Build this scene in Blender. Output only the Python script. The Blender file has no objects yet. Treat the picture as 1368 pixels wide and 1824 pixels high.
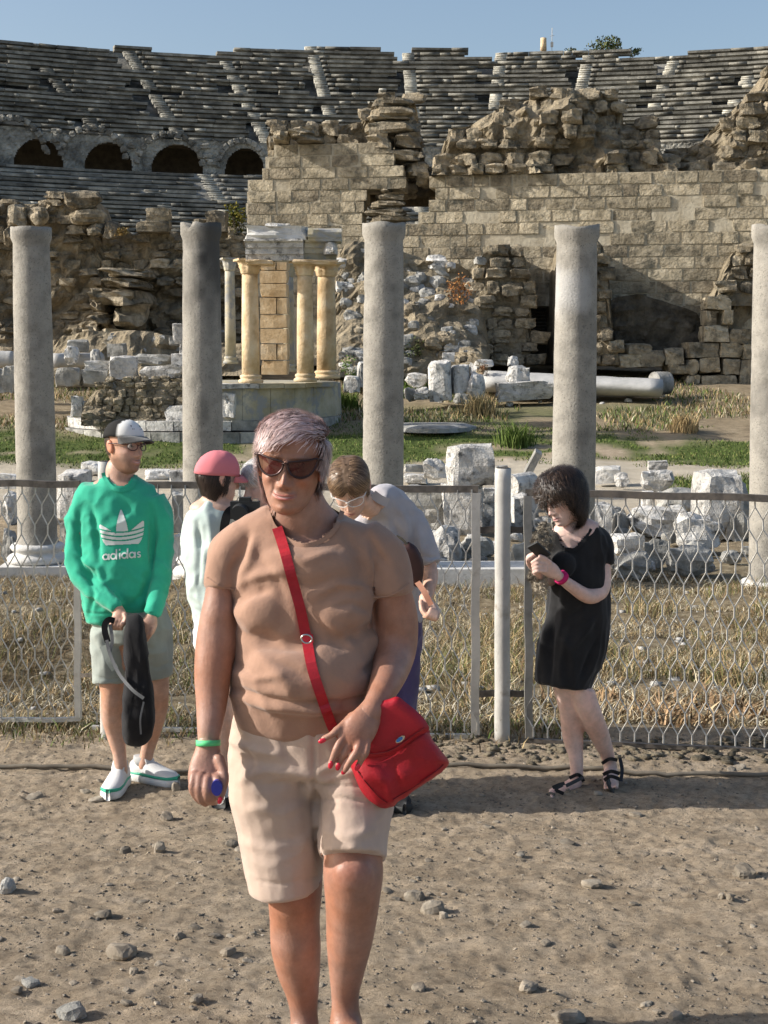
import bpy, math, random
import numpy as np
from mathutils import Vector, Matrix
from mathutils.bvhtree import BVHTree
R = math.radians
SC = bpy.context.scene
COL = SC.collection
# ---------------------------------------------------------------- camera, sky, sun, exposure
F_PX, CX, CY, HOR = 2600.0, 684.0, 912.0, 620.0
PITCH = math.atan((CY - HOR) / F_PX)
CAMZ = 2.10
cam_d = bpy.data.cameras.new("camera"); cam = bpy.data.objects.new("camera", cam_d); COL.objects.link(cam)
cam.location = (0, 0, CAMZ); cam.rotation_euler = (math.pi / 2 - PITCH, 0, 0)
cam_d.sensor_fit = 'VERTICAL'; cam_d.sensor_height = 36; cam_d.lens = F_PX / 1824 * 36
cam_d.clip_start = 0.1; cam_d.clip_end = 3000
SC.camera = cam
SUN_EL, SUN_AZ = R(28), R(2.5)          # light from the left, a little from the camera's side
sdir = Vector((-math.cos(SUN_EL) * math.cos(SUN_AZ), -math.cos(SUN_EL) * math.sin(SUN_AZ), math.sin(SUN_EL)))
w = bpy.data.worlds.new("World"); SC.world = w; w.use_nodes = True
nt = w.node_tree; nt.nodes.clear()
wo = nt.nodes.new('ShaderNodeOutputWorld'); bg = nt.nodes.new('ShaderNodeBackground'); sky = nt.nodes.new('ShaderNodeTexSky')
sky.sky_type = 'NISHITA'; sky.sun_disc = False; sky.sun_elevation = SUN_EL
sky.sun_rotation = math.atan2(sdir.x, sdir.y); sky.air_density = 1.0; sky.dust_density = 2.6; sky.ozone_density = 1.2; sky.altitude = 30
bg.inputs['Strength'].default_value = 0.13
nt.links.new(sky.outputs[0], bg.inputs[0]); nt.links.new(bg.outputs[0], wo.inputs[0])
sl = bpy.data.lights.new("sun", 'SUN'); sl.energy = 5.0; sl.angle = R(0.55); sl.color = (1.0, 0.945, 0.865)
so = bpy.data.objects.new("sun", sl); COL.objects.link(so); so.rotation_euler = sdir.to_track_quat('Z', 'Y').to_euler(); so.location = (-20, 0, 30)
SC.view_settings.view_transform = 'Standard'; SC.view_settings.look = 'None'; SC.view_settings.gamma = 1
SC.view_settings.exposure = 0.34; SC.view_settings.use_curve_mapping = False
SC.cycles.max_bounces = 5; SC.cycles.diffuse_bounces = 2; SC.cycles.glossy_bounces = 2; SC.cycles.transparent_max_bounces = 6
SC.cycles.use_denoising = True
# ---------------------------------------------------------------- helpers
_c, _s = math.cos(PITCH), math.sin(PITCH)
def P(px, py, Y):
    """the point of the place seen at photo pixel (px, py) at distance Y ahead"""
    a = (px - CX) / F_PX; b = (CY - py) / F_PX
    t = Y / (_c + b * _s)
    return np.array([a * t, Y, CAMZ + t * (-_s + b * _c)])
def proj(v):
    v = np.asarray(v, float); z = v[..., 2] - CAMZ
    D = v[..., 1] * _c - z * _s; U = v[..., 1] * _s + z * _c
    return CX + F_PX * v[..., 0] / D, CY - F_PX * U / D
def Zat(py, Y): return P(CX, py, Y)[2]
def Xat(px, Y, py=620): return P(px, py, Y)[0]
def _h(ix, iy, iz, seed):
    n = (ix * 374761393 + iy * 668265263 + iz * 2147483647 + seed * 1274126177) & 0xffffffff
    n = ((n ^ (n >> 13)) * 1274126177) & 0xffffffff
    n = (n ^ (n >> 16)) & 0xffffffff
    return n / 4294967295.0
def vnoise(p, seed=0):
    p = np.asarray(p, float); i = np.floor(p).astype(np.int64); f = p - i; f = f * f * (3 - 2 * f)
    r = 0
    for dx in (0, 1):
        for dy in (0, 1):
            for dz in (0, 1):
                wgt = (f[..., 0] if dx else 1 - f[..., 0]) * (f[..., 1] if dy else 1 - f[..., 1]) * (f[..., 2] if dz else 1 - f[..., 2])
                r = r + wgt * _h(i[..., 0] + dx, i[..., 1] + dy, i[..., 2] + dz, seed)
    return r * 2 - 1
def fbm(p, oct=4, seed=0, gain=.5):
    r = 0; a = 1.0; p = np.asarray(p, float)
    for k in range(oct):
        r = r + a * vnoise(p * 2 ** k + 17.3 * k, seed + k); a *= gain
    return r
def smooth(a, b, x):
    t = np.clip((x - a) / (b - a), 0, 1); return t * t * (3 - 2 * t)
def newmesh(name, verts, faces, smooth_=False, mats=()):
    me = bpy.data.meshes.new(name); verts = np.asarray(verts, float)
    if isinstance(faces, np.ndarray):
        n, k = faces.shape
        me.vertices.add(len(verts)); me.vertices.foreach_set('co', verts.ravel())
        me.loops.add(n * k); me.loops.foreach_set('vertex_index', faces.ravel().astype(np.int32))
        me.polygons.add(n); me.polygons.foreach_set('loop_start', (np.arange(n) * k).astype(np.int32)); me.polygons.foreach_set('loop_total', np.full(n, k, np.int32))
        me.update(calc_edges=True)
    else:
        me.from_pydata([tuple(v) for v in verts], [], [tuple(int(i) for i in f) for f in faces]); me.update()
    if smooth_: me.polygons.foreach_set('use_smooth', [True] * len(me.polygons))
    for m in mats: me.materials.append(m)
    return me
def tag(o, label=None, cat=None, group=None, kind=None):
    if label: o['label'] = label
    if cat: o['category'] = cat
    if group: o['group'] = group
    if kind: o['kind'] = kind
    return o
def link(name, me, parent=None, loc=(0, 0, 0)):
    o = bpy.data.objects.new(name, me); COL.objects.link(o); o.location = loc
    if parent is not None: adopt(o, parent)
    return o
def wloc(o):
    v = Vector(o.location)
    while o.parent is not None:
        o = o.parent; v = v + Vector(o.location)
    return v
def adopt(o, parent):                     # o.location given in world space; things are never rotated
    pw = wloc(parent); o.parent = parent; o.location = Vector(o.location) - pw
def mk(name, verts, faces, mat, parent=None, sm=False, origin=None):
    verts = np.asarray(verts, float)
    if origin is None: origin = ((verts.min(0) + verts.max(0)) / 2) if parent is not None else np.array([verts[:, 0].mean(), verts[:, 1].mean(), verts[:, 2].min()])
    me = newmesh(name, verts - origin, faces, sm, [mat] if not isinstance(mat, (list, tuple)) else mat)
    return link(name, me, parent, tuple(origin))
def thing(name, loc, label, cat, group=None):
    o = bpy.data.objects.new(name, None); COL.objects.link(o); o.location = tuple(loc); o.empty_display_size = .1
    return tag(o, label, cat, group)
class MB:
    """collects shapes into one mesh"""
    def __init__(s): s.v = []; s.f = []; s.n = 0
    def add(s, v, f):
        v = np.asarray(v, float); s.v.append(v); s.f += [tuple(int(i) + s.n for i in q) for q in f]; s.n += len(v); return s
    def box(s, c, d, rz=0, jit=0, rx=0, rng=None):
        c = np.asarray(c, float); d = np.asarray(d, float) / 2
        v = np.array([[x, y, z] for x in (-1, 1) for y in (-1, 1) for z in (-1, 1)], float) * d
        if jit and rng is not None: v = v + rng.uniform(-jit, jit, v.shape)
        if rx: cr, sr = math.cos(rx), math.sin(rx); v = np.stack([v[:, 0], v[:, 1] * cr - v[:, 2] * sr, v[:, 1] * sr + v[:, 2] * cr], 1)
        if rz: cr, sr = math.cos(rz), math.sin(rz); v = np.stack([v[:, 0] * cr - v[:, 1] * sr, v[:, 0] * sr + v[:, 1] * cr, v[:, 2]], 1)
        return s.add(v + c, [(0, 1, 3, 2), (4, 6, 7, 5), (0, 4, 5, 1), (2, 3, 7, 6), (0, 2, 6, 4), (1, 5, 7, 3)])
    def tube(s, pts, rad, n=8, cap=True):
        v, f = tube(pts, rad, n, cap); return s.add(v, f)
    def build(s, name, mat, parent=None, sm=False, origin=None):
        return mk(name, np.concatenate(s.v), s.f, mat, parent, sm, origin)
def tube(pts, rad, n=8, cap=True):
    pts = np.asarray(pts, float); m = len(pts)
    rad = np.broadcast_to(np.asarray(rad, float), (m,)) if np.ndim(rad) < 2 else np.asarray(rad, float)
    t = np.gradient(pts, axis=0); t /= np.linalg.norm(t, axis=1)[:, None] + 1e-9
    up = np.array([0, 0, 1.0]) if abs(t[0, 2]) < .9 else np.array([1.0, 0, 0])
    V = []
    for i in range(m):
        a = np.cross(t[i], up); a /= np.linalg.norm(a) + 1e-9; b = np.cross(a, t[i]); up = b
        r = rad[i]; ra, rb = (r if np.ndim(r) else (r, r))
        for k in range(n):
            q = 2 * math.pi * k / n; V.append(pts[i] + a * math.cos(q) * ra + b * math.sin(q) * rb)
    Fc = [(i * n + k, i * n + (k + 1) % n, (i + 1) * n + (k + 1) % n, (i + 1) * n + k) for i in range(m - 1) for k in range(n)]
    if cap: Fc += [tuple(range(n))[::-1], tuple((m - 1) * n + k for k in range(n))]
    return np.array(V), Fc
def lathe(prof, n=32, c=(0, 0, 0), fn=None):
    V = []; m = len(prof)
    for r, z in prof:
        for k in range(n):
            q = 2 * math.pi * k / n; rr = r * (fn(q, z) if fn else 1); V.append((c[0] + rr * math.cos(q), c[1] + rr * math.sin(q), c[2] + z))
    Fc = [(i * n + k, i * n + (k + 1) % n, (i + 1) * n + (k + 1) % n, (i + 1) * n + k) for i in range(m - 1) for k in range(n)]
    Fc += [tuple(range(n))[::-1], tuple((m - 1) * n + k for k in range(n))]
    return np.array(V), Fc
# ---------------------------------------------------------------- materials
def mat(name, c1, c2=None, c3=None, scale=4.0, rough=.85, spec=.25, bump=.4, bscale=None, bdist=.02, rnd=0.0, pos=(.35, .6, .75), detail=6, obj=False, sub=0, subcol=None, sheen=0, metal=0, stretch=None, spots=None, distort=0):
    m = bpy.data.materials.new(name); m.use_nodes = True; N = m.node_tree.nodes; L = m.node_tree.links
    b = N['Principled BSDF']; b.inputs['Roughness'].default_value = rough; b.inputs['Specular IOR Level'].default_value = spec; b.inputs['Metallic'].default_value = metal
    g = N.new('ShaderNodeNewGeometry') if not obj else N.new('ShaderNodeTexCoord'); out = g.outputs['Position'] if not obj else g.outputs['Object']
    if stretch:
        mp = N.new('ShaderNodeMapping'); mp.inputs['Scale'].default_value = stretch; L.new(out, mp.inputs['Vector']); out = mp.outputs[0]
    if c2 is None: c2 = c1
    n1 = N.new('ShaderNodeTexNoise'); n1.inputs['Scale'].default_value = scale; n1.inputs['Detail'].default_value = detail; n1.inputs['Roughness'].default_value = .62; n1.inputs['Distortion'].default_value = distort
    L.new(out, n1.inputs['Vector'])
    r = N.new('ShaderNodeValToRGB'); r.color_ramp.elements[0].position = pos[0]; r.color_ramp.elements[0].color = (*c1, 1)
    r.color_ramp.elements[1].position = pos[1]; r.color_ramp.elements[1].color = (*c2, 1)
    if c3 is not None:
        e = r.color_ramp.elements.new(pos[2]); e.color = (*c3, 1)
    L.new(n1.outputs['Fac'], r.inputs['Fac']); colr = r.outputs['Color']
    if spots:                                # (colour, scale, lo, hi): patches of lichen, stain, wear
        sc_, ss, lo, hi = spots
        n3 = N.new('ShaderNodeTexNoise'); n3.inputs['Scale'].default_value = ss; n3.inputs['Detail'].default_value = 8; n3.inputs['Roughness'].default_value = .7; L.new(out, n3.inputs['Vector'])
        mr = N.new('ShaderNodeMapRange'); mr.inputs['From Min'].default_value = lo; mr.inputs['From Max'].default_value = hi; L.new(n3.outputs['Fac'], mr.inputs['Value'])
        mx = N.new('ShaderNodeMix'); mx.data_type = 'RGBA'; L.new(mr.outputs[0], mx.inputs['Factor']); L.new(colr, mx.inputs['A']); mx.inputs['B'].default_value = (*sc_, 1); colr = mx.outputs['Result']
    if rnd:
        oi = N.new('ShaderNodeObjectInfo'); mr = N.new('ShaderNodeMapRange'); mr.inputs['To Min'].default_value = 1 - rnd; mr.inputs['To Max'].default_value = 1 + rnd; L.new(oi.outputs['Random'], mr.inputs['Value'])
        hs = N.new('ShaderNodeHueSaturation'); L.new(mr.outputs[0], hs.inputs['Value']); L.new(colr, hs.inputs['Color']); colr = hs.outputs['Color']
    L.new(colr, b.inputs['Base Color'])
    if bump:
        n2 = N.new('ShaderNodeTexNoise'); n2.inputs['Scale'].default_value = bscale or scale * 4; n2.inputs['Detail'].default_value = 8; n2.inputs['Roughness'].default_value = .65; L.new(out, n2.inputs['Vector'])
        bp = N.new('ShaderNodeBump'); bp.inputs['Strength'].default_value = bump; bp.inputs['Distance'].default_value = bdist; L.new(n2.outputs['Fac'], bp.inputs['Height']); L.new(bp.outputs[0], b.inputs['Normal'])
    if sub:
        b.inputs['Subsurface Weight'].default_value = sub; b.inputs['Subsurface Radius'].default_value = subcol or (1, .35, .2); b.inputs['Subsurface Scale'].default_value = .008
    if sheen: b.inputs['Sheen Weight'].default_value = sheen
    return m
def lerp(a, b, t): return tuple(x + (y - x) * t for x, y in zip(a, b))
m_ashlar = mat("tan_ashlar", (.20, .17, .115), (.44, .375, .265), (.56, .49, .36), scale=2.2, bscale=6, bump=1, bdist=.16, rnd=.30, pos=(.3, .5, .72), spots=((.13, .12, .09), 2.0, .50, .66))
m_mortar = mat("pale_mortar", (.40, .345, .25), (.56, .50, .38), scale=2, bscale=9, bump=.6, bdist=.06)
m_rubble = mat("ruin_rubble", (.12, .102, .072), (.34, .285, .20), (.54, .465, .34), scale=2.6, bscale=9, bump=1, bdist=.16, rnd=.3, pos=(.3, .52, .75), spots=((.085, .085, .068), 1.7, .52, .66))
m_rubble_core = mat("ruin_core", (.14, .118, .08), (.32, .265, .18), (.46, .39, .27), scale=1.6, bscale=5, bump=1, bdist=.25, pos=(.3, .52, .75))
m_seat = mat("weathered_seat_stone", (.085, .082, .072), (.26, .25, .215), (.47, .45, .39), scale=.9, bscale=6, bump=.8, bdist=.1, rnd=.28, pos=(.32, .55, .74))
m_seat_pale = mat("pale_seat_stone", (.24, .235, .21), (.44, .42, .37), scale=1.5, bscale=6, bump=.5, bdist=.06, rnd=.3)
m_marble = mat("weathered_marble", (.36, .35, .33), (.60, .585, .55), (.70, .69, .66), scale=3.2, bscale=12, bump=1, bdist=.07, rnd=.14, pos=(.3, .5, .7), spots=((.11, .108, .10), 4.2, .52, .66))
m_greystone = mat("grey_stone", (.15, .148, .135), (.33, .325, .30), (.5, .49, .46), scale=2.5, bscale=12, bump=.8, bdist=.05, rnd=.2, pos=(.3, .52, .75))
m_granite = mat("grey_granite", (.235, .222, .195), (.33, .312, .275), (.38, .357, .312), scale=5, bscale=28, bump=.8, bdist=.014, pos=(.3, .5, .7), spots=((.15, .142, .125), 40, .54, .66))
m_stained = mat("stained_granite", (.085, .082, .076), (.30, .285, .255), (.40, .38, .34), scale=1.6, bscale=60, bump=.5, bdist=.006, pos=(.43, .52, .62), stretch=(1, 1, .35), spots=((.22, .21, .19), 48, .58, .70))
m_pediment = mat("white_marble_base", (.5, .49, .46), (.66, .65, .62), scale=3, bscale=18, bump=.6, bdist=.02, spots=((.27, .26, .235), 5, .56, .72))
m_ochre = mat("ochre_temple_stone", (.42, .29, .155), (.62, .47, .29), (.70, .60, .44), scale=2.2, bscale=9, bump=.7, bdist=.05, pos=(.3, .5, .72), rnd=.08)
m_plaster = mat("aged_plaster", (.30, .265, .17), (.44, .395, .28), (.54, .50, .40), scale=1.4, bscale=5, bump=.4, bdist=.05, pos=(.3, .5, .7), spots=((.30, .305, .30), 1.3, .50, .58))
m_dark = mat("opening_shade_and_black_parts", (.03, .028, .024), (.06, .055, .045), scale=2, bump=.3)  # near-black: painted shade inside openings, also the colour of small black parts
m_iron = mat("dark_rusty_iron", (.055, .048, .042), (.13, .115, .10), (.20, .16, .12), scale=14, bscale=60, bump=.3, bdist=.003, rough=.65, pos=(.3, .55, .75))
m_galv = mat("galvanised_wire", (.42, .40, .36), (.60, .58, .53), scale=20, bump=0, rough=.5, spec=.5)
m_postpaint = mat("chipped_white_post_paint", (.40, .39, .365), (.50, .49, .46), (.30, .26, .20), scale=7, bscale=30, bump=.35, bdist=.006, rough=.6, pos=(.3, .6, .78), spots=((.24, .20, .15), 22, .64, .7))
m_pebble = mat("street_stone", (.15, .125, .095), (.27, .235, .185), (.40, .36, .30), scale=14, bscale=60, bump=.6, bdist=.006, rnd=.3)
m_hose = mat("grey_hose_rubber", (.12, .105, .085), (.19, .165, .13), scale=10, bump=.2)
# ---------------------------------------------------------------- terrain
_ty = np.array([-60, 2.0, 3.2, 6.3, 6.9, 7.9, 8.6, 10, 12, 15, 18.5, 21, 26, 34, 40, 43, 48, 53, 58, 64, 76, 86, 150, 1200])
_tz = np.array([.40, .38, .34, .02, 0, 0, -.10, -.28, -.52, -.86, -1.12, -1.22, -1.2, -.92, -.78, -.5, 0, .5, 1.2, 1.7, 1.6, 1, 1, 1])
def ground_z(x, y, fine=True):
    x = np.asarray(x, float); y = np.asarray(y, float)
    z = np.interp(y, _ty, _tz)
    z = z - .75 * smooth(-2.15, -2.75, x) * smooth(9.4, 10.3, y) * smooth(15.6, 14.4, y) * smooth(-7, -6, x)
    z = z + .35 * smooth(10, 22, x) * smooth(30, 44, y)
    p = np.stack([x, y, x * 0], -1)
    z = z + .12 * fbm(p * .18, 3, 3) * smooth(9, 20, y) + .05 * fbm(p * .8, 3, 5) * smooth(8, 12, y)
    if fine:
        near = smooth(8.6, 7.6, y) * smooth(-1, 1, y)
        bump = .008 * fbm(p * 2.2, 3, 11) + .0065 * np.abs(fbm(p * 9.0, 3, 21)) + .0065 * fbm(p * 30.0, 2, 31) - .007 * smooth(.35, .6, fbm(p * np.array([5.0, 9.0, 1]), 2, 41))
        z = z + near * bump + (1 - near) * .02 * fbm(p * 4, 2, 8) * smooth(60, 20, y)
    return z
def gz(x, y): return float(ground_z(np.array([x]), np.array([y]))[0])
def build_terrain():
    u = np.linspace(-1, 1, 501); k = 6.2
    xs = np.sinh(u * k) / math.sinh(k) * 700 ; 
    # dense in the middle: replace the core by an even spacing
    core = np.arange(-2.2, 2.2001, .0135); side = [2.2]
    st = .0135
    while side[-1] < 900: st = min(st * 1.045, 60); side.append(side[-1] + st)
    xs = np.concatenate([-np.array(side[1:])[::-1], core, np.array(side[1:])])
    ys = list(np.arange(3.3, 8.3, .0165)); st = .0165
    while ys[-1] < 1100: st = min(st * 1.028, 60); ys.append(ys[-1] + st)
    low = [3.3]; st = .03
    while low[-1] > -120: st = min(st * 1.35, 20); low.append(low[-1] - st)
    ys = np.array(low[1:][::-1] + ys)
    X, Y = np.meshgrid(xs, ys); Z = ground_z(X, Y)
    V = np.stack([X, Y, Z], -1).reshape(-1, 3); nx, ny = len(xs), len(ys)
    i = np.arange(ny - 1)[:, None] * nx + np.arange(nx - 1)[None, :]
    Fq = np.stack([i, i + 1, i + 1 + nx, i + nx], -1).reshape(-1, 4)
    m = bpy.data.materials.new("earth"); m.use_nodes = True; N = m.node_tree.nodes; L = m.node_tree.links; b = N['Principled BSDF']
    b.inputs['Roughness'].default_value = .95; b.inputs['Specular IOR Level'].default_value = .1
    g = N.new('ShaderNodeNewGeometry')
    def noise(s, d=8, r=.6):
        n = N.new('ShaderNodeTexNoise'); n.inputs['Scale'].default_value = s; n.inputs['Detail'].default_value = d; n.inputs['Roughness'].default_value = r; L.new(g.outputs['Position'], n.inputs['Vector']); return n.outputs['Fac']
    def ramp(fac, *st):
        r = N.new('ShaderNodeValToRGB'); e = r.color_ramp.elements
        e[0].position, e[0].color = st[0][0], (*st[0][1], 1); e[1].position, e[1].color = st[-1][0], (*st[-1][1], 1)
        for p_, c_ in st[1:-1]: q = e.new(p_); q.color = (*c_, 1)
        L.new(fac, r.inputs['Fac']); return r.outputs['Color']
    def mix(f, a, b_):
        x = N.new('ShaderNodeMix'); x.data_type = 'RGBA'; L.new(f, x.inputs['Factor']); L.new(a, x.inputs['A']); L.new(b_, x.inputs['B']); return x.outputs['Result']
    dirt = ramp(noise(5.5, 10, .68), (.28, (.26, .205, .145)), (.5, (.415, .335, .243)), (.72, (.535, .442, .335)))
    speck = ramp(noise(60, 4, .7), (.60, (0, 0, 0)), (.70, (1, 1, 1)))
    darkd = ramp(noise(9), (.3, (.20, .16, .115)), (.7, (.30, .25, .19)))
    dirt = mix(speck, dirt, darkd); grain = ramp(noise(26, 9, .8), (.36, (.62, .60, .58)), (.5, (1, 1, 1)), (.66, (1.22, 1.2, 1.17)))
    mg = N.new('ShaderNodeMix'); mg.data_type = 'RGBA'; mg.blend_type = 'MULTIPLY'; mg.inputs['Factor'].default_value = 1; L.new(dirt, mg.inputs['A']); L.new(grain, mg.inputs['B']); dirt = mg.outputs['Result']
    litter = ramp(noise(7, 10, .7), (.3, (.09, .07, .045)), (.5, (.22, .175, .11)), (.7, (.40, .345, .24)))
    brown = ramp(noise(2.2, 10, .7), (.3, (.155, .12, .08)), (.5, (.27, .215, .14)), (.7, (.38, .31, .215)))
    green = ramp(noise(6, 8, .7), (.3, (.045, .065, .02)), (.55, (.095, .13, .035)), (.72, (.2, .19, .08)))
    path = ramp(noise(2, 8, .6), (.3, (.40, .35, .27)), (.7, (.53, .475, .38)))
    at = N.new('ShaderNodeVertexColor'); at.layer_name = 'cover'; sp = N.new('ShaderNodeSeparateColor'); L.new(at.outputs['Color'], sp.inputs[0])
    c = mix(sp.outputs[0], dirt, litter); c = mix(sp.outputs[1], c, green); c = mix(sp.outputs[2], c, path)
    al = N.new('ShaderNodeMix'); al.data_type = 'RGBA'; L.new(at.outputs['Alpha'], al.inputs['Factor']); L.new(brown, al.inputs['A']); L.new(c, al.inputs['B'])
    L.new(al.outputs['Result'], b.inputs['Base Color'])
    bp = N.new('ShaderNodeBump'); bp.inputs['Strength'].default_value = 1.0; bp.inputs['Distance'].default_value = .035; L.new(noise(24, 12, .82), bp.inputs['Height'])
    L.new(bp.outputs[0], b.inputs['Normal'])
    o = mk("ground", V, Fq, m, sm=True, origin=np.zeros(3)); tag(o, 'dusty tan dirt street sloping down past the fence to the old market square', kind='structure')
    ca = o.data.color_attributes.new('cover', 'FLOAT_COLOR', 'POINT')
    x, y = V[:, 0], V[:, 1]; p = np.stack([x, y, 0 * x], 1); n1 = fbm(p * .35, 4, 51); n2 = fbm(p * 1.3, 3, 61)
    lit = smooth(7.75, 8.2, y + .12 * n2)
    gr = smooth(36.8, 38.5, y + 1.2 * n1) * smooth(45.5, 42.5, y + 1.6 * n2) * smooth(-.5, .15, n1 + .5 * n2 + .35)
    gr = np.maximum(gr, smooth(28.5, 30, y + n1) * smooth(35.5, 34, y + n1) * smooth(6.2, 7.0, x + n2 * .6))
    gr = np.maximum(gr, .8 * smooth(43, 46, y) * smooth(53, 48, y) * smooth(-.05, .3, n1) * smooth(-1, 0, x) * smooth(12, 9, x))
    pa = smooth(27, 31, y + 1.5 * n1) * smooth(38.2, 36.8, y + .8 * n1)
    brn = smooth(40, 44, y) 
    C = np.stack([lit * smooth(32, 22, y), gr, pa * (1 - gr), 1 - brn * (1 - gr)], 1)
    ca.data.foreach_set('color', C.astype(np.float32).ravel())
build_terrain()
# ---------------------------------------------------------------- stones
def cube_grid(n):
    key = {}; V = []; Fc = []
    def vid(p):
        k = tuple(np.round(p, 5))
        if k not in key: key[k] = len(V); V.append(k)
        return key[k]
    for ax in range(3):
        for sg in (-1, 1):
            for i in range(n):
                for j in range(n):
                    q = []
                    for (a, b) in ((0, 0), (1, 0), (1, 1), (0, 1)):
                        p = [0, 0, 0]; p[ax] = sg; p[(ax + 1) % 3] = -1 + 2 * (i + a) / n; p[(ax + 2) % 3] = -1 + 2 * (j + b) / n; q.append(vid(p))
                    Fc.append(q if sg > 0 else q[::-1])
    return np.array(V, float), Fc
def rock_mesh(name, seed, n=5, sph=.5, cuts=8, noise=.12, m=None, cutr=(.72, 1.0), sm=False):
    rg = np.random.default_rng(seed); V, Fc = cube_grid(n)
    S = V / np.linalg.norm(V, axis=1)[:, None] * 1.22; V = V * (1 - sph) + S * sph
    for _ in range(cuts):
        d = rg.normal(size=3); d /= np.linalg.norm(d); t = rg.uniform(*cutr) * (np.abs(d).sum() * (1 - sph) + 1.22 * sph)
        k = V @ d; over = np.clip(k - t, 0, None); V = V - over[:, None] * d[None, :] * .97
    V = V * (1 + noise * fbm(V * 1.3 + seed * 3.1, 3, seed))[:, None]
    lo, hi = V.min(0), V.max(0); V = (V - lo) / (hi - lo) - .5
    return newmesh(name, V, Fc, sm, [m] if m else [])
LIB = {}
def lib(kind, m):
    k = (kind, m.name)
    if k not in LIB:
        if kind == 'boulder': LIB[k] = [rock_mesh('boulder', 10 + i, 5, .45, 11, .24, m, (.62, .95)) for i in range(12)]
        if kind == 'block': LIB[k] = [rock_mesh('block', 60 + i, 6, .07, 7, .10, m, (.74, .99)) for i in range(12)]
        if kind == 'ashlar': LIB[k] = [rock_mesh('ashlar', 90 + i, 2, .07, 3, .03, m, (.86, 1.05)) for i in range(10)]
        if kind == 'rough': LIB[k] = [rock_mesh('rough', 130 + i, 4, .22, 8, .26, m, (.70, .98)) for i in range(12)]
        if kind == 'brick': LIB[k] = [rock_mesh('brick', 170 + i, 1, 0, 0, .06, m) for i in range(8)]
        if kind == 'pebble': LIB[k] = [rock_mesh('pebble', 200 + i, 4, .7, 7, .16, m) for i in range(10)]
    return LIB[k]
RG = np.random.default_rng(7); RD = random.Random(5)
def stone(name, kind, m, c, d, parent=None, rot=None, i=None):
    L = lib(kind, m); me = L[(RD.randrange(len(L)) if i is None else i) % len(L)]
    o = bpy.data.objects.new(name, me); COL.objects.link(o); o.location = tuple(c); o.scale = tuple(d)
    o.rotation_euler = rot or (RD.uniform(-.06, .06), RD.uniform(-.06, .06), RD.uniform(-.15, .15) + RD.choice((0, math.pi)))
    if parent is not None: adopt(o, parent)
    return o
def pxstone(name, kind, m, x0, x1, y0, y1, Y, depth=None, parent=None, rot=None, i=None):
    """a stone whose outline fills the photo box (x0..x1, y0..y1) at distance Y"""
    a = P(x0, (y0 + y1) / 2, Y); b = P(x1, (y0 + y1) / 2, Y); t = P((x0 + x1) / 2, y0, Y); u = P((x0 + x1) / 2, y1, Y)
    wd = b[0] - a[0]; ht = t[2] - u[2]; dp = depth or max(wd, ht) * RD.uniform(.6, .95)
    return stone(name, kind, m, ((a[0] + b[0]) / 2, Y + dp / 2, (t[2] + u[2]) / 2), (wd * 1.03, dp, ht * 1.04), parent, rot, i)
def vcol_mat(name, rough=.9, trans=0, spec=.1, attr='tint'):
    m = bpy.data.materials.new(name); m.use_nodes = True; N = m.node_tree.nodes; L = m.node_tree.links; b = N['Principled BSDF']
    a = N.new('ShaderNodeVertexColor'); a.layer_name = attr; L.new(a.outputs['Color'], b.inputs['Base Color']); b.inputs['Roughness'].default_value = rough; b.inputs['Specular IOR Level'].default_value = spec
    return m
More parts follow.
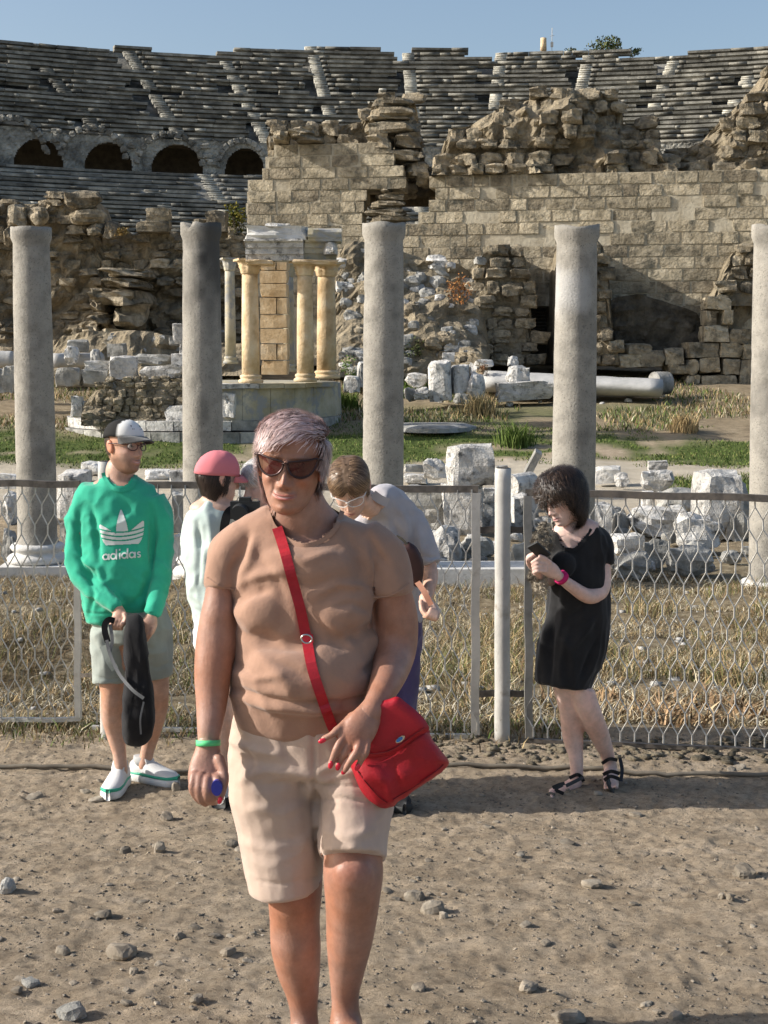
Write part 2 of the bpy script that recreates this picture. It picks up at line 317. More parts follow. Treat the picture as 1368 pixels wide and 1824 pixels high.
# ---------------------------------------------------------------- granite columns of the stoa
def stain_granite():
    m = m_granite; N = m.node_tree.nodes; L = m.node_tree.links; b = N['Principled BSDF']; src = b.inputs['Base Color'].links[0].from_socket
    a = N.new('ShaderNodeVertexColor'); a.layer_name = 'stain'; s = N.new('ShaderNodeSeparateColor'); L.new(a.outputs['Color'], s.inputs[0])
    x = N.new('ShaderNodeMix'); x.data_type = 'RGBA'; L.new(s.outputs[0], x.inputs['Factor']); L.new(src, x.inputs['A']); x.inputs['B'].default_value = (.075, .072, .066, 1)
    y = N.new('ShaderNodeMix'); y.data_type = 'RGBA'; L.new(s.outputs[1], y.inputs['Factor']); L.new(x.outputs['Result'], y.inputs['A']); y.inputs['B'].default_value = (.55, .56, .57, 1)
    L.new(y.outputs['Result'], b.inputs['Base Color'])
stain_granite()
def granite_column(pt, pb, yt, yb, Y, rt, rb, label, seed, notch, base=True):
    T = P(pt, yt, Y); B = P(pb, yb, Y); rt *= .94; rb *= .95; root = thing('granite_column', (B[0], Y, gz(B[0], Y)), label, 'column', 'granite columns along the old market square')
    rg = np.random.default_rng(seed); n = 48; rows = 60; hgt = T[2] - B[2]; V = []
    q = np.arange(n) / n * 2 * math.pi
    for k in range(rows):
        t = k / (rows - 1); c = B * (1 - t) + T * t; r = rb * (1 - t) + rt * t + .012 * math.sin(t * math.pi)
        if t > .955: r += .035 * min(1, (t - .955) / .012)
        if t < .02: r += .03 * (1 - t / .02)
        z = np.full(n, c[2])
        if t > .93: 
            lim = T[2] - notch(q) * 1.0; z = np.minimum(z, lim + .03 * (t - 1))
        xy = np.stack([c[0] + r * np.cos(q), Y + r * np.sin(q), z], 1)
        V.append(xy)
    V = np.concatenate(V); V[:, :2] += (fbm(V * 3.0, 4, seed)[:, None] * .003) - (V[:, :2] - B[:2]) * (.035 * smooth(.55, .8, fbm(V * 2.6 + seed * 7, 3, seed + 40)))[:, None]
    top = V[-n:].mean(0); V = np.vstack([V, top - [0, 0, .03]]); m_ = len(V) - 1
    Fc = [(i * n + k, i * n + (k + 1) % n, (i + 1) * n + (k + 1) % n, (i + 1) * n + k) for i in range(rows - 1) for k in range(n)] + [((rows - 1) * n + k, (rows - 1) * n + (k + 1) % n, m_) for k in range(n)]
    o = mk('shaft', V, Fc, m_granite, root, sm=True)
    ca = o.data.color_attributes.new('stain', 'FLOAT_COLOR', 'POINT'); X, Yp = proj(V); st = np.zeros((len(V), 4)); st[:, 3] = 1
    nz = fbm(V * 2.2, 4, seed + 9)
    if seed == 2:
        st[:, 0] = smooth(352, 372, X + 9 * nz) * smooth(640, 440, Yp + 60 * nz) * .95 + .35 * smooth(.3, .7, nz)
        st[:, 0] = np.clip(st[:, 0] * (1 - .85 * smooth(388, 395, X) * smooth(560, 640, Yp)), 0, 1)
    elif seed == 4:
        st[:, 1] = smooth(470, 500, Yp + 14 * nz) * smooth(575, 540, Yp + 14 * nz) * smooth(1062, 1040, X + 8 * nz) * .42
        st[:, 0] = .25 * smooth(.2, .6, nz)
    else: st[:, 0] = .35 * smooth(.15, .7, nz)
    ca.data.foreach_set('color', st.astype(np.float32).ravel())
    if base:
        z0 = gz(B[0], Y) - .05; zb = B[2]
        pr = [(rb + .03, 0), (rb + .09, -.02), (rb + .115, -.06), (rb + .09, -.10), (rb + .055, -.125), (rb + .06, -.15), (rb + .13, -.175), (rb + .165, -.22), (rb + .15, -.27), (rb + .12, -.29)]
        v, f = lathe([(a, b_) for a, b_ in pr[::-1]], 40, (B[0], Y, zb + .005)); v[:, 2] += .008 * fbm(v * 9, 2, seed)
        mk('base', v, f, m_pediment, root, sm=True)
        mb = MB(); s_ = (rb + .2) * 2; mb.box((B[0], Y, (zb - .289 + z0) / 2), (s_, s_, max(.1, zb - .289 - z0)), rz=.05); mb.build('plinth', m_pediment, root)
    return root
def nt_(*bumps):
    return lambda q: sum(d * np.exp(-((np.angle(np.exp(1j * (q - c)))) / w_) ** 2) for c, w_, d in bumps) + .008 * np.sin(q * 5)
granite_column(55, 67, 405, 967, 21.3, .272, .300, 'leftmost grey granite column with a smooth round top and white moulded base', 1, nt_((1, .5, .02)))
granite_column(358, 363, 397, 990, 20.9, .270, .303, 'grey granite column with a broken lip and a large black stain down its upper right side', 2, nt_((4.2, .18, .10), (4.9, .22, .03)))
granite_column(684, 682, 397, 1000, 20.4, .280, .296, 'middle granite column of pale grey stone rising behind the short-haired woman', 3, nt_((5.2, .4, .02), (3.6, .4, .02)))
granite_column(1028, 1019, 400, 1030, 19.9, .282, .310, 'granite column with a whitish repaired band, right behind the woman in the black dress', 4, nt_((4.7, .5, .06), (5.6, .2, .02), (3.5, .3, .03)))
granite_column(1381, 1374, 400, 1032, 19.3, .285, .312, 'rightmost granite column, cut off by the right edge of the picture', 5, nt_((4.2, .2, .03)))
# ---------------------------------------------------------------- fence
def wire_mesh(name, A, B, C, D, wd, ht, parent, pitch=.073, row=.115, amp=.012, seed=0):
    """hexagonal netting on the quad A(top left) B(top right) C(bottom right) D(bottom left)"""
    A, B, C, D = map(np.asarray, (A, B, C, D)); segs = []
    nc = int(wd / pitch) + 1; nr = int(ht / row) + 1; v = row * .42
    def pt(x, y):
        u, t = min(max(x / wd, 0), 1), min(max(y / ht, 0), 1)
        p = (A * (1 - u) + B * u) * (1 - t) + (D * (1 - u) + C * u) * t; return p
    nd = {}
    def node(x, y):
        p = pt(x, y); s = np.array([[x * 1.7 + seed, y * 1.7, 0]]); q = amp * vnoise(s, seed)[0]
        return p + np.array([amp * .6 * vnoise(s * 1.9, seed + 2)[0], q, amp * .5 * vnoise(s * 2.3, seed + 3)[0]])
    for r in range(nr):
        for c in range(-1, nc + 1):
            x = (c + .5 * (r % 2)) * pitch; y = r * row
            if -.01 <= x <= wd + .01:
                segs.append((node(x, y), node(x, y + v)))
            for sx in (-1, 1):
                x2 = x + sx * pitch / 2
                if x < -.01 or x > wd + .01 or x2 < -.01 or x2 > wd + .01 or y + row > ht + .02: continue
                segs.append((node(x, y + v), node(x2, y + row)))
    V = []; Fq = []
    for k, (a, b) in enumerate(segs):
        t = b - a; L_ = np.linalg.norm(t)
        if L_ < .004: continue
        t /= L_; s1 = np.cross(t, [0, 1, 0]); s1 /= np.linalg.norm(s1) + 1e-9; s2 = np.cross(t, s1); base = len(V); rr = .0052 if abs(t[2]) > .97 else .0040
        for e in (a, b):
            for q in (0, 2.09, 4.19): V.append(e + rr * (s1 * math.cos(q) + s2 * math.sin(q)))
        for j in range(3): Fq.append((base + j, base + (j + 1) % 3, base + 3 + (j + 1) % 3, base + 3 + j))
    o = mk(name, V, Fq, m_galv, parent); tag(o, kind='stuff'); return o
def bar(name, a, b, wd, dp, m, parent, lshape=False):
    a, b = np.asarray(a, float), np.asarray(b, float); t = b - a; L_ = np.linalg.norm(t); t /= L_
    s1 = np.cross([0, 1, 0], t); s1 /= np.linalg.norm(s1); s2 = np.cross(t, s1); nseg = 10; V = []
    rect = [(-1, -1), (1, -1), (1, 1), (-1, 1)]
    if lshape: rect = [(-1, -1), (1, -1), (1, -.78), (-.78, -.78), (-.78, 1), (-1, 1)]
    n = len(rect)
    for k in range(nseg + 1):
        c = a + (b - a) * k / nseg + s1 * .003 * math.sin(k * 1.7) + s2 * .003 * math.cos(k * 1.3)
        for x, y in rect: V.append(c + s1 * x * wd / 2 + s2 * y * dp / 2)
    Fc = [(k * n + i, k * n + (i + 1) % n, (k + 1) * n + (i + 1) % n, (k + 1) * n + i) for k in range(nseg) for i in range(n)] + [tuple(range(n))[::-1], tuple(nseg * n + i for i in range(n))]
    return mk(name, V, Fc, m, parent)
m_stile = mat("pale_painted_steel", (.40, .385, .35), (.52, .50, .46), (.28, .24, .19), scale=9, bump=.2, bdist=.003, rough=.6, pos=(.3, .6, .78))
m_grey_steel = mat('grey_weathered_steel', (.17, .165, .15), (.27, .262, .24), (.2, .16, .12), scale=9, bump=.2, bdist=.003, rough=.6, pos=(.3, .6, .78))
def fence_panel(label, tl, tr, br, bl, YL, YR, top_m, stiles, bottom, seed, mesh_in=.02):
    A, B, C, D = P(*tl, YL), P(*tr, YR), P(*br, YR), P(*bl, YL)
    root = thing('wire_fence', ((A[0] + B[0]) / 2, (YL + YR) / 2, (C[2] + D[2]) / 2), label, 'fence', 'wire fence panels')
    bar('top_rail', A, B, .036, .03, top_m, root)
    for s_, m_, wd in stiles:
        a, b = (A, D) if s_ == 'L' else (B, C); off = np.array([.012 if s_ == 'L' else -.012, -.004, 0])
        bar('stile', a + off + [0, 0, -.0175], b + off + [0, 0, .0125], wd, .034, m_, root)
    if bottom: bar('bottom_rail', D, C, .022, .03, bottom, root)
    wd, ht = abs(B[0] - A[0]), (A[2] + B[2] - C[2] - D[2]) / 2; e = np.array([0, -.012, 0])
    wire_mesh('wire_netting', A + e, B + e, C + e, D + e, wd, ht, root, seed=seed)
    return root
fence_panel('left wire fence panel with pale steel frame, its bottom rail hanging above the ground', (-150, 858), (142, 863), (143, 1281), (-150, 1284), 7.95, 7.9, m_iron, [('R', m_stile, .034)], m_stile, 1)
fence_panel('middle wire fence panel that the people lean against, dark top rail', (164, 862), (852, 872), (850, 1312), (164, 1296), 7.86, 7.7, m_iron, [('R', m_stile, .045)], m_stile, 2)
fence_panel('right wire fence panel behind the woman in the black dress, dark angle iron frame', (936, 877), (1480, 890), (1480, 1342), (938, 1318), 7.62, 7.42, m_iron, [('L', m_grey_steel, .042)], m_iron, 3)
def fence_post(px, y0, y1, Y, r, label):
    T = P(px, y0, Y); B = P(px, y1, Y); root = thing('fence_post', (T[0], Y, B[2]), label, 'post', 'round white fence posts')
    n = 20; k = 26; pts = np.array([T * (1 - t) + B * t for t in np.linspace(0, 1, k)]); pts[:, 0] = T[0] * .4 + pts[:, 0] * .6
    v, f = tube(pts, r * (1 + .006 * np.sin(np.arange(k) * 1.1)), n); v[:, :2] += .002 * fbm(v * 6, 2, 3)[:, None]
    mk('pipe', v, f, m_postpaint, root, sm=True)
    v, f = tube([T + [0, 0, -.004], T + [0, 0, .003]], r * .8, n); mk('end_cap', v, f, m_dark, root)
    return root
fp = fence_post(896, 834, 1322, 7.66, .042, 'stout white painted fence post with chipped paint, in the gap between two panels')
for py in (944, 1237):
    a, b = P(851, py, 7.68), P(940, py, 7.66); bar('bracket', a + [0, .02, 0], b + [0, .02, 0], .034, .012, m_iron, fp)
fence_post(186, 822, 1340, 7.72, .035, 'slim white fence post standing behind the man in the green sweatshirt')
a, b = P(143, 1203, 7.84), P(186, 1203, 7.78); bar('bracket', a, b, .02, .012, m_iron, bpy.data.objects['fence_post.001'])
# hose on the ground
def hose(name, pts, label, r=.011):
    Q = []
    for px, py in pts: 
        g = G(px, py); Q.append(g + [0, 0, r + .004])
    Q = np.array(Q); t = np.linspace(0, 1, 60); s = np.linspace(0, 1, len(Q)); X = np.interp(t, s, Q[:, 0]); Yv = np.interp(t, s, Q[:, 1]); Z = [gz(x, y) + r * .9 + .004 for x, y in zip(X, Yv)]
    v, f = tube(np.stack([X, Yv, Z], 1), r, 8); o = mk(name, v, f, m_hose, sm=True); return tag(o, label, 'hose')
def G(px, py):
    lo, hi = 2.5, 60.0; a = P(px, py, 1.0)
    for y in np.arange(2.5, 60, .1):
        p = P(px, py, y)
        if p[2] < float(np.interp(y, _ty, _tz)) + .0: hi = y; lo = y - .1; break
    for _ in range(14):
        m_ = (lo + hi) / 2; p = P(px, py, m_)
        if p[2] < gz(p[0], m_): hi = m_
        else: lo = m_
    p = P(px, py, hi); return np.array([p[0], hi, gz(p[0], hi)])
hose('irrigation_hose', [(-60, 1368), (60, 1369), (190, 1372), (300, 1380), (420, 1373), (560, 1368), (700, 1366), (850, 1368), (1000, 1372), (1100, 1378), (1200, 1383), (1430, 1386)], 'grey hose lying along the foot of the fence')
# ---------------------------------------------------------------- stones of the street
big = [(1330, 1556, 46, 24, 'angular pale stone near the right edge of the dirt street'), (215, 1697, 58, 34, 'largest wedge-shaped stone on the dirt at the lower left'), (110, 1691, 28, 20, 'rounded grey stone left of the wedge-shaped one'), (12, 1578, 34, 34, 'dark pitted stone at the left edge of the picture'), (1055, 1576, 42, 16, 'flat pale stone on the dirt below the woman in black'), (406, 1696, 32, 16, 'small grey stone near the right shin of the short-haired woman'), (182, 1630, 34, 18, 'small rounded grey stone in a scatter at the left'), (740, 1598, 40, 26, 'upright chip at the back of the little stone cluster right of the knees'), (770, 1618, 46, 24, 'flat stone at the front of the little stone cluster right of the knees'), (790, 1632, 20, 18, 'smallest stone of the little cluster right of the knees'), (1286, 1597, 16, 16, 'left one of two pale pebbles standing side by side'), (1302, 1599, 18, 16, 'right one of two pale pebbles standing side by side'), (125, 1806, 66, 36, 'dark rough rock at the lower left corner'), (942, 1760, 40, 18, 'half-buried grey stone under the middle right of the street'), (1015, 1815, 60, 24, 'broad stone cut by the bottom edge of the picture'), (52, 1752, 36, 16, 'flat dark stone at the lower left edge'), (313, 1402, 16, 22, 'small ochre stone beside the white trainer'), (222, 1515, 22, 18, 'pale stone left of a scatter of chips'), (284, 1510, 26, 24, 'grey stone beside a scatter of chips'), (413, 1504, 26, 14, 'pale flat stone left of the beige shorts'), (296, 1456, 32, 14, 'low brown clod in front of the white trainers'), (320, 1668, 24, 16, 'grey stone in the middle left of the dirt'), (350, 1780, 30, 16, 'grey stone near the bottom left'), (238, 1730, 22, 14, 'small chip near the bottom left'), (60, 1420, 34, 10, 'low flat stone at the left of the street'), (1205, 1810, 28, 18, 'whitish stone at the bottom right'), (745, 1760, 34, 12, 'flat stone right of the ankles'), (550, 1500 + 200, 1, 1, '')]
for px, py, wp, hp, lb in big:
    if not lb: continue
    g = G(px, py + hp * .3); s = g[1] / 2600; o = stone('stone', 'pebble', m_pebble if 'dark' not in lb else m_greystone, (g[0], g[1] + wp * s * .2, g[2] + hp * s * .16), (wp * s, wp * s * .8, hp * s * 1.15), rot=(RD.uniform(-.2, .2), RD.uniform(-.25, .25), RD.uniform(0, 6)))
    tag(o, lb, 'stone')
for k in range(270):
    px, py = RG.uniform(-20, 1390), 1340 + 484 * RG.random() ** .8; g = G(px, py); s = g[1] / 2600; wp = 6 + 16 * RG.random() ** 5
    o = stone('small_stone', 'pebble', m_pebble, (g[0], g[1], g[2] + wp * s * .05), (wp * s * RG.uniform(.9, 1.6), wp * s, wp * s * RG.uniform(.4, .75)), rot=(RD.uniform(-.3, .3), RD.uniform(-.3, .3), RD.uniform(0, 6)))
    tag(o, 'small grey-brown stone lying loose on the dirt street', 'stone', 'small loose stones on the dirt street')
def scatter(name, n, xy, size, kind_m, label, flat=.6, seed=3, bias=None):
    rg = np.random.default_rng(seed); base = [rock_mesh('t', 300 + i, 1, .1, 0, .45) for i in range(6)]; V = []; Fs = []; off = 0
    fq = np.array([list(p.vertices) for p in base[0].polygons]); bv = []
    for b in base: a = np.zeros(len(b.vertices) * 3); b.vertices.foreach_get('co', a); bv.append(a.reshape(-1, 3)); bpy.data.meshes.remove(b)
    X, Y = xy(rg, n); Z = ground_z(X, Y); S = size(rg, n, Y)
    for k in range(n):
        b = bv[k % 6]; q = rg.uniform(0, 6.28); c, s = math.cos(q), math.sin(q); v = b * [S[k] * rg.uniform(.8, 1.7), S[k], S[k] * flat * rg.uniform(.6, 1.2)]
        v = np.stack([v[:, 0] * c - v[:, 1] * s, v[:, 0] * s + v[:, 1] * c, v[:, 2]], 1) + [X[k], Y[k], Z[k] + S[k] * .08]; V.append(v); Fs.append(fq + off); off += len(v)
    o = mk(name, np.concatenate(V), np.concatenate(Fs), kind_m, origin=np.zeros(3)); return tag(o, label, kind='stuff')
def inview(rg, n, y0, y1, pw=1.0):
    Y = y0 + (y1 - y0) * rg.random(n) ** pw; return (rg.uniform(-1.08, 1.08, n)) * Y * 684 / 2600, Y
scatter('gravel', 9000, lambda rg, n: inview(rg, n, 3.7, 7.9), lambda rg, n, Y: .003 + .009 * rg.random(n) ** 4, m_pebble, 'fine gravel and dirt crumbs strewn over the street')
scatter('rubble_strip', 1100, lambda rg, n: (rg.uniform(.1, 2.6, n), 7.48 + .12 * rg.normal(size=n)), lambda rg, n, Y: .006 + .05 * rg.random(n) ** 5, m_rubble, 'strip of broken grey stone chips along the foot of the right fence', seed=9)
# ---------------------------------------------------------------- grass
m_blade = vcol_mat('grass_blades')
def blades(name, X, Y, hgt, wid, cols, label, seed=1, lean=.9, parent=None):
    rg = np.random.default_rng(seed); n = len(X); Z = ground_z(X, Y) - .01; q = rg.uniform(0, 6.28, n); h = hgt * rg.uniform(.35, 1.2, n); l = h * rg.uniform(.2, lean, n); w_ = wid * rg.uniform(.6, 1.4, n)
    f_ = rg.uniform(0, 6.28, n); wx, wy = np.cos(f_) * w_, np.sin(f_) * w_; lx, ly = np.cos(q) * l, np.sin(q) * l
    p0 = np.stack([X - wx, Y - wy, Z], 1); p1 = np.stack([X + wx, Y + wy, Z], 1)
    p2 = np.stack([X + lx * .35 + wx * .8, Y + ly * .35 + wy * .8, Z + h * .6], 1); p3 = np.stack([X + lx * .35 - wx * .8, Y + ly * .35 - wy * .8, Z + h * .6], 1)
    p4 = np.stack([X + lx, Y + ly, Z + h * .95], 1)
    V = np.stack([p0, p1, p2, p3, p4], 1).reshape(-1, 3); b = np.arange(n)[:, None] * 5
    T = np.concatenate([b + [0, 1, 2], b + [0, 2, 3], b + [3, 2, 4]]); o = mk(name, V, T, m_blade, origin=np.zeros(3)); tag(o, label, kind='stuff')
    C = np.asarray(cols)[rg.integers(0, len(cols), n)] * rg.uniform(.6, 1.35, n)[:, None]; C = np.concatenate([np.repeat(C, 5, 0), np.ones((n * 5, 1))], 1)
    ca = o.data.color_attributes.new('tint', 'FLOAT_COLOR', 'POINT'); ca.data.foreach_set('color', C.astype(np.float32).ravel()); return o
dry = [(.42, .32, .17), (.32, .23, .12), (.54, .48, .34), (.22, .15, .085), (.19, .165, .085), (.44, .40, .30), (.14, .11, .065)]
grn = [(.09, .14, .03), (.13, .18, .05), (.07, .10, .03), (.2, .2, .08)]
rg = np.random.default_rng(4)
def clump(X, Y, f, thr, seed):
    k = fbm(np.stack([X * f, Y * f, X * 0], 1), 3, seed) > thr; return X[k], Y[k]
X, Y = inview(rg, 150000, 7.95, 21.5, 1.0); X, Y = clump(X, Y, 1.4, -.28, 5); blades('dry_grass', X, Y, .075, .0038, dry + [(.17, .13, .08), (.58, .53, .42)], 'dry yellow grass and weeds covering the slope beyond the fence', 1, 2.4)
X, Y = inview(rg, 60000, 8.0, 20, 1.0); X, Y = clump(X, Y, 1.6, .22, 15); blades('dry_weeds', X, Y, .21, .0035, dry[:4] + [(.16, .17, .06), (.12, .13, .05)], 'taller dry weeds in tufts on the slope beyond the fence', 2, 1.6)
X, Y = inview(rg, 5200, 7.95, 9.5, 1.0); X, Y = X[X > 1.0], Y[X > 1.0]; X, Y = clump(X, Y, 3, .05, 3); blades('brown_weeds', X, Y, .12, .008, [(.40, .27, .16), (.26, .17, .09), (.48, .38, .24), (.18, .12, .07)], 'withered brown leaves along the inside of the right fence', 12, 1.4)
X, Y = rg.uniform(-2.6, 2.2, 9000), 7.9 + .14 * rg.normal(size=9000); blades('fence_weeds', X[X < 1.2], Y[X < 1.2], .07, .003, dry + grn[:2], 'low weeds and straw along the foot of the fence', 3, 1.3)
def hugin(rg, n): return inview(rg, n, 8.1, 20)
scatter('field_stones', 700, hugin, lambda rg, n, Y: .015 + .07 * rg.random(n) ** 5, m_marble, 'stone chips among the dry grass beyond the fence', seed=19)
X, Y = inview(rg, 42000, 36.5, 45); gm = fbm(np.stack([X, Y, 0 * X], 1) * .35, 4, 51) + .5 * fbm(np.stack([X, Y, 0 * X], 1) * 1.3, 3, 61) > -.35; gm &= rg.random(len(X)) < .6; blades('green_grass', X[gm], Y[gm], .08, .012, grn, 'short green grass in the old market square', 4, .9)
X, Y = rg.uniform(6.4, 10, 5000), rg.uniform(28.5, 35, 5000); blades('green_patch', X, Y, .14, .010, grn, 'green grass patch at the right behind the marble blocks', 5, .8)
X, Y = inview(rg, 26000, 44, 56); X, Y = clump(X, Y, .3, -.1, 25); blades('scrub_grass', X, Y, .22, .014, dry[:4] + grn[:3], 'mixed dry scrub in the old market square', 6, .9)
# tufts standing up
tufts = [(918, 800, 41, 1.0, 26, grn[:2], 'bright green tuft of tall grass in front of the fallen column'), (855, 735, 47, 1.1, 22, [dry[0], dry[4]], 'yellowish dry tuft behind the marble heap'), (1218, 775, 44, .8, 22, [dry[0], dry[1]], 'dry tuft at the right side of the square'), (735, 640, 52, 1.0, 22, grn[:2], 'green shrub tuft beside the middle granite column'), (618, 660, 49, .9, 22, grn[:2], 'leafy green plant right of the little temple')]
for px, py, Yt, h, n, cs, lb in tufts:
    p = P(px, py, Yt); nb = 420; r = h * .45; X = p[0] + r * rg.normal(size=nb) * .5; Yy = Yt + r * rg.normal(size=nb) * .5
    o = blades('grass_tuft', X, Yy, h * .7, .014, cs, lb, n, .7); o['kind'] = 'thing'; o['category'] = 'grass tuft'; o['label'] = lb
    zs = gz(p[0], Yt); o.location.z += max(0, 0)
X, Y = inview(rg, 2600, 3.75, 7.8); blades('straw_litter', X, Y, .012, .0011, [(.55, .47, .32), (.42, .33, .20), (.30, .22, .14)], 'bits of straw and dry leaf lying on the dirt street', 31, 6)
# ---------------------------------------------------------------- theatre
def tinted(src, name):
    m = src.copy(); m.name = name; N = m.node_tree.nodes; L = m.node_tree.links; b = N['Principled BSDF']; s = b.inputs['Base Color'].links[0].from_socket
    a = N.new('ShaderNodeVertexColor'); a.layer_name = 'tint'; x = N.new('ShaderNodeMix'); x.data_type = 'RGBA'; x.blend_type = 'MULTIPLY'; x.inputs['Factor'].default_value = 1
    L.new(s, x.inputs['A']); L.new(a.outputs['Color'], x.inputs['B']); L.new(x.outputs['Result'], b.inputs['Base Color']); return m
def settint(o, C):
    ca = o.data.color_attributes.new('tint', 'FLOAT_COLOR', 'POINT'); C = np.asarray(C, float)
    if C.shape[1] == 3: C = np.concatenate([C, np.ones((len(C), 1))], 1)
    ca.data.foreach_set('color', C.astype(np.float32).ravel())
m_seat_t = tinted(m_seat, "seat_stone_mass")
TX, TY, RR = 5.3, 50.0, 78.0
theatre = thing('ancient_theatre', (TX, 110, 8), 'great ruined stone theatre whose curved rows of seats fill the background under the sky', 'theatre')
sky_x = [-80, 0, 75, 76, 140, 141, 250, 292, 293, 345, 388, 389, 480, 500, 501, 553, 554, 668, 669, 748, 750, 835, 836, 985, 986, 1085, 1140, 1215, 1262, 1290, 1340, 1400]
sky_y = [66, 71, 74, 80, 82, 80, 84, 90, 101, 97, 95, 83, 83, 83, 90, 90, 82, 82, 89, 89, 85, 85, 96, 93, 90, 88, 98, 100, 90, 84, 82, 80]
stairs = [((60, 92), (205, 260)), ((235, 95), (335, 260)), ((391, 84), (484, 260)), ((555, 84), (606, 260)), ((727, 90), (742, 260)), ((893, 92), (872, 260)), ((1050, 90), (1010, 260)), ((1197, 112), (1132, 260)), ((1345, 110), (1262, 260))]
BOX_F = [(0, 1, 3, 2), (4, 6, 7, 5), (0, 4, 5, 1), (2, 3, 7, 6), (0, 2, 6, 4), (1, 5, 7, 3)]
blocks = []
BOX_F = BOX_F + [tuple(q + 8 for q in f) for f in BOX_F]
def seatbox(R_, a0, a1, z0, z1, dep, rg, pale=0, ov=.30):
    """one seat stone: a worn nosing slab over a riser set back under it"""
    j = lambda s: rg.uniform(-s, s); dz = j(.018); dr = j(.035); tl = j(.010); V = []; zm = z0 + (z1 - z0) * rg.uniform(.50, .58)
    for (r_in, za, zb_) in ((0, zm, z1), (ov, z0, zm - .002)):
        for a, s_ in ((a0, -1), (a1, 1)):
            for r, in_ in ((R_ + dr, 0), (R_ + dep, 1)):
                for z, top in ((za, 0), (zb_, 1)):
                    rr = r + (r_in if in_ == 0 else 0) + j(.015); V.append((TX + rr * math.sin(a), TY + rr * math.cos(a), z + dz + tl * s_ + j(.012) * (1 + top)))
    return np.array(V)
rg = np.random.default_rng(12)
def build_rows(pys, R0, dR, half=.58):
    for i, py in enumerate(pys):
        R_ = R0 - dR * i; Yc = TY + R_; z1 = Zat(py, Yc); z0 = z1 - (Zat(py, Yc) - Zat(py + 9.5, Yc)); a = -half - rg.uniform(0, .02)
        while a < half:
            wd = rg.choice([1.3, 1.8, 2.4, 3.2]) * rg.uniform(.85, 1.15) / R_; a1 = a + wd
            am = (a + a1) / 2; x, y = TX + R_ * math.sin(am), TY + R_ * math.cos(am); px, py_ = proj((x, y, z1)); px, py_ = float(px), float(py_)
            st = None
            for (A, B) in stairs:
                if A[1] - 6 < py_ < B[1] + 140:
                    sx = A[0] + (B[0] - A[0]) * (py_ - A[1]) / (B[1] - A[1])
                    if px - sx > -14 and px - sx < 14: st = sx
            if py_ < np.interp(px, sky_x, sky_y) - 2.5 or px < -420 or px > 1560: a = a1; continue
            if st is not None:
                sc = 2600 / y; ac = am + (st - px) / sc / R_; hw = .50 / R_
                for q in (0, 1):
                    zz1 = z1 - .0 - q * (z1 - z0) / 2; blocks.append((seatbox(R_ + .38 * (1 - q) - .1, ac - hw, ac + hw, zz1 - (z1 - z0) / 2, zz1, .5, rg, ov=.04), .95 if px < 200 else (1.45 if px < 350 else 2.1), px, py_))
                blocks.append((seatbox(R_ + .1, ac + hw, max(a1, ac + 2 * hw), z0, z1, .9, rg), rg.uniform(.8, 1.2), px, py_)); 
                a = max(a1, ac + 2 * hw); continue
            if rg.random() < .012 and i > 0: a = a1; continue
            br = rg.uniform(.8, 1.15); 
            if rg.random() < (.07 if px < 350 else .13):
                wd = rg.uniform(.35, .9) / R_; a1 = a + wd; br = rg.uniform(1.35, 2.0)
            blocks.append((seatbox(R_, a + .012 / R_, a1 - .012 / R_, z0, z1 - 0, .95, rg), br, px, py_)); a = a1
up = [77 + 8.1 * i for i in range(23)]
build_rows(up, RR + 1.4, .76)
RA = RR + 1.4 - .76 * 23
build_rows([318 + 7.6 * i for i in range(17)], RA - 1.6, .76)
# backing slab (the fill the seats lie on)
def strip(prof, half, n, name, m, parent):
    V = []; 
    for a in np.linspace(-half, half, n):
        for R_, z in prof: V.append((TX + R_ * math.sin(a), TY + R_ * math.cos(a), z))
    k = len(prof); Fc = [(i * k + j, i * k + j + 1, (i + 1) * k + j + 1, (i + 1) * k + j) for i in range(n - 1) for j in range(k - 1)]
    return mk(name, V, Fc, m, parent)
def zrow(py, R_): return Zat(py, TY + R_)
strip([(RR + 2.0, zrow(112, RR)), (RA + 1.3, zrow(266, RA)), (RA + .5, zrow(262, RA))], .66, 60, 'seat_fill', m_seat, theatre)
strip([(RR + 6, zrow(104, RR)), (RR + 1.9, zrow(104, RR)), (RR + 1.9, zrow(125, RR))], .66, 60, 'rim_fill', m_seat, theatre)
strip([(RR + 6, zrow(104, RR)), (RR + 6, 2)], .66, 60, 'outer_wall', m_seat, theatre)
zb = zrow(316, RA - 1.2); zt = zrow(262, RA)
strip([(RA + .9, zb + .02), (RA - .9, zb - .05), (RA - .9 - .76 * 17.5, zrow(462, RA - 15)), (RA - 15.5, .5)], .66, 60, 'lower_fill', m_seat, theatre)
blocks_vis = [b for b in blocks if -10 < b[2] < 1380]
def parea(b):
    x, y = proj(b[0]); a = (x.max() - x.min()) * (y.max() - y.min()); hid = (b[2] > 480 and b[3] > 230) or b[3] > 385
    return 0 if hid or not -5 < b[2] < 1372 else a
order = sorted(range(len(blocks)), key=lambda i: -parea(blocks[i])); topn = set(order[:300])
for i in order[:300]:
    V, br, px, py = blocks[i]; m = m_seat_t
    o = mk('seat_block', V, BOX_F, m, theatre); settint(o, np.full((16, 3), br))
rest = [blocks[i] for i in order[300:]]
V = np.concatenate([b[0] for b in rest]); Fq = np.concatenate([np.array(BOX_F) + 16 * i for i in range(len(rest))])
o = mk('seat_rows', V, Fq, m_seat_t, theatre); settint(o, np.repeat(np.array([[b[1]] * 3 for b in rest]), 16, 0)); tag(o, kind='stuff')
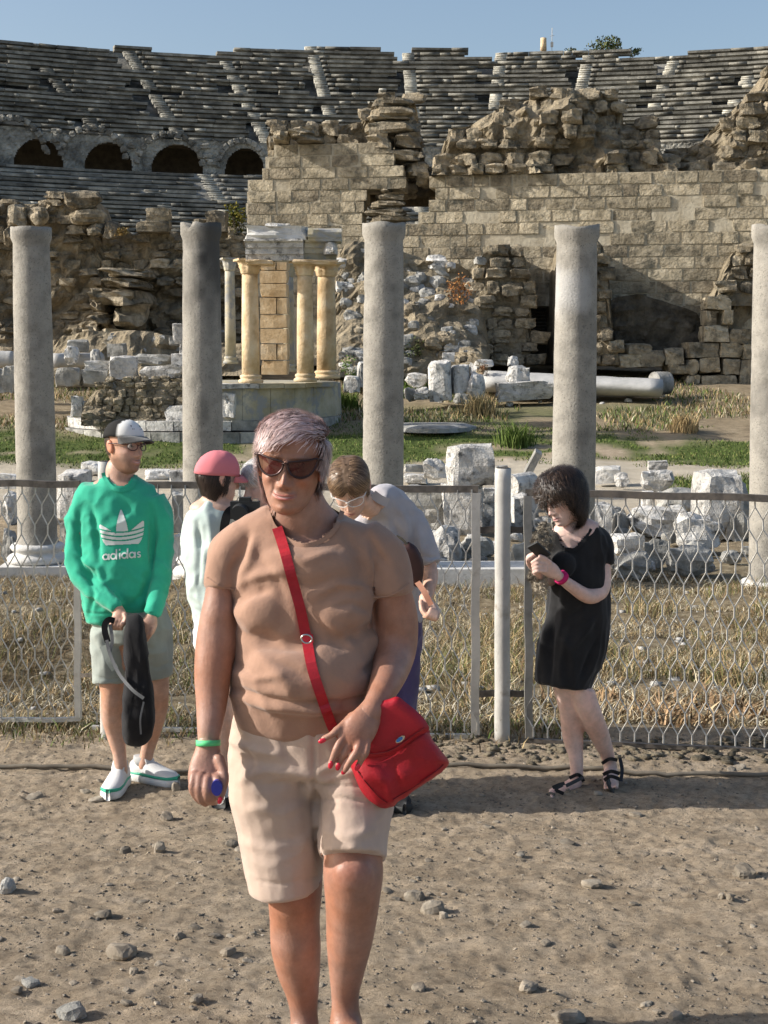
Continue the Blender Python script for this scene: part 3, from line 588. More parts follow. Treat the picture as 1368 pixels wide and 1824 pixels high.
# gallery wall with arched doorways
arches = [(68, 44, 247, 293), (193, 43, 254, 299), (315, 46, 257, 305), (436, 35, 264, 306), (-62, 42, 240, 288), (560, 44, 266, 308), (690, 44, 268, 308), (930, 44, 268, 308)]
def gal(name, R_, cell, m):
    V = []; Fq = []; idx = {}
    na = int(2 * .66 * R_ / cell); nz = int((zt - zb + .35) / cell) + 1
    def vid(i, j):
        if (i, j) not in idx:
            a = -.66 + i * cell / R_; r = R_ + .07 * float(vnoise(np.array([[i * .7, j * .8, 0]]), 3)[0]); idx[(i, j)] = len(V); V.append((TX + r * math.sin(a), TY + r * math.cos(a), zb - .3 + j * cell))
        return idx[(i, j)]
    for i in range(na):
        a = -.66 + (i + .5) * cell / R_
        for j in range(nz):
            z = zb - .3 + (j + .5) * cell; px, py = proj((TX + R_ * math.sin(a), TY + R_ * math.cos(a), z)); ins = False
            for cx, hw, y0, y1 in arches:
                if abs(px - cx) < hw and py < y1 + 6:
                    if py > y0 + (y1 - y0) * (1 - math.sqrt(max(0, 1 - ((px - cx) / hw) ** 2))): ins = True
            if not ins: Fq.append((vid(i, j), vid(i + 1, j), vid(i + 1, j + 1), vid(i, j + 1)))
    return mk(name, V, Fq, m, theatre)
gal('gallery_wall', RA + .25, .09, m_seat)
strip([(RA + 5, zb - .2), (RA + 5, zt + .1), (RA + .2, zt + .1)], .66, 60, 'gallery_interior', m_dark, theatre)  # near-black sheet: shade behind the arches put into the colour
rg = np.random.default_rng(33)
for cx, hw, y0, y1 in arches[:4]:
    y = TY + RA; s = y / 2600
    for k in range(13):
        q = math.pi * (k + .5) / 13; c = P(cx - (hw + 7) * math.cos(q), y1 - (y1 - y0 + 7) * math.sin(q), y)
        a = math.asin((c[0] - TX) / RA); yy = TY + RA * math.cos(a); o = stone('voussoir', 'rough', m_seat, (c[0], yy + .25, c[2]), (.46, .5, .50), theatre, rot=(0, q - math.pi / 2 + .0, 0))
for k in range(150):
    px = rg.uniform(-20, 500); py = rg.uniform(244, 290) + px * .045
    if any(abs(px - cx) < hw + 10 and py > y0 - 10 for cx, hw, y0, y1 in arches): continue
    c = P(px, py, TY + RA); a = math.asin((c[0] - TX) / RA); stone('wall_stone', 'rough', m_seat, (c[0], TY + RA * math.cos(a) + .22, c[2]), (rg.uniform(.4, .9), .5, rg.uniform(.3, .45)), theatre)
# things standing on the rim
p = P(968, 88, 129); v, f = lathe([(.28, 0), (.26, .6), (.25, 1.05), (.0, 1.06)], 14, (p[0], 129, p[2] - .1)); o = mk('chimney_pipe', v, f, m_ochre, sm=True); tag(o, 'short brown pipe standing on the rim of the theatre', 'pipe')
mb = MB(); p = P(983, 90, 129); mb.tube([p, p + [0, 0, 1.9]], .03, 6); mb.tube([p + [-.2, 0, 1.2], p + [.2, 0, 1.25]], .02, 5); mb.box(p + [0, 0, .5], (.22, .2, .4)); tag(mb.build('antenna', m_galv), 'thin antenna mast on the theatre rim beside the brown pipe', 'antenna')
def bush(name, px, py, Y, w_, h, n, size, cols, label, cat='bush', seed=1):
    rg = np.random.default_rng(seed); c = P(px, py, Y); k = rg.normal(size=(n, 3)); k /= np.linalg.norm(k, axis=1)[:, None]; r = rg.random(n) ** .4; k = k * r[:, None] * [w_ / 2, w_ / 2.4, h / 2]
    k *= (1 + .45 * fbm(k * 1.6 / max(w_, h) * 3 + seed, 2, seed))[:, None]; k = k[fbm(k * 3.5 / max(w_, h) + seed * 3, 3, seed + 3) > -.25]; n = len(k); c0 = c + k
    a = rg.normal(size=(n, 3)); a /= np.linalg.norm(a, axis=1)[:, None]; b = np.cross(a, rg.normal(size=(n, 3))); b /= np.linalg.norm(b, axis=1)[:, None]
    s = size * rg.uniform(.6, 1.4, n)[:, None]; V = np.stack([c0 - a * s, c0 + b * s * .4, c0 + a * s, c0 - b * s * .4], 1).reshape(-1, 3); Fq = np.arange(n)[:, None] * 4 + [0, 1, 2, 3]
    root = thing(name, (c[0], c[1], c[2] - h / 2), label, cat); o = mk('leaves', V, Fq, m_blade, root); o['kind'] = 'stuff'
    C = np.asarray(cols)[rg.integers(0, len(cols), n)] * rg.uniform(.6, 1.3, n)[:, None]; settint(o, np.repeat(C, 4, 0))
    mb = MB()
    for q in range(6): e = c + k[q] * .9; mb.tube([c - [0, 0, h / 2], (c - [0, 0, h / 2] + e) / 2 + rg.normal(size=3) * .05 * h, e], [.03 * h, .02 * h, .006 * h], 5)
    mb.build('stem', m_rubble_core, root); return root
G1 = [(.05, .075, .025), (.09, .11, .04), (.14, .14, .07)]
bush('bush', 1080, 80, 130, 3.4, 1.7, 700, .16, G1, 'dusty green bush growing on the theatre rim'); bush('bush', 1130, 92, 130, 1.6, .8, 200, .14, G1, 'smaller sparse bush right of the big one on the theatre rim', seed=4); bush('bush', 1018, 90, 130, 1.0, .5, 120, .12, G1, 'low bush just right of the antenna on the rim', seed=6)
# ---------------------------------------------------------------- stage building: ashlar wall
YW = 58.0
stage = thing('stage_building', (Xat(900, YW), YW, 1), 'tall tan block wall of the ruined stage building with broken rubble on its top', 'ruin')
cy = [250, 271, 292, 312.5] + [312.5 + 21.2 * k for k in range(1, 17)]
spans = {0: [(487, 700)], 1: [(471, 706)], 2: [(465, 722)], 3: [(438, 726), (765, 1460)], 4: [(437, 655), (776, 1460)], 5: [(435, 650), (764, 1460)], 6: [(437, 648), (745, 1460)]}
YAW = R(10)
def wy(x): return YW - math.tan(YAW) * (x - 3)
rg = np.random.default_rng(21); nb = 0; mort = MB(); extra = MB(); sc = YW / 2600
for r in range(len(cy) - 1):
    y0, y1 = cy[r], cy[r + 1]
    for (xa, xb) in spans.get(r, [(440, 1460)]):
        segs_ = [(xa, xb)] if y1 < 556 else [(xa, 938), (989, xb)]
        for (sa, sb) in segs_:
            a, b = P(sa + 3, (y0 + y1) / 2, YW), P(sb - 3, (y0 + y1) / 2, YW); zt_, zb_ = Zat(y0 + .3, YW), Zat(y1 + .3, YW)
            mort.box(((a[0] + b[0]) / 2, wy((a[0] + b[0]) / 2) + 1.015, (zt_ + zb_) / 2), (b[0] - a[0], 2.0, zt_ - zb_ - .004), rz=-YAW)
            x = sa + rg.uniform(-30, 0)
            while x < sb - 8:
                wd = rg.choice([28, 38, 48, 56, 60, 66]) * rg.uniform(.9, 1.1); e = min(x + wd, sb); s0 = max(x, sa)
                if sb - e < 14: e = sb
                if e - s0 > 8 and not (570 < y1 and s0 > 448 and e < 585):
                    A, B = P(s0 + .8, y0, YW), P(e - .8, y0, YW); h = (zt_ - zb_) - .028; prd = rg.uniform(-.02, .03); eros = rg.random() < .12
                    nb += 1
                    if s0 < 1368 and nb <= 300: stone('ashlar_block', 'ashlar', m_ashlar if rg.random() > .2 else m_rubble, ((A[0] + B[0]) / 2, wy((A[0] + B[0]) / 2) + .14 - prd + (.06 if eros else 0), (zt_ + zb_) / 2), (B[0] - A[0], .36, h), stage, rot=(rg.uniform(-.01, .01), rg.uniform(-.006, .006), -YAW + rg.choice([0, math.pi])))
                    else: extra.box(((A[0] + B[0]) / 2, wy((A[0] + B[0]) / 2) + .14 - prd, (zt_ + zb_) / 2), (B[0] - A[0], .36, h), rz=-YAW)
                x = e
mort.build('mortar_core', m_mortar, stage)
if extra.n: tag(extra.build('far_ashlar', m_ashlar, stage), kind='stuff')
mb = MB(); a, b = P(930, 560, YW + 2.2), P(998, 560, YW + 2.2); mb.box(((a[0] + b[0]) / 2, YW + 2.4, Zat(590, YW)), (b[0] - a[0] + 1.2, .2, 4.5)); mb.build('doorway_back', m_dark, stage)  # near-black board that paints in the shade of the doorway
for k in range(6):
    a, b = P(944, 556 + k * 6, YW + .3), P(984, 556 + k * 6, YW + .3); mb = MB(); mb.tube([a, b], .03, 6); mb.build('door_bar', m_iron, stage)
mb = MB(); mb.tube([P(974, 552, YW + .35), P(974, 640, YW + .35)], .05, 6); mb.build('door_bar', m_iron, stage)
# ---------------------------------------------------------------- ruined masses
SURF = []
def snap(px, py):
    d = Vector(P(px, py, 50.0)) - Vector((0, 0, CAMZ)); d.normalize(); best = None
    for b in SURF:
        h = b.ray_cast(Vector((0, 0, CAMZ)), d)
        if h[0] is not None and (best is None or h[3] < best[1]): best = (h[0], h[3])
    if py > 660: g = G(px, py); return g[1] if best is None else min(g[1], best[0].y)
    return None if best is None else best[0].y
def mass(name, prof, ybase, Y, thick, amp, m, parent, sl=0, step=.16, seed=1, tdrop=0):
    prof = sorted(prof); px = np.array([p[0] for p in prof], float); py = np.array([p[1] for p in prof], float)
    x0, x1 = Xat(px[0], Y), Xat(px[-1], Y); nx = max(6, int((x1 - x0) / step)); xs = np.linspace(x0, x1, nx); s = Y / 2600
    pxs = CX + xs / s / 1.0; tops = np.array([Zat(np.interp(q, px, py), Y) for q in pxs]); zb = Zat(ybase, Y); nz = max(5, int((tops.max() - zb) / step))
    v = np.linspace(0, 1, nz); Z = zb + v[None, :] * (tops - zb)[:, None]; X = np.repeat(xs[:, None], nz, 1); Yy = Y - sl * (1 - v[None, :]) * (tops.max() - zb) + 0 * X
    p = np.stack([X, Yy, Z], -1); n1 = fbm(p * .55 + seed, 3, seed); n2 = np.abs(fbm(p * 1.7 + seed, 3, seed + 5)); D = amp * (n1 * .7 + n2 * .6)
    Yy = Yy - D; Z = Z + .12 * n1 * (v[None, :]); X = X + .15 * amp * fbm(p * 1.3, 2, seed + 7)
    fr = np.stack([X, Yy, Z], -1); bt = fr[:, -1].copy(); bt[:, 1] = Y + thick; bt[:, 2] -= tdrop + .2; bb = bt.copy(); bb[:, 2] = zb
    mid = fr[:, -1] * .6 + bt * .4; mid[:, 2] += .25 * fbm(mid * 1.2, 2, seed)
    A = np.concatenate([fr, mid[:, None], bt[:, None], bb[:, None]], 1); k = A.shape[1]; i = np.arange(nx - 1)[:, None] * k + np.arange(k - 1)[None]; Fq = np.stack([i, i + k, i + k + 1, i + 1], -1).reshape(-1, 4)
    Fl = [tuple(q) for q in Fq] + [tuple(range(k)), tuple((nx - 1) * k + j for j in range(k))[::-1]]
    mk(name, A.reshape(-1, 3), Fl, m, parent); SURF.append(BVHTree.FromPolygons([tuple(q) for q in A.reshape(-1, 3)], [tuple(int(i) for i in q) for q in Fq])); return fr, pxs, tops
def face_stones(pname, fr, n, size, m, parent, seed=1, kind='rough', lim=None, asp=(1.0, 2.0), rows=True):
    rg = np.random.default_rng(seed); nx, nz, _ = fr.shape; made = 0; zmin, zmax = fr[..., 2].min(), fr[..., 2].max()
    z = zmin + size * .4; out = []
    while z < zmax + size * .3:
        x = fr[0, 0, 0]; h = size * rg.uniform(.75, 1.25)
        while x < fr[-1, 0, 0]:
            wd = size * rg.uniform(*asp); i = int(np.clip((x + wd / 2 - fr[0, 0, 0]) / (fr[-1, 0, 0] - fr[0, 0, 0]) * (nx - 1), 0, nx - 1)); col = fr[i]
            if z < col[-1, 2] + size * .35 and rg.random() < .86:
                j = int(np.clip(np.searchsorted(col[:, 2], z), 0, nz - 1)); c = col[j]; out.append((x + wd / 2, c[1] + wd * .12 - rg.uniform(0, .3) * size, z, wd, h))
            x += wd * rg.uniform(.95, 1.15)
        z += h * .97
    rg.shuffle(out); out = out[:n]
    for (x, y, z, wd, h) in out: stone(pname, kind, m, (x, y, z), (wd * .98, wd * rg.uniform(.7, 1.0), h * .98), parent, rot=(rg.uniform(-.12, .12), rg.uniform(-.1, .1), rg.uniform(-.2, .2)))
T1, _, _ = mass('rubble_core', [(768, 306), (785, 262), (800, 238), (830, 226), (880, 203), (930, 180), (985, 170), (1040, 166), (1080, 174), (1096, 185), (1100, 214), (1150, 225), (1160, 262), (1178, 305)], 316, 58.6, 5, .9, m_rubble_core, stage, sl=.28, seed=3, tdrop=.5)
face_stones('rubble_stone', T1, 150, .52, m_rubble, stage, 3)
T2, _, _ = mass('rubble_core', [(1176, 305), (1200, 268), (1238, 255), (1272, 215), (1300, 185), (1330, 165), (1352, 130), (1368, 100), (1420, 60), (1500, 40)], 316, 59.2, 5, .9, m_rubble_core, stage, sl=.22, seed=4, tdrop=.5)
face_stones('rubble_stone', T2, 85, .55, m_rubble, stage, 4)
T3, _, _ = mass('rubble_core', [(480, 252), (492, 228), (555, 222), (600, 226), (645, 212), (655, 182), (735, 178), (746, 216), (752, 290), (790, 330), (800, 345)], 352, 61.2, 4, .5, m_rubble_core, stage, seed=5, tdrop=.4)
face_stones('rubble_stone', T3, 40, .6, m_rubble, stage, 5)
for (a, b, c, d) in [(660, 735, 172, 192), (655, 742, 190, 212), (652, 748, 210, 236), (655, 700, 236, 262), (702, 750, 234, 262), (510, 560, 222, 240), (485, 515, 232, 251), (520, 575, 238, 252), (690, 748, 262, 285), (725, 765, 285, 312), (742, 772, 300, 330), (668, 720, 342, 356), (655, 722, 355, 370), (652, 725, 368, 384), (655, 730, 382, 398), (676, 700, 332, 345)]: pxstone('rubble_stone', 'rough', m_rubble, a, b, c, d, 58.4, 1.6, stage)
# ruined buttress that leans on the wall
but = thing('ruined_buttress', (Xat(890, 54), 54, Zat(640, 54)), 'dark broken buttress jutting from the block wall, rubble cascading off its left side', 'ruin')
B1, _, _ = mass('rubble_core', [(838, 520), (848, 462), (870, 442), (900, 436), (925, 447), (938, 480), (944, 560), (946, 640)], 648, 55.5, 3.2, .5, m_rubble_core, but, sl=.1, seed=6)
face_stones('rubble_stone', B1, 70, .45, m_rubble, but, 6)
B3, _, _ = mass('rubble_core', [(992, 470), (1000, 432), (1030, 420), (1062, 424), (1070, 440), (1078, 470), (1084, 560), (1088, 640)], 648, 54.6, 3.6, .4, m_rubble_core, but, seed=16)
face_stones('rubble_stone', B3, 50, .45, m_rubble, but, 16)
B2, _, _ = mass('rubble_core', [(700, 480), (735, 462), (775, 468), (820, 470), (840, 482), (852, 520), (858, 600), (862, 640)], 655, 56, 2.5, .8, m_rubble_core, but, sl=.45, seed=7)
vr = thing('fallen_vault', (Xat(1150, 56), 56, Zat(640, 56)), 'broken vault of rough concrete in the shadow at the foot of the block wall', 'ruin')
V1, _, _ = mass('rubble_core', [(1060, 560), (1090, 535), (1130, 530), (1165, 535), (1200, 545), (1235, 556), (1256, 575), (1262, 625)], 640, 56.2, 1.6, .4, mat('shade_darkened_vault_concrete', (.05, .043, .032), (.13, .11, .08), (.2, .17, .125), scale=1.8, bscale=7, bump=1, bdist=.15), vr, sl=.15, seed=8)  # shadow over the vault is painted in by the darkened concrete colour
rp = thing('ruined_pier', (Xat(1310, 55), 55, Zat(690, 55)), 'crumbling stone pier with a small gap, right end of the block wall', 'ruin')
V2, _, _ = mass('rubble_core', [(1268, 530), (1276, 500), (1284, 462), (1300, 446), (1345, 436), (1352, 470), (1440, 480)], 545, 55.8, 3, .5, m_rubble_core, rp, seed=9); face_stones('rubble_stone', V2, 45, .45, m_rubble, rp, 9)
mass('rubble_core', [(1296, 560), (1304, 535), (1345, 530), (1440, 530)], 700, 56.2, 3, .4, m_rubble_core, rp, seed=10)
for (a, b, c, d) in [(1188, 1222, 620, 648), (1223, 1280, 610, 638), (1281, 1321, 612, 638), (1188, 1222, 648, 667), (1223, 1248, 639, 668), (1249, 1286, 638, 666), (1288, 1319, 638, 666), (1223, 1249, 668, 690), (1250, 1315, 668, 694), (1259, 1304, 529, 552), (1258, 1269, 552, 580), (1288, 1306, 552, 580), (1254, 1300, 580, 610), (1300, 1340, 585, 612), (1321, 1345, 612, 640), (1319, 1345, 640, 690), (1140, 1188, 624, 655), (1100, 1142, 630, 655), (1062, 1100, 625, 652), (1115, 1160, 612, 632)]: pxstone('squared_block', 'block', m_ashlar, a, b, c, d, 54.6, 1.1, rp)
# left ruins
left = thing('ruined_wall', (Xat(150, 60), 60, Zat(640, 60)), 'long crumbling rubble wall at the left, below the shaded theatre seats', 'ruin')
L1, _, _ = mass('rubble_core', [(-160, 380), (-60, 372), (0, 374), (30, 362), (70, 362), (110, 347), (150, 342), (178, 352), (190, 388), (228, 402), (236, 416), (330, 414), (436, 416), (470, 440)], 645, 60, 3, .8, m_rubble_core, left, sl=.02, seed=11)
face_stones('rubble_stone', L1, 200, .36, m_rubble, left, 11, asp=(1.2, 2.6))
for (a, b, c, d, k) in [(5, 45, 362, 404, 'boulder'), (45, 82, 366, 402, 'boulder'), (112, 178, 338, 372, 'boulder'), (120, 185, 370, 398, 'boulder'), (240, 300, 392, 413, 'block'), (258, 300, 369, 394, 'block'), (366, 402, 374, 412, 'block'), (345, 368, 388, 412, 'rough'), (180, 212, 392, 425, 'boulder'), (0, 20, 400, 440, 'boulder'), (150, 182, 396, 420, 'boulder')]: pxstone('capstone', k, m_rubble, a, b, c, d, 58.6, 1.0, left)
bush('bush', 418, 388, 60, 1.1, 1.15, 900, .07, [(.10, .11, .02), (.22, .19, .04), (.05, .07, .02)], 'yellow-green bush on the left ruin beside the block wall', seed=9); bush('bush', 215, 412, 58.5, .7, .4, 300, .05, [(.30, .19, .06), (.2, .15, .06)], 'small orange-brown dry bush on the left ruin', seed=10)
pier = thing('broken_pier', (Xat(205, 56), 56, Zat(640, 56)), 'stack of rough slabs forming a broken pier with a shadow falling to its right', 'ruin')
for (a, b, c, d) in [(174, 252, 474, 492), (182, 248, 492, 512), (178, 250, 512, 548), (168, 200, 512, 534), (160, 184, 532, 556), (184, 250, 546, 590), (138, 166, 570, 592), (164, 196, 556, 576), (146, 250, 588, 640)]: pxstone('slab', 'rough', m_rubble if a != 146 else m_ashlar, a, b, c, d, 55.5, 4.8, pier)
mb = MB(); 
L2, _, _ = mass('rubble_core', [(88, 620), (110, 600), (165, 588), (240, 590), (300, 596), (350, 600), (440, 612)], 668, 55, 3, .6, m_rubble_core, pier, sl=.9, seed=12)
# cave-like dark recess
mb = MB(); a, b = P(96, 520, 58.7), P(140, 520, 58.7); 
# ---------------------------------------------------------------- round temple
YT = 46.0
temple = thing('round_temple', (Xat(366, YT), YT, gz(Xat(366, YT), YT)), 'small round temple ruin with ochre columns on a podium under a white marble cornice', 'temple')
cx0 = Xat(366, YT); rp_ = 246 * 43.5 / 2600; zg = Zat(784, 42)
def arc_wall(name, r0, r1, z0, z1, a0, a1, m, n=40, amp=.01, sm=False, seed=2, parent=temple):
    V = []; rg = np.random.default_rng(seed)
    for k in range(n + 1):
        a = a0 + (a1 - a0) * k / n
        for (r, z) in ((r0, z0), (r0, (z0 + z1) / 2), (r0, z1), (r1, z1), (r1, z0)):
            rr = r - amp * abs(float(vnoise(np.array([[a * 9, z * 3, seed]]), seed)[0])); V.append((cx0 + rr * math.sin(a), YT - rr * math.cos(a), z + amp * .5 * float(vnoise(np.array([[a * 7, r, z]]), seed + 1)[0])))
    k5 = 5; Fc = [(i * k5 + j, (i + 1) * k5 + j, (i + 1) * k5 + (j + 1) % k5, i * k5 + (j + 1) % k5) for i in range(n) for j in range(k5)] + [tuple(range(k5))[::-1], tuple(n * k5 + j for j in range(k5))]
    return mk(name, V, Fc, m, parent, sm)
zp1, zp0 = Zat(684, 42.2), Zat(752, 42)     # podium top and foot
# steps: one stone after another round the circle
for k in range(15):
    a = -1.45 + k * 2.9 / 15; arc_wall('step_stone', rp_ + .18, rp_ - 1.2, Zat(768, 42) + .002 * k, Zat(750, 42), a, a + 2.9 / 15 - .006, m_marble if k < 9 else m_greystone, 5, .03, seed=k)
    arc_wall('step_stone', rp_ + .34, rp_ - 1.0, zg - .3, Zat(769, 42) - .001 * k, a + .05, a + .05 + 2.9 / 15 - .006, m_greystone, 5, .03, seed=k + 30)
# plastered drum on the right half
for k in range(6):
    a0 = .16 + k * .225; arc_wall('drum_panel', rp_ - .12, rp_ - .7, zp0 + .004, zp1 - .14, a0, a0 + .222, m_plaster, 8, .03, seed=k + 3)
for k in range(7): a0 = .10 + k * .2; arc_wall('podium_cornice', rp_ + .06, rp_ - 1.0, zp1 - .135, zp1, a0, a0 + .197, m_plaster if k > 1 else m_marble, 5, .03, seed=k + 9)
# floor of the podium and rubble fill
v, f = lathe([(rp_ - .75, 0), (rp_ - .8, zp1 - zg - .04), (0.01, zp1 - zg - .03)], 40, (cx0 + .9, YT + .3, zg)); mk('podium_fill', v, f, m_plaster, temple)
Mf, _, _ = mass('rubble_fill', [(150, 722), (178, 690), (200, 678), (250, 676), (320, 672), (345, 690)], 756, 42.6, 2.2, .45, m_rubble_core, temple, sl=.35, seed=14, step=.1)
face_stones('fill_stone', Mf, 150, .2, m_rubble, temple, 15, asp=(.9, 1.7))
for (a, b, c, d, Y_, k, m) in [(124, 146, 706, 744, 42.3, 'block', m_marble), (146, 176, 715, 748, 42.4, 'block', m_greystone), (148, 200, 643, 662, 43.5, 'block', m_marble), (146, 190, 660, 686, 43.3, 'block', m_greystone), (192, 243, 634, 676, 43.2, 'block', m_marble), (240, 306, 632, 650, 44, 'block', m_greystone), (249, 328, 652, 676, 43, 'block', m_marble), (255, 330, 676, 686, 42.9, 'block', m_greystone), (276, 330, 682, 696, 42.6, 'block', m_ashlar), (292, 345, 722, 758, 42.1, 'block', m_marble), (304, 327, 630, 654, 43.8, 'block', m_marble), (306, 328, 576, 612, 44.5, 'block', m_marble), (318, 330, 610, 640, 44.5, 'block', m_marble), (396, 420, 700, 745, 42.0, 'block', m_marble)]: pxstone('marble_piece', k, m, a, b, c, d, Y_, None, temple)
def temple_column(px, w_, y0, y1, Y, m=m_ochre, full=True):
    s = Y / 2600; r = w_ * s / 2; T, B = P(px, y0, Y), P(px, y1, Y); H_ = T[2] - B[2]; ch = .12 * H_
    n = 32; fl = lambda q, z: 1 - .035 * abs(math.sin(q * 8))
    v, f = lathe([(r * .97, 0), (r * .95, .3 * H_), (r * .86, .74 * H_), (r * .84, H_ - ch - .24)], n, (B[0], Y, B[2] + .24), fl); c = mk('column', v, f, m, temple, sm=True)
    prf = [(r * 1.32, 0), (r * 1.35, .05), (r * 1.32, .09), (r * 1.12, .11), (r * 1.1, .14), (r * 1.2, .17), (r * 1.18, .21), (r * 1.02, .235), (r, .24)]
    v, f = lathe(prf, 28, (B[0], Y, B[2])); mk('column_base', v, f, m, c, sm=True)
    prf = [(r * .88, 0), (r * .95, .04), (r * 1.0, ch * .35), (r * 1.12, ch * .5), (r * 1.05, ch * .55), (r * 1.2, ch * .8), (r * 1.5, ch * .93), (r * 1.5, ch)]
    v, f = lathe(prf, 32, (B[0], Y, T[2] - ch), lambda q, z: 1 + .11 * math.cos(q * 8) * min(1, z / ch + .25)); mk('capital', v, f, m, c, sm=True)
    mb = MB(); mb.box((B[0], Y, T[2] - ch * .05), (r * 3.0, r * 3.0, ch * .14), rz=.3); mb.build('abacus', m, c)
temple_column(447, 33, 462, 682, 42.6); temple_column(544, 31, 465, 680, 42.4); temple_column(582, 36, 468, 674, 43.6); temple_column(515, 20, 470, 662, 46.5, m_plaster); temple_column(411, 20, 460, 648, 47.5, m_plaster)
# curved inner wall between the columns, course by course
for k, (y0, y1) in enumerate([(668, 642), (642, 612), (612, 585), (585, 560), (560, 530), (530, 505), (505, 482), (482, 464)]):
    z0, z1 = Zat(y0, 44.6), Zat(y1, 44.6)
    for j in range(2 if k % 3 == 1 else 1):
        pa, pb = ((464, 494), (494, 513))[j] if k % 3 == 1 else (464, 513); a, b = P(pa, 560, 44.6), P(pb, 560, 44.6); stone('wall_block', 'ashlar', m_ochre, ((a[0] + b[0]) / 2, 44.9, (z0 + z1) / 2), (b[0] - a[0] - .015, .8, z1 - z0 - .015), temple, rot=(0, 0, -.05))
# cornice pieces
for (a, b, y0, y1, Y_, dp, rz, m) in [(437, 541, 426, 464, 42.0, .9, -.06, m_marble), (541, 600, 428, 462, 42.2, 1.1, .22, m_plaster)]:
    A, B = P(a, (y0 + y1) / 2, Y_), P(b, (y0 + y1) / 2, Y_); w_ = B[0] - A[0]; z1, z0 = Zat(y0, Y_), Zat(y1, Y_); prof = [(0, 0), (0, .28), (-.05, .3), (-.05, .58), (-.1, .6), (-.1, .82), (-.2, .9), (-.2, 1)]
    V = []; n = 22
    for i in range(n + 1):
        x = -w_ / 2 + w_ * i / n
        for (yo, t) in prof: V.append((x, yo + .015 * float(vnoise(np.array([[x * 4, t * 6, a]]), 3)[0]), z0 + (z1 - z0) * t))
        V.append((x, dp, z1)); V.append((x, dp, z0))
    k = len(prof) + 2; Fc = [(i * k + j, (i + 1) * k + j, (i + 1) * k + (j + 1) % k, i * k + (j + 1) % k) for i in range(n) for j in range(k)] + [tuple(range(k))[::-1], tuple(n * k + j for j in range(k))]
    V = np.array(V); c, s = math.cos(rz), math.sin(rz); V = np.stack([V[:, 0] * c - V[:, 1] * s + (A[0] + B[0]) / 2, V[:, 0] * s + V[:, 1] * c + Y_, V[:, 2]], 1)
    o = mk('architrave', V, Fc, m, temple)
for (a, b, c, d, m) in [(433, 548, 401, 428, m_pediment), (547, 608, 405, 430, m_plaster), (470, 515, 396, 406, m_marble), (575, 600, 430, 452, m_marble), (436, 486, 462, 470, m_ochre), (520, 602, 461, 470, m_ochre)]: pxstone('cornice_block', 'block', m, a, b, c, d, 41.8, 1.4, temple, rot=(0, 0, .03))
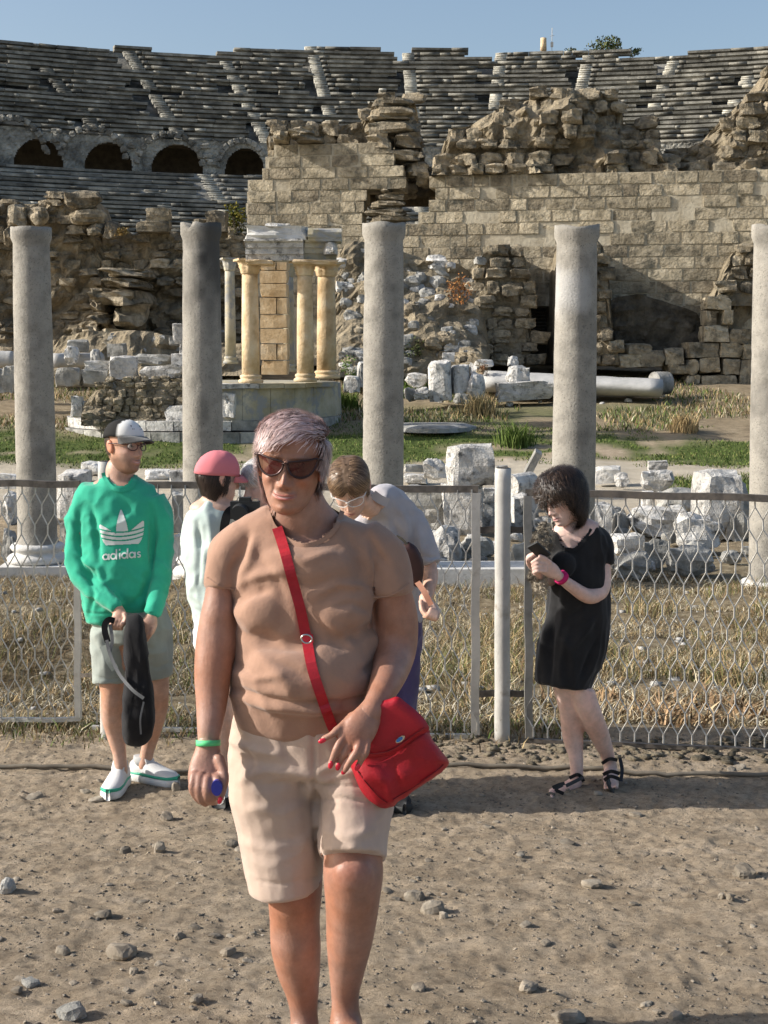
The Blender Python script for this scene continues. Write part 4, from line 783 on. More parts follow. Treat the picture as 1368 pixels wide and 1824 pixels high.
# ---------------------------------------------------------------- loose marble in the square
FOOT = {}
for k_, v_ in [('tall white marble block with a moulded', 962), ('rounded whitish boulder left', 880), ('upper of two thin grey slabs', 868), ('lower of two thin slabs', 868), ('small marble block left of the white post', 952), ('dark pitted stone directly', 955), ('grey block just behind the top', 900), ('thin white stone lying on top', 900), ('pale boulder carrying', 900), ('white chip stone under', 912), ('large slanting white marble', 965), ('long marble ledge', 960), ('rough whitish boulder at the left', 945)]: FOOT[k_[:24]] = v_
def loose(lst, grp=None):
    for (a, b, c, d, Y_, k, m, lb) in lst:
        if Y_ < 20: Y_ = G((a + b) / 2, FOOT.get(lb[:24], d))[1]
        o = pxstone('marble_block' if k == 'block' else 'boulder', k, m, a, b, c, d, Y_); tag(o, lb, 'stone', grp)
Wm, Gs = m_marble, m_greystone
loose([(797, 882, 794, 868, 18.6, 'block', Wm, 'tall white marble block with a moulded foot, highest of the heap beyond the fence'), (752, 797, 818, 856, 19.4, 'boulder', Wm, 'rounded whitish boulder left of the tall moulded marble block'),
 (720, 755, 828, 842, 19.6, 'block', Gs, 'upper of two thin grey slabs right of the middle granite column'), (720, 762, 846, 862, 19.4, 'block', Wm, 'lower of two thin slabs right of the middle granite column'),
 (786, 862, 866, 962, 18.4, 'block', Wm, 'large carved marble block under the tall moulded one'), (856, 888, 870, 898, 18.6, 'block', Wm, 'small marble block left of the white post, just under rail height'), (856, 900, 896, 952, 18.4, 'block', Wm, 'rough marble block behind the left side of the white post'),
 (722, 790, 868, 906, 18.9, 'block', Gs, 'dark pitted stone directly below the dark top rail, right of the bent person'), (726, 802, 904, 948, 18.4, 'block', Wm, 'long marble ledge lying level beside the bent person'), (768, 824, 940, 1012, 17.8, 'boulder', Wm, 'rounded marble lump beside the elbow of the bent person'),
 (820, 884, 954, 1004, 17.9, 'boulder', Gs, 'dark grey boulder left of the white fence post'), (880, 905, 830, 858, 19.4, 'block', Gs, 'grey block just behind the top of the white fence post'), (914, 958, 884, 948, 18.2, 'block', Wm, 'rough marble block between white post and dark stile'), (908, 958, 966, 1024, 17.9, 'boulder', Gs, 'rounded grey stone low between white post and dark stile'),
 (1062, 1108, 832, 862, 19.2, 'block', Wm, 'pale block right of the dark-haired head, above the rail'), (1096, 1122, 842, 870, 19.3, 'boulder', Wm, 'small pale boulder next to the block right of the dark-haired head'), (1156, 1192, 822, 838, 19.0, 'block', Wm, 'thin white stone lying on top of the pale boulder, highest at the right'), (1145, 1204, 836, 880, 19.0, 'boulder', Wm, 'pale boulder carrying a thin white stone'), (1145, 1165, 876, 910, 18.8, 'block', Wm, 'white chip stone under the stacked pale boulder'),
 (1060, 1092, 898, 962, 18.3, 'block', Wm, 'upright pale block right beside the shoulder of the woman in black'), (1092, 1122, 910, 955, 18.6, 'boulder', Gs, 'grey stone between two pale blocks near the woman in black'), (1120, 1228, 906, 960, 18.3, 'boulder', Wm, 'wide rough white slab seen through the right netting'), (1246, 1326, 842, 950, 18.4, 'block', Wm, 'large slanting white marble slab rising above the rail at the right'), (1205, 1290, 915, 985, 17.8, 'boulder', Wm, 'white marble boulder leaning below the large slanting slab'),
 (1092, 1148, 955, 988, 17.8, 'block', Wm, 'flat white block behind the shoulder of the woman in black'), (1096, 1165, 986, 1034, 17.4, 'boulder', Gs, 'low grey boulder under the flat white block at the right'), (1148, 1196, 962, 1015, 17.8, 'boulder', Gs, 'grey wedge of stone in the middle of the right heap'), (1192, 1276, 975, 1032, 17.6, 'boulder', Gs, 'dark grooved boulder low in the right heap'), (1288, 1346, 858, 965, 19.0, 'boulder', Gs, 'dark stone behind the large slanting slab'), (1175, 1252, 872, 915, 19.2, 'boulder', Gs, 'shaded stone behind the wide rough slab'),
 (0, 28, 878, 940, 18.6, 'boulder', Wm, 'rough whitish boulder at the left edge, behind the netting'), (0, 24, 946, 1000, 18.0, 'boulder', Gs, 'grey boulder below the whitish one at the left edge'), (-14, 30, 845, 872, 19.0, 'block', Wm, 'flat pale stone behind the rail at the left edge'), (96, 150, 842, 935, 18.4, 'block', Wm, 'tall pale block between first column and green sweatshirt'), (140, 182, 822, 850, 19.0, 'boulder', Wm, 'small white stones left of the slim white post'), (104, 134, 930, 975, 18.0, 'boulder', Gs, 'grey stone right of the first column base'),
 (300, 352, 838, 880, 19.0, 'block', Wm, 'pale slab between green sweatshirt and pink cap, at rail height'), (302, 330, 880, 960, 18.6, 'block', Gs, 'dark stone between the green sleeve and the pink cap'), (306, 332, 955, 1020, 18.2, 'block', Wm, 'white block low between the green sleeve and the mint shirt'), (255, 300, 838, 856, 19.2, 'block', Wm, 'narrow pale slab behind the shoulder of the green sweatshirt'), (600, 645, 850, 900, 19.4, 'block', Wm, 'pale stone hidden behind the bent person'), (420, 470, 840, 900, 19.4, 'block', Wm, 'pale stone behind the grey-haired person')])
# long grey kerb slab
mb = MB(); yk = G(830, 1044)[1]; A, B = P(716, 1014, yk), P(975, 1014, yk); mb.box(((A[0] + B[0]) / 2, yk + .4, A[2] - .25), (B[0] - A[0], .8, .5)); tag(mb.build('kerb_slab', m_pediment), 'long level grey slab at the foot of the marble heap', 'slab')
# column end and leaning slab
v, f = tube([P(908, 866, 30), P(944, 860, 30.5)], .24, 20); tag(mk('column_drum', v, f, Wm, sm=False), 'short fallen piece of column right of the white post top', 'stone')
mb = MB(); p = P(938, 822, 31); mb.box(p, (.15, .35, .55), rx=.2); o = mb.build('slab', Gs); o.rotation_euler = (0, .45, 0); tag(o, 'small dark slab standing on edge above the fallen drum', 'slab')
for k in range(46):
    px = RG.uniform(690, 1340); py = RG.uniform(905, 1012); s = RG.uniform(20, 46); Y_ = G(px, py + s * .3)[1]
    if 975 < px < 1060 and py > 1000: continue
    o = pxstone('boulder', 'boulder', RD.choice([Wm, Gs, Gs]), px - s / 2, px + s / 2, py - s * .35, py + s * .35, Y_); tag(o, 'rough marble lump half hidden in the heap beyond the fence', 'stone', 'marble lumps filling the heap beyond the fence')
# fallen shaft and marble heap at the foot of the wall
def fallen(x0, y0, x1, y1, Y0, Y1, r0, r1, label, m=Wm):
    A, B = P(x0, y0, Y0), P(x1, y1, Y1); pts = [A + (B - A) * t for t in np.linspace(0, 1, 14)]; v, f = tube(pts, np.linspace(r0, r1, 14) * (1 + .02 * np.sin(np.arange(14) * 2.3)), 28); v += .02 * fbm(v * 2.5, 3, 4)[:, None]; o = mk('fallen_column', v, f, m, sm=True); return tag(o, label, 'column')
m_paleshaft = mat("pale_grey_shaft", (.36, .36, .345), (.47, .465, .45), scale=1.5, bscale=10, bump=.4, bdist=.04)
fallen(862, 668, 1172, 686, 51.5, 50.5, .60, .52, 'long pale grey column shaft lying on the ground at the foot of the block wall', m_paleshaft)
bpy.data.objects['fallen_column'].scale = (1, 1.9, .62); bpy.data.objects['fallen_column'].location.z += .1
fallen(1165, 684, 1190, 682, 50.9, 51.1, .42, .40, 'short drum end lying against the long fallen shaft', m_greystone)
fallen(95, 642, 178, 640, 50, 52, .25, .25, 'thin pale fallen shaft behind the first granite column', m_paleshaft)
fallen(-40, 640, 24, 640, 50, 50, .28, .28, 'pale fallen shaft at the left edge of the square', m_paleshaft)
loose([(902, 946, 651, 684, 49.6, 'boulder', Wm, 'white marble stone with a dark hollow sitting on the fallen shaft'), (884, 985, 680, 714, 49.2, 'block', Wm, 'broad white marble slab in front of the fallen shaft'), (764, 806, 643, 714, 49, 'block', Wm, 'upright white marble block, tallest in the heap'), (806, 838, 650, 700, 49.2, 'block', Wm, 'tilted white slab right of the tallest marble block'), (834, 866, 662, 712, 49, 'boulder', Wm, 'marble boulder at the right end of the heap'), (788, 810, 628, 645, 50, 'block', Wm, 'small cubic marble piece on top of the heap'), (722, 762, 664, 690, 49.6, 'boulder', Wm, 'marble lump just right of the middle granite column'), (720, 742, 690, 716, 49, 'boulder', Gs, 'grey lump at the foot of the middle granite column'), (735, 765, 690, 712, 48.8, 'boulder', Wm, 'white lump left of the tallest marble block'), (808, 836, 700, 720, 48.6, 'boulder', Gs, 'grey lump low in the marble heap'), (612, 640, 670, 700, 48, 'block', Wm, 'white block between the temple and the middle column'), (636, 650, 645, 690, 48.5, 'block', Wm, 'narrow white block left of the middle granite column'), (845, 880, 640, 655, 52, 'boulder', Wm, 'small white stone behind the fallen shaft'), (905, 925, 634, 652, 52.5, 'boulder', Wm, 'small pointed white stone standing by the dark doorway'),
 (95, 140, 655, 690, 47.5, 'block', Gs, 'dark grey block right of the first granite column'), (112, 138, 617, 650, 48.5, 'boulder', Wm, 'pointed whitish boulder right of the first granite column'), (138, 182, 655, 690, 47.8, 'boulder', Gs, 'dark boulder between first column and temple'), (158, 178, 622, 648, 49, 'boulder', Gs, 'rounded dark boulder left of the temple steps'), (0, 26, 652, 700, 47.5, 'block', Gs, 'dark block at the left edge, left of the first column'), (-30, 4, 656, 700, 47.5, 'block', Gs, 'dark block cut by the left edge of the picture'), (118, 155, 605, 628, 50.5, 'block', Gs, 'square dark block on the slope below the broken pier'), (190, 222, 612, 636, 50.5, 'block', Gs, 'grey block on the slope right below the broken pier'), (300, 328, 600, 616, 52, 'block', Gs, 'grey block on the slope behind the temple')])
bush('bush', 818, 515, 54, .9, 1.1, 700, .05, [(.40, .17, .06), (.45, .25, .1), (.25, .12, .05)], 'orange-red dry bush hanging among the boulders by the wall', seed=12)
bush('bush', 860, 655, 51, .4, .5, 200, .05, [(.35, .2, .12), (.2, .14, .07)], 'small reddish dry plant beside the marble heap', seed=13)
bush('bush', 735, 628, 53, .8, 1.0, 500, .06, G1, 'dark green bush low beside the middle granite column', seed=14); bush('bush', 622, 655, 49, .6, .7, 400, .05, [(.10, .17, .04), (.15, .22, .07)], 'bright green plant between the temple and the middle column', seed=15)
hm = thing('rubble_slope', (Xat(740, 55), 55, Zat(660, 55)), 'slope of earth and rubble under the boulders left of the buttress', 'ruin')
mass('rubble_core', [(590, 500), (612, 440), (640, 430), (720, 452), (800, 468), (850, 500), (862, 560)], 668, 56.2, 1.6, .6, m_rubble_core, hm, sl=.75, seed=31)
for k in range(150):
    px = RG.uniform(605, 858); py = RG.uniform(448, 668); s = RG.uniform(12, 40); Y_ = snap(px, py)
    if Y_ is None: continue
    o = pxstone('boulder', 'boulder', RD.choice([Gs, m_rubble, m_rubble, Gs, Wm]), px - s / 2, px + s / 2, py - s * .38, py + s * .38, Y_ - s * .004, s * .02); tag(o, 'rough grey-brown boulder piled against the foot of the block wall', 'stone', 'boulders piled against the block wall')
for k in range(60):
    px = RG.uniform(-20, 420); py = RG.uniform(590, 690); s = RG.uniform(8, 26); Y_ = snap(px, py)
    if Y_ is None: continue
   
    o = pxstone('boulder', 'boulder', RD.choice([Gs, Gs, m_rubble]), px - s / 2, px + s / 2, py - s * .35, py + s * .35, Y_); tag(o, 'grey boulder strewn on the slope below the left ruined wall', 'stone', 'boulders below the left ruined wall')
for k in range(22):
    px = RG.uniform(640, 1200); py = RG.uniform(695, 722); s = RG.uniform(6, 16); Y_ = G(px, py + s * .3)[1]
    o = pxstone('boulder', 'boulder', RD.choice([Gs, Wm]), px - s / 2, px + s / 2, py - s * .35, py + s * .35, Y_); tag(o, 'small marble chip lying before the fallen shaft', 'stone', 'marble chips before the fallen shaft')
mb = MB(); g = G(770, 768); 
v, f = lathe([(1.35, 0), (1.3, .12), (1.0, .2), (0.01, .22)], 30, (g[0], g[1], g[2] - .05), lambda q, z: 1 + .1 * math.sin(3 * q)); tag(mk('gravel_mound', v, f, m_greystone), 'low grey mound of gravel in the grass right of the middle column', 'mound')
# ---------------------------------------------------------------- people: tools
def D_(p): return p[1] * _c - (p[2] - CAMZ) * _s
def catmull(C, m):
    C = np.asarray(C, float); n = len(C); C2 = np.vstack([2 * C[0] - C[1], C, 2 * C[-1] - C[-2]]); out = []
    for t in np.linspace(0, n - 1, m):
        i = min(int(t), n - 2); u = t - i; p0, p1, p2, p3 = C2[i], C2[i + 1], C2[i + 2], C2[i + 3]
        out.append(.5 * (2 * p1 + (p2 - p0) * u + (2 * p0 - 5 * p1 + 4 * p2 - p3) * u ** 2 + (3 * p1 - p0 - 3 * p2 + p3) * u ** 3))
    return np.array(out)
def loft(pts, rw, rd, n=20, cap=True, pw=1.0, ref=(0, 1, 0)):
    pts = np.asarray(pts, float); m = len(pts); t = np.gradient(pts, axis=0); t /= np.linalg.norm(t, axis=1)[:, None] + 1e-9; rings = []; last = None
    for i in range(m):
        d = np.asarray(ref, float); d = d - t[i] * (d @ t[i]); L_ = np.linalg.norm(d)
        if L_ < .35 and last is not None: d = last - t[i] * (last @ t[i]); L_ = np.linalg.norm(d)
        d /= L_ + 1e-9; last = d; s = np.cross(t[i], d); rings.append((pts[i], s * rw[i], d * rd[i], t[i]))
    R_ = []
    def ring(c, s, d, k=1.0):
        q = np.arange(n) / n * 2 * math.pi; cs, sn = np.cos(q), np.sin(q)
        cs = np.sign(cs) * np.abs(cs) ** pw; sn = np.sign(sn) * np.abs(sn) ** pw; return c + k * (cs[:, None] * s + sn[:, None] * d)
    if cap:
        c, s, d, tt = rings[0]; r = min(np.linalg.norm(s), np.linalg.norm(d))
        for a in (.15, .5, .85): R_.append(ring(c - tt * r * math.sqrt(1 - a * a) * cap, s, d, a))
    for c, s, d, tt in rings: R_.append(ring(c, s, d))
    if cap:
        c, s, d, tt = rings[-1]; r = min(np.linalg.norm(s), np.linalg.norm(d))
        for a in (.85, .5, .15): R_.append(ring(c + tt * r * math.sqrt(1 - a * a) * cap, s, d, a))
    V = np.concatenate(R_); k = len(R_)
    Fc = [(i * n + j, (i + 1) * n + j, (i + 1) * n + (j + 1) % n, i * n + (j + 1) % n) for i in range(k - 1) for j in range(n)] + [tuple(range(n)), tuple((k - 1) * n + j for j in range(n))[::-1]]
    return V, Fc
HEMS = []; NBV = [0]
def SL(ctrl, m=26, cap=True, pw=1.0, hem=True):
    a, b = P(*ctrl[-2][:3]), P(*ctrl[-1][:3]); d = (b - a) / np.linalg.norm(b - a)
    if hem: HEMS.append((b, d, hem == 'plane'))
    return limb(ctrl, m, cap=cap, pw=pw, rec=False)
def tuck(o, garms, neck=None, gap=.006, nape=None):
    me = o.data; a = np.zeros(len(me.vertices) * 3); me.vertices.foreach_get('co', a); org = np.array(wloc(o)); V = a.reshape(-1, 3) + org; ok = np.ones(len(V), bool); ok[NBV[0]:] = False
    for p, d, pl in HEMS:
        if pl: ok &= ~((V - p) @ d > -.012); continue
        best = None
        for ax, rw in LIMBS:
            q = np.linalg.norm(ax - p, axis=1); k = q.argmin()
            if k > 2 and (best is None or q[k] < best[0]): best = (q[k], ax, rw)
        if best is None: continue
        _, ax, rw = best
        for a_, r_ in zip(ax, rw):
            if (a_ - p) @ d > -.004: ok &= ~((np.linalg.norm(V - a_, axis=1) < r_ * 1.45 + .006) & ((V - p) @ d > -.016))
    if neck is not None: p = P(*neck); r = V - p; ok &= ~(((r[:, 2] > -.03) & (np.linalg.norm(r, axis=1) < .12)) | (r[:, 2] > .09))
    for GV, GF in garms:
        bv = bvh_of(GV, GF); lo, hi = GV.min(0) - .02, GV.max(0) + .02; idx = np.where(ok & (V > lo).all(1) & (V < hi).all(1))[0]
        for i in idx:
            q, n, _, dist = bv.find_nearest(Vector(V[i]), .05)
            if q is None: continue
            sd = (Vector(V[i]) - q).dot(n)
            if sd > -gap: V[i] = np.array(q - n * gap)
    me.vertices.foreach_set('co', (V - org).ravel()); me.update(); HEMS.clear(); LIMBS.clear()
LIMBS = []
def limb(ctrl, m=26, n=20, cap=True, grow=0.0, pw=1.0, ref=(0, 1, 0), rec=True):
    """ctrl rows: px, py, Y, half width in photo pixels, half depth in metres"""
    W = []
    for px, py, Y, hw, hd in ctrl: p = P(px, py, Y); W.append([*p, hw * D_(p) / F_PX + grow, hd + grow])
    W = catmull(W, m)
    if rec: LIMBS.append((W[:, :3].copy(), np.maximum(W[:, 3], W[:, 4])))
    return loft(W[:, :3], np.maximum(W[:, 3], .002), np.maximum(W[:, 4], .002), n, cap, pw, ref)
def ball(c, r, n=14, rot=None):
    V, Fc = cube_grid(n // 2); V = V / np.linalg.norm(V, axis=1)[:, None] * np.asarray(r)
    if rot is not None: V = V @ np.array(rot.to_matrix() if hasattr(rot, 'to_matrix') else rot).T
    return V + np.asarray(c), Fc
def pball(px, py, Y, rx, rz, ry, n=14): 
    p = P(px, py, Y); k = D_(p) / F_PX; return ball(p, (rx * k, ry, rz * k), n)
def fuse(parts, voxel=.008, it=6, fac=.5):
    mb = MB()
    for v, f in parts: mb.add(v, f)
    me = newmesh('tmp', np.concatenate(mb.v), mb.f); o = bpy.data.objects.new('tmp', me); COL.objects.link(o)
    r = o.modifiers.new('r', 'REMESH'); r.mode = 'VOXEL'; r.voxel_size = voxel
    if it: s = o.modifiers.new('s', 'SMOOTH'); s.iterations = it; s.factor = fac
    dg = bpy.context.evaluated_depsgraph_get(); ev = o.evaluated_get(dg); m2 = ev.to_mesh()
    a = np.zeros(len(m2.vertices) * 3); m2.vertices.foreach_get('co', a); V = a.reshape(-1, 3); li = np.zeros(len(m2.loops), np.int32); m2.loops.foreach_get('vertex_index', li)
    Fq = li.reshape(-1, 4).copy(); ev.to_mesh_clear(); bpy.data.objects.remove(o); bpy.data.meshes.remove(me)
    return V, Fq
def normals(V, Fq):
    Fq = np.asarray(Fq); n = np.cross(V[Fq[:, 2]] - V[Fq[:, 0]], V[Fq[:, 3]] - V[Fq[:, 1]]); N = np.zeros_like(V)
    for k in range(4): np.add.at(N, Fq[:, k], n)
    return N / (np.linalg.norm(N, axis=1)[:, None] + 1e-12)
def pdist(X, Y, poly):
    poly = np.asarray(poly, float); best = np.full(X.shape, 1e9); tt = np.zeros(X.shape); L_ = np.linalg.norm(np.diff(poly, axis=0), axis=1); tot = L_.sum(); acc = 0
    for i in range(len(poly) - 1):
        a, b = poly[i], poly[i + 1]; d = b - a; u = np.clip(((X - a[0]) * d[0] + (Y - a[1]) * d[1]) / (d @ d + 1e-9), 0, 1)
        q = np.hypot(X - a[0] - u * d[0], Y - a[1] - u * d[1]); k = q < best; best[k] = q[k]; tt[k] = (acc + u[k] * L_[i]) / tot; acc += L_[i]
    return best, tt
def folds(V, N, lst):
    """folds of cloth: (polyline in photo pixels, height in m, half width in pixels); negative = crease"""
    X, Y = proj(V); out = V.copy(); fr = smooth(0, .35, -N[:, 1])
    for poly, amp, wd in lst:
        d, t = pdist(X, Y, poly); out += N * (amp * np.exp(-(d / wd) ** 2) * np.clip(4 * t * (1 - t) + .25, 0, 1) ** .7 * fr)[:, None]
    return out
def crumple(V, N, amp, f, seed, st=(1, 1, 1)):
    q = V * np.asarray(st) * f; a = 1 - np.abs(fbm(q + 5 * seed, 3, seed)) * 1.6; return V + N * (amp * (a - .5))[:, None]
def inpoly(X, Y, poly):
    poly = np.asarray(poly, float); c = np.zeros(X.shape, bool); n = len(poly); j = n - 1
    for i in range(n):
        xi, yi = poly[i]; xj, yj = poly[j]; k = ((yi > Y) != (yj > Y)) & (X < (xj - xi) * (Y - yi) / (yj - yi + 1e-12) + xi); c ^= k; j = i
    return c
def cut(V, Fq, test):
    Fq = np.asarray(Fq); keep = ~test[Fq].all(1); Fq = Fq[keep]; used = np.unique(Fq); mp = -np.ones(len(V), int); mp[used] = np.arange(len(used)); return V[used], mp[Fq]
def skin_mat(name):
    m = bpy.data.materials.new(name); m.use_nodes = True; N = m.node_tree.nodes; L = m.node_tree.links; b = N['Principled BSDF']
    a = N.new('ShaderNodeVertexColor'); a.layer_name = 'tint'; g = N.new('ShaderNodeNewGeometry')
    n = N.new('ShaderNodeTexNoise'); n.inputs['Scale'].default_value = 22; n.inputs['Detail'].default_value = 9; n.inputs['Roughness'].default_value = .7; L.new(g.outputs['Position'], n.inputs['Vector'])
    mr = N.new('ShaderNodeMapRange'); mr.inputs['From Min'].default_value = .3; mr.inputs['From Max'].default_value = .7; mr.inputs['To Min'].default_value = .78; mr.inputs['To Max'].default_value = 1.18; L.new(n.outputs['Fac'], mr.inputs['Value'])
    n4 = N.new('ShaderNodeTexNoise'); n4.inputs['Scale'].default_value = 9; n4.inputs['Detail'].default_value = 5; L.new(g.outputs['Position'], n4.inputs['Vector'])
    mr4 = N.new('ShaderNodeMapRange'); mr4.inputs['From Min'].default_value = .35; mr4.inputs['From Max'].default_value = .65; mr4.inputs['To Min'].default_value = .86; mr4.inputs['To Max'].default_value = 1.12; L.new(n4.outputs['Fac'], mr4.inputs['Value'])
    hs = N.new('ShaderNodeHueSaturation'); L.new(a.outputs['Color'], hs.inputs['Color']); L.new(mr.outputs[0], hs.inputs['Value']); L.new(mr4.outputs[0], hs.inputs['Saturation']); L.new(hs.outputs[0], b.inputs['Base Color'])
    b.inputs['Roughness'].default_value = .48; b.inputs['Specular IOR Level'].default_value = .42; b.inputs['Subsurface Weight'].default_value = .08; b.inputs['Subsurface Radius'].default_value = (1, .3, .15); b.inputs['Subsurface Scale'].default_value = .008
    n2 = N.new('ShaderNodeTexNoise'); n2.inputs['Scale'].default_value = 150; n2.inputs['Detail'].default_value = 7; L.new(g.outputs['Position'], n2.inputs['Vector'])
    bp = N.new('ShaderNodeBump'); bp.inputs['Strength'].default_value = .4; bp.inputs['Distance'].default_value = .002; L.new(n2.outputs['Fac'], bp.inputs['Height']); L.new(bp.outputs[0], b.inputs['Normal']); return m
m_skin = skin_mat("skin")
def cloth(name, c, rough=.9, sheen=.25, dark=.88, bs=900, fold=.5, fs=16):
    m = mat(name, lerp((0, 0, 0), c, dark), c, scale=9, rough=rough, spec=.15, bump=fold, bscale=fs, bdist=.006, sheen=sheen); N = m.node_tree.nodes; L = m.node_tree.links; b = N['Principled BSDF']
    g = N.new('ShaderNodeNewGeometry'); n = N.new('ShaderNodeTexNoise'); n.inputs['Scale'].default_value = bs; n.inputs['Detail'].default_value = 2; L.new(g.outputs['Position'], n.inputs['Vector'])
    bp = N.new('ShaderNodeBump'); bp.inputs['Strength'].default_value = .3; bp.inputs['Distance'].default_value = .0008; L.new(n.outputs['Fac'], bp.inputs['Height'])
    if b.inputs['Normal'].links: L.new(b.inputs['Normal'].links[0].from_socket, bp.inputs['Normal'])
    L.new(bp.outputs[0], b.inputs['Normal']); return m
def garment(name, parts, mt, root, voxel=.007, it=5, lst=(), cr=(0, 1, 1), neck=None, st=(1, 1, 1), post=None):
    V, Fq = fuse(parts, voxel, it); N = normals(V, Fq)
    if cr[0]: V = crumple(V, N, cr[0], cr[1], cr[2], st)
    if lst: V = folds(V, N, lst)
    if post is not None: V = post(V, N)
    if neck is not None: X, Y = proj(V); V, Fq = cut(V, Fq, inpoly(X, Y, neck) & (N[:, 1] < .3))
    return mk(name, V, Fq, mt, root, sm=True), V, Fq
_HZ = [-.122, -.117, -.108, -.094, -.075, -.050, -.025, 0, .025, .050, .075, .095, .110, .118]
_HW = [.006, .022, .035, .046, .054, .0615, .067, .070, .0735, .0755, .072, .060, .038, .004]
_HF = [.030, .060, .078, .086, .087, .087, .086, .084, .085, .088, .083, .066, .040, .004]
_HB = [-.02, .0, .012, .030, .050, .064, .080, .092, .099, .101, .096, .082, .055, .004]
def head(rot, c, sc=1.0, skin=(.6, .4, .3), lip=None, n=96, m=96, jaw=1.0, smile=.0, stubble=0, cheek=1.0, width=1.0, age=0, chin=1.0, brow=1.0, browc=(.10, .06, .04)):
    z = np.concatenate([np.linspace(-.122, -.105, 8), np.linspace(-.105, .105, m)[1:-1], np.linspace(.105, .118, 8)])
    sp = lambda T: np.interp(z, _HZ, T)
    wd, F_, B_ = sp(_HW) * width, sp(_HF), sp(_HB); ker = np.array([1, 2, 3, 2, 1]) / 9.
    for A in (wd, F_, B_): A[2:-2] = np.convolve(A, ker, 'valid')
    wd = wd * (1 + (jaw - 1) * smooth(-.02, -.08, z)); q = np.arange(n) / n * 2 * math.pi; V = []
    for k in range(len(z)):
        cs, sn = np.cos(q), np.sin(q); x = wd[k] * np.sign(cs) * np.abs(cs) ** .88; y = np.where(sn < 0, F_[k] * -np.abs(sn) ** .92, B_[k] * np.abs(sn) ** .95); V.append(np.stack([x, y, np.full(n, z[k])], 1))
    V = np.concatenate(V); x, y, zz = V.T; front = smooth(.01, -.03, y); g = lambda cx, cz, sx, sz: np.exp(-((x - cx) / sx) ** 2 - ((zz - cz) / sz) ** 2)
    d = np.interp(zz, [-.05, -.044, -.036, -.029, -.018, 0, .014, .026, .04], [0, .008, .0245, .031, .025, .016, .009, .003, 0]) * np.exp(-(x / np.interp(zz, [-.04, -.02, .02], [.0115, .009, .0075])) ** 2)
    d += .008 * (g(.0125, -.036, .006, .006) + g(-.0125, -.036, .006, .006)) - .012 * (g(.031, .010, .016, .010) + g(-.031, .010, .016, .010)) + .004 * (g(.031, .010, .010, .0045) + g(-.031, .010, .010, .0045)) + .005 * (g(.028, .030, .018, .006) + g(-.028, .030, .018, .006))
    d += .006 * cheek * (g(.043, -.020, .017, .016) + g(-.043, -.020, .017, .016)) + .007 * g(0, -.098, .016, .012)
    zl = zz - smile * 12 * x * x; mw = np.exp(-(x / (.0215 + .002 * (smile > .5))) ** 4)
    d += mw * (.0045 * np.exp(-((zl + .0600) / .0040) ** 2) + .0055 * np.exp(-((zl + .0700) / .0046) ** 2) - .0055 * np.exp(-((zl + .065) / .0017) ** 2)) + .004 * g(0, -.065, .03, .02)
    d -= (.002 + .0025 * smile) * sum(np.exp(-(((x - s * (.026 - (zz + .05) * .25)) / .0035) ** 2)) * np.exp(-((zz + .052) / .018) ** 2) for s in (1, -1))
    V[:, 1] -= d * front; V[:, 2] = np.where(zz < -.045, -.045 + (zz + .045) * chin, zz); V[:, 0] += np.sign(x) * .003 * smile * np.exp(-((zz + .03) / .02) ** 2) * np.exp(-((np.abs(x) - .05) / .02) ** 2)
    C = np.tile(np.asarray(skin, float), (len(V), 1)); lipc = np.asarray(lip if lip is not None else (.42, .16, .14)); lm = (mw * np.exp(-((zl + .065) / .0075) ** 4) * front)[:, None]; C = C * (1 - lm * .7) + lipc * lm * .7
    gl = (np.exp(-(x / .015) ** 4) * np.exp(-((zl + .0650) / (.0014 + .0006 * (smile > .5))) ** 2) * front)[:, None]; C = C * (1 - .7 * gl) + np.array([.75, .72, .68] if smile > .5 else [.12, .03, .03]) * .7 * gl
    red = (.35 * (g(.04, -.02, .02, .018) + g(-.04, -.02, .02, .018)) + .3 * g(0, -.03, .014, .012))[:, None] * front[:, None]; C = C * (1 - red) + C * np.array([1.12, .78, .72]) * red
    br = (.75 * brow * sum(np.exp(-((x - s_ * .030) / .017) ** 4) * np.exp(-((zz - .030 + 6 * (x - s_ * .034) ** 2) / .0032) ** 2) for s_ in (1, -1)) * front)[:, None]; C = C * (1 - br) + np.asarray(browc) * br
    ns = (.8 * (g(.0075, -.0435, .0038, .0028) + g(-.0075, -.0435, .0038, .0028)))[:, None] * front[:, None]; C = C * (1 - ns) + C * .25 * ns
    if stubble: s = (stubble * smooth(-.035, -.06, zz) * smooth(.05, 0, y) * (1 - lm[:, 0]))[:, None]; C = C * (1 - s) + np.array([.13, .065, .04]) * s
    nl = len(z); Fc = [(i * n + j, i * n + (j + 1) % n, (i + 1) * n + (j + 1) % n, (i + 1) * n + j) for i in range(nl - 1) for j in range(n)]
    loc = V.copy(); parts = [(V, Fc, C)]
    for s in (1, -1):
        ev, ef = cube_grid(6); ev = ev / np.linalg.norm(ev, axis=1)[:, None]; dent = .35 * np.exp(-(ev[:, 1] ** 2 + ev[:, 2] ** 2) / .18) * (ev[:, 0] * s > 0)
        ev = ev * [.011, .019, .031]; ev[:, 0] -= s * dent * .011; ev[:, 1] += .012 + .2 * ev[:, 2] + .0; ev[:, 0] += s * (.0735 * width + .12 * (ev[:, 1])); ev[:, 2] += .002; parts.append((ev, ef, np.tile(np.asarray(skin) * [1.05, .85, .8], (len(ev), 1))))
    mb = MB(); Cs = []
    for v, f, cc in parts: mb.add(v, f); Cs.append(cc)
    V = np.concatenate(mb.v); M = np.array(rot); tr = lambda a: (np.asarray(a) * sc) @ M.T + np.asarray(c)
    return dict(V=tr(V), F=mb.f, C=np.concatenate(Cs), tr=tr, loc=loc, M=M, sc=sc, c=np.asarray(c), nl=len(loc), n=n)
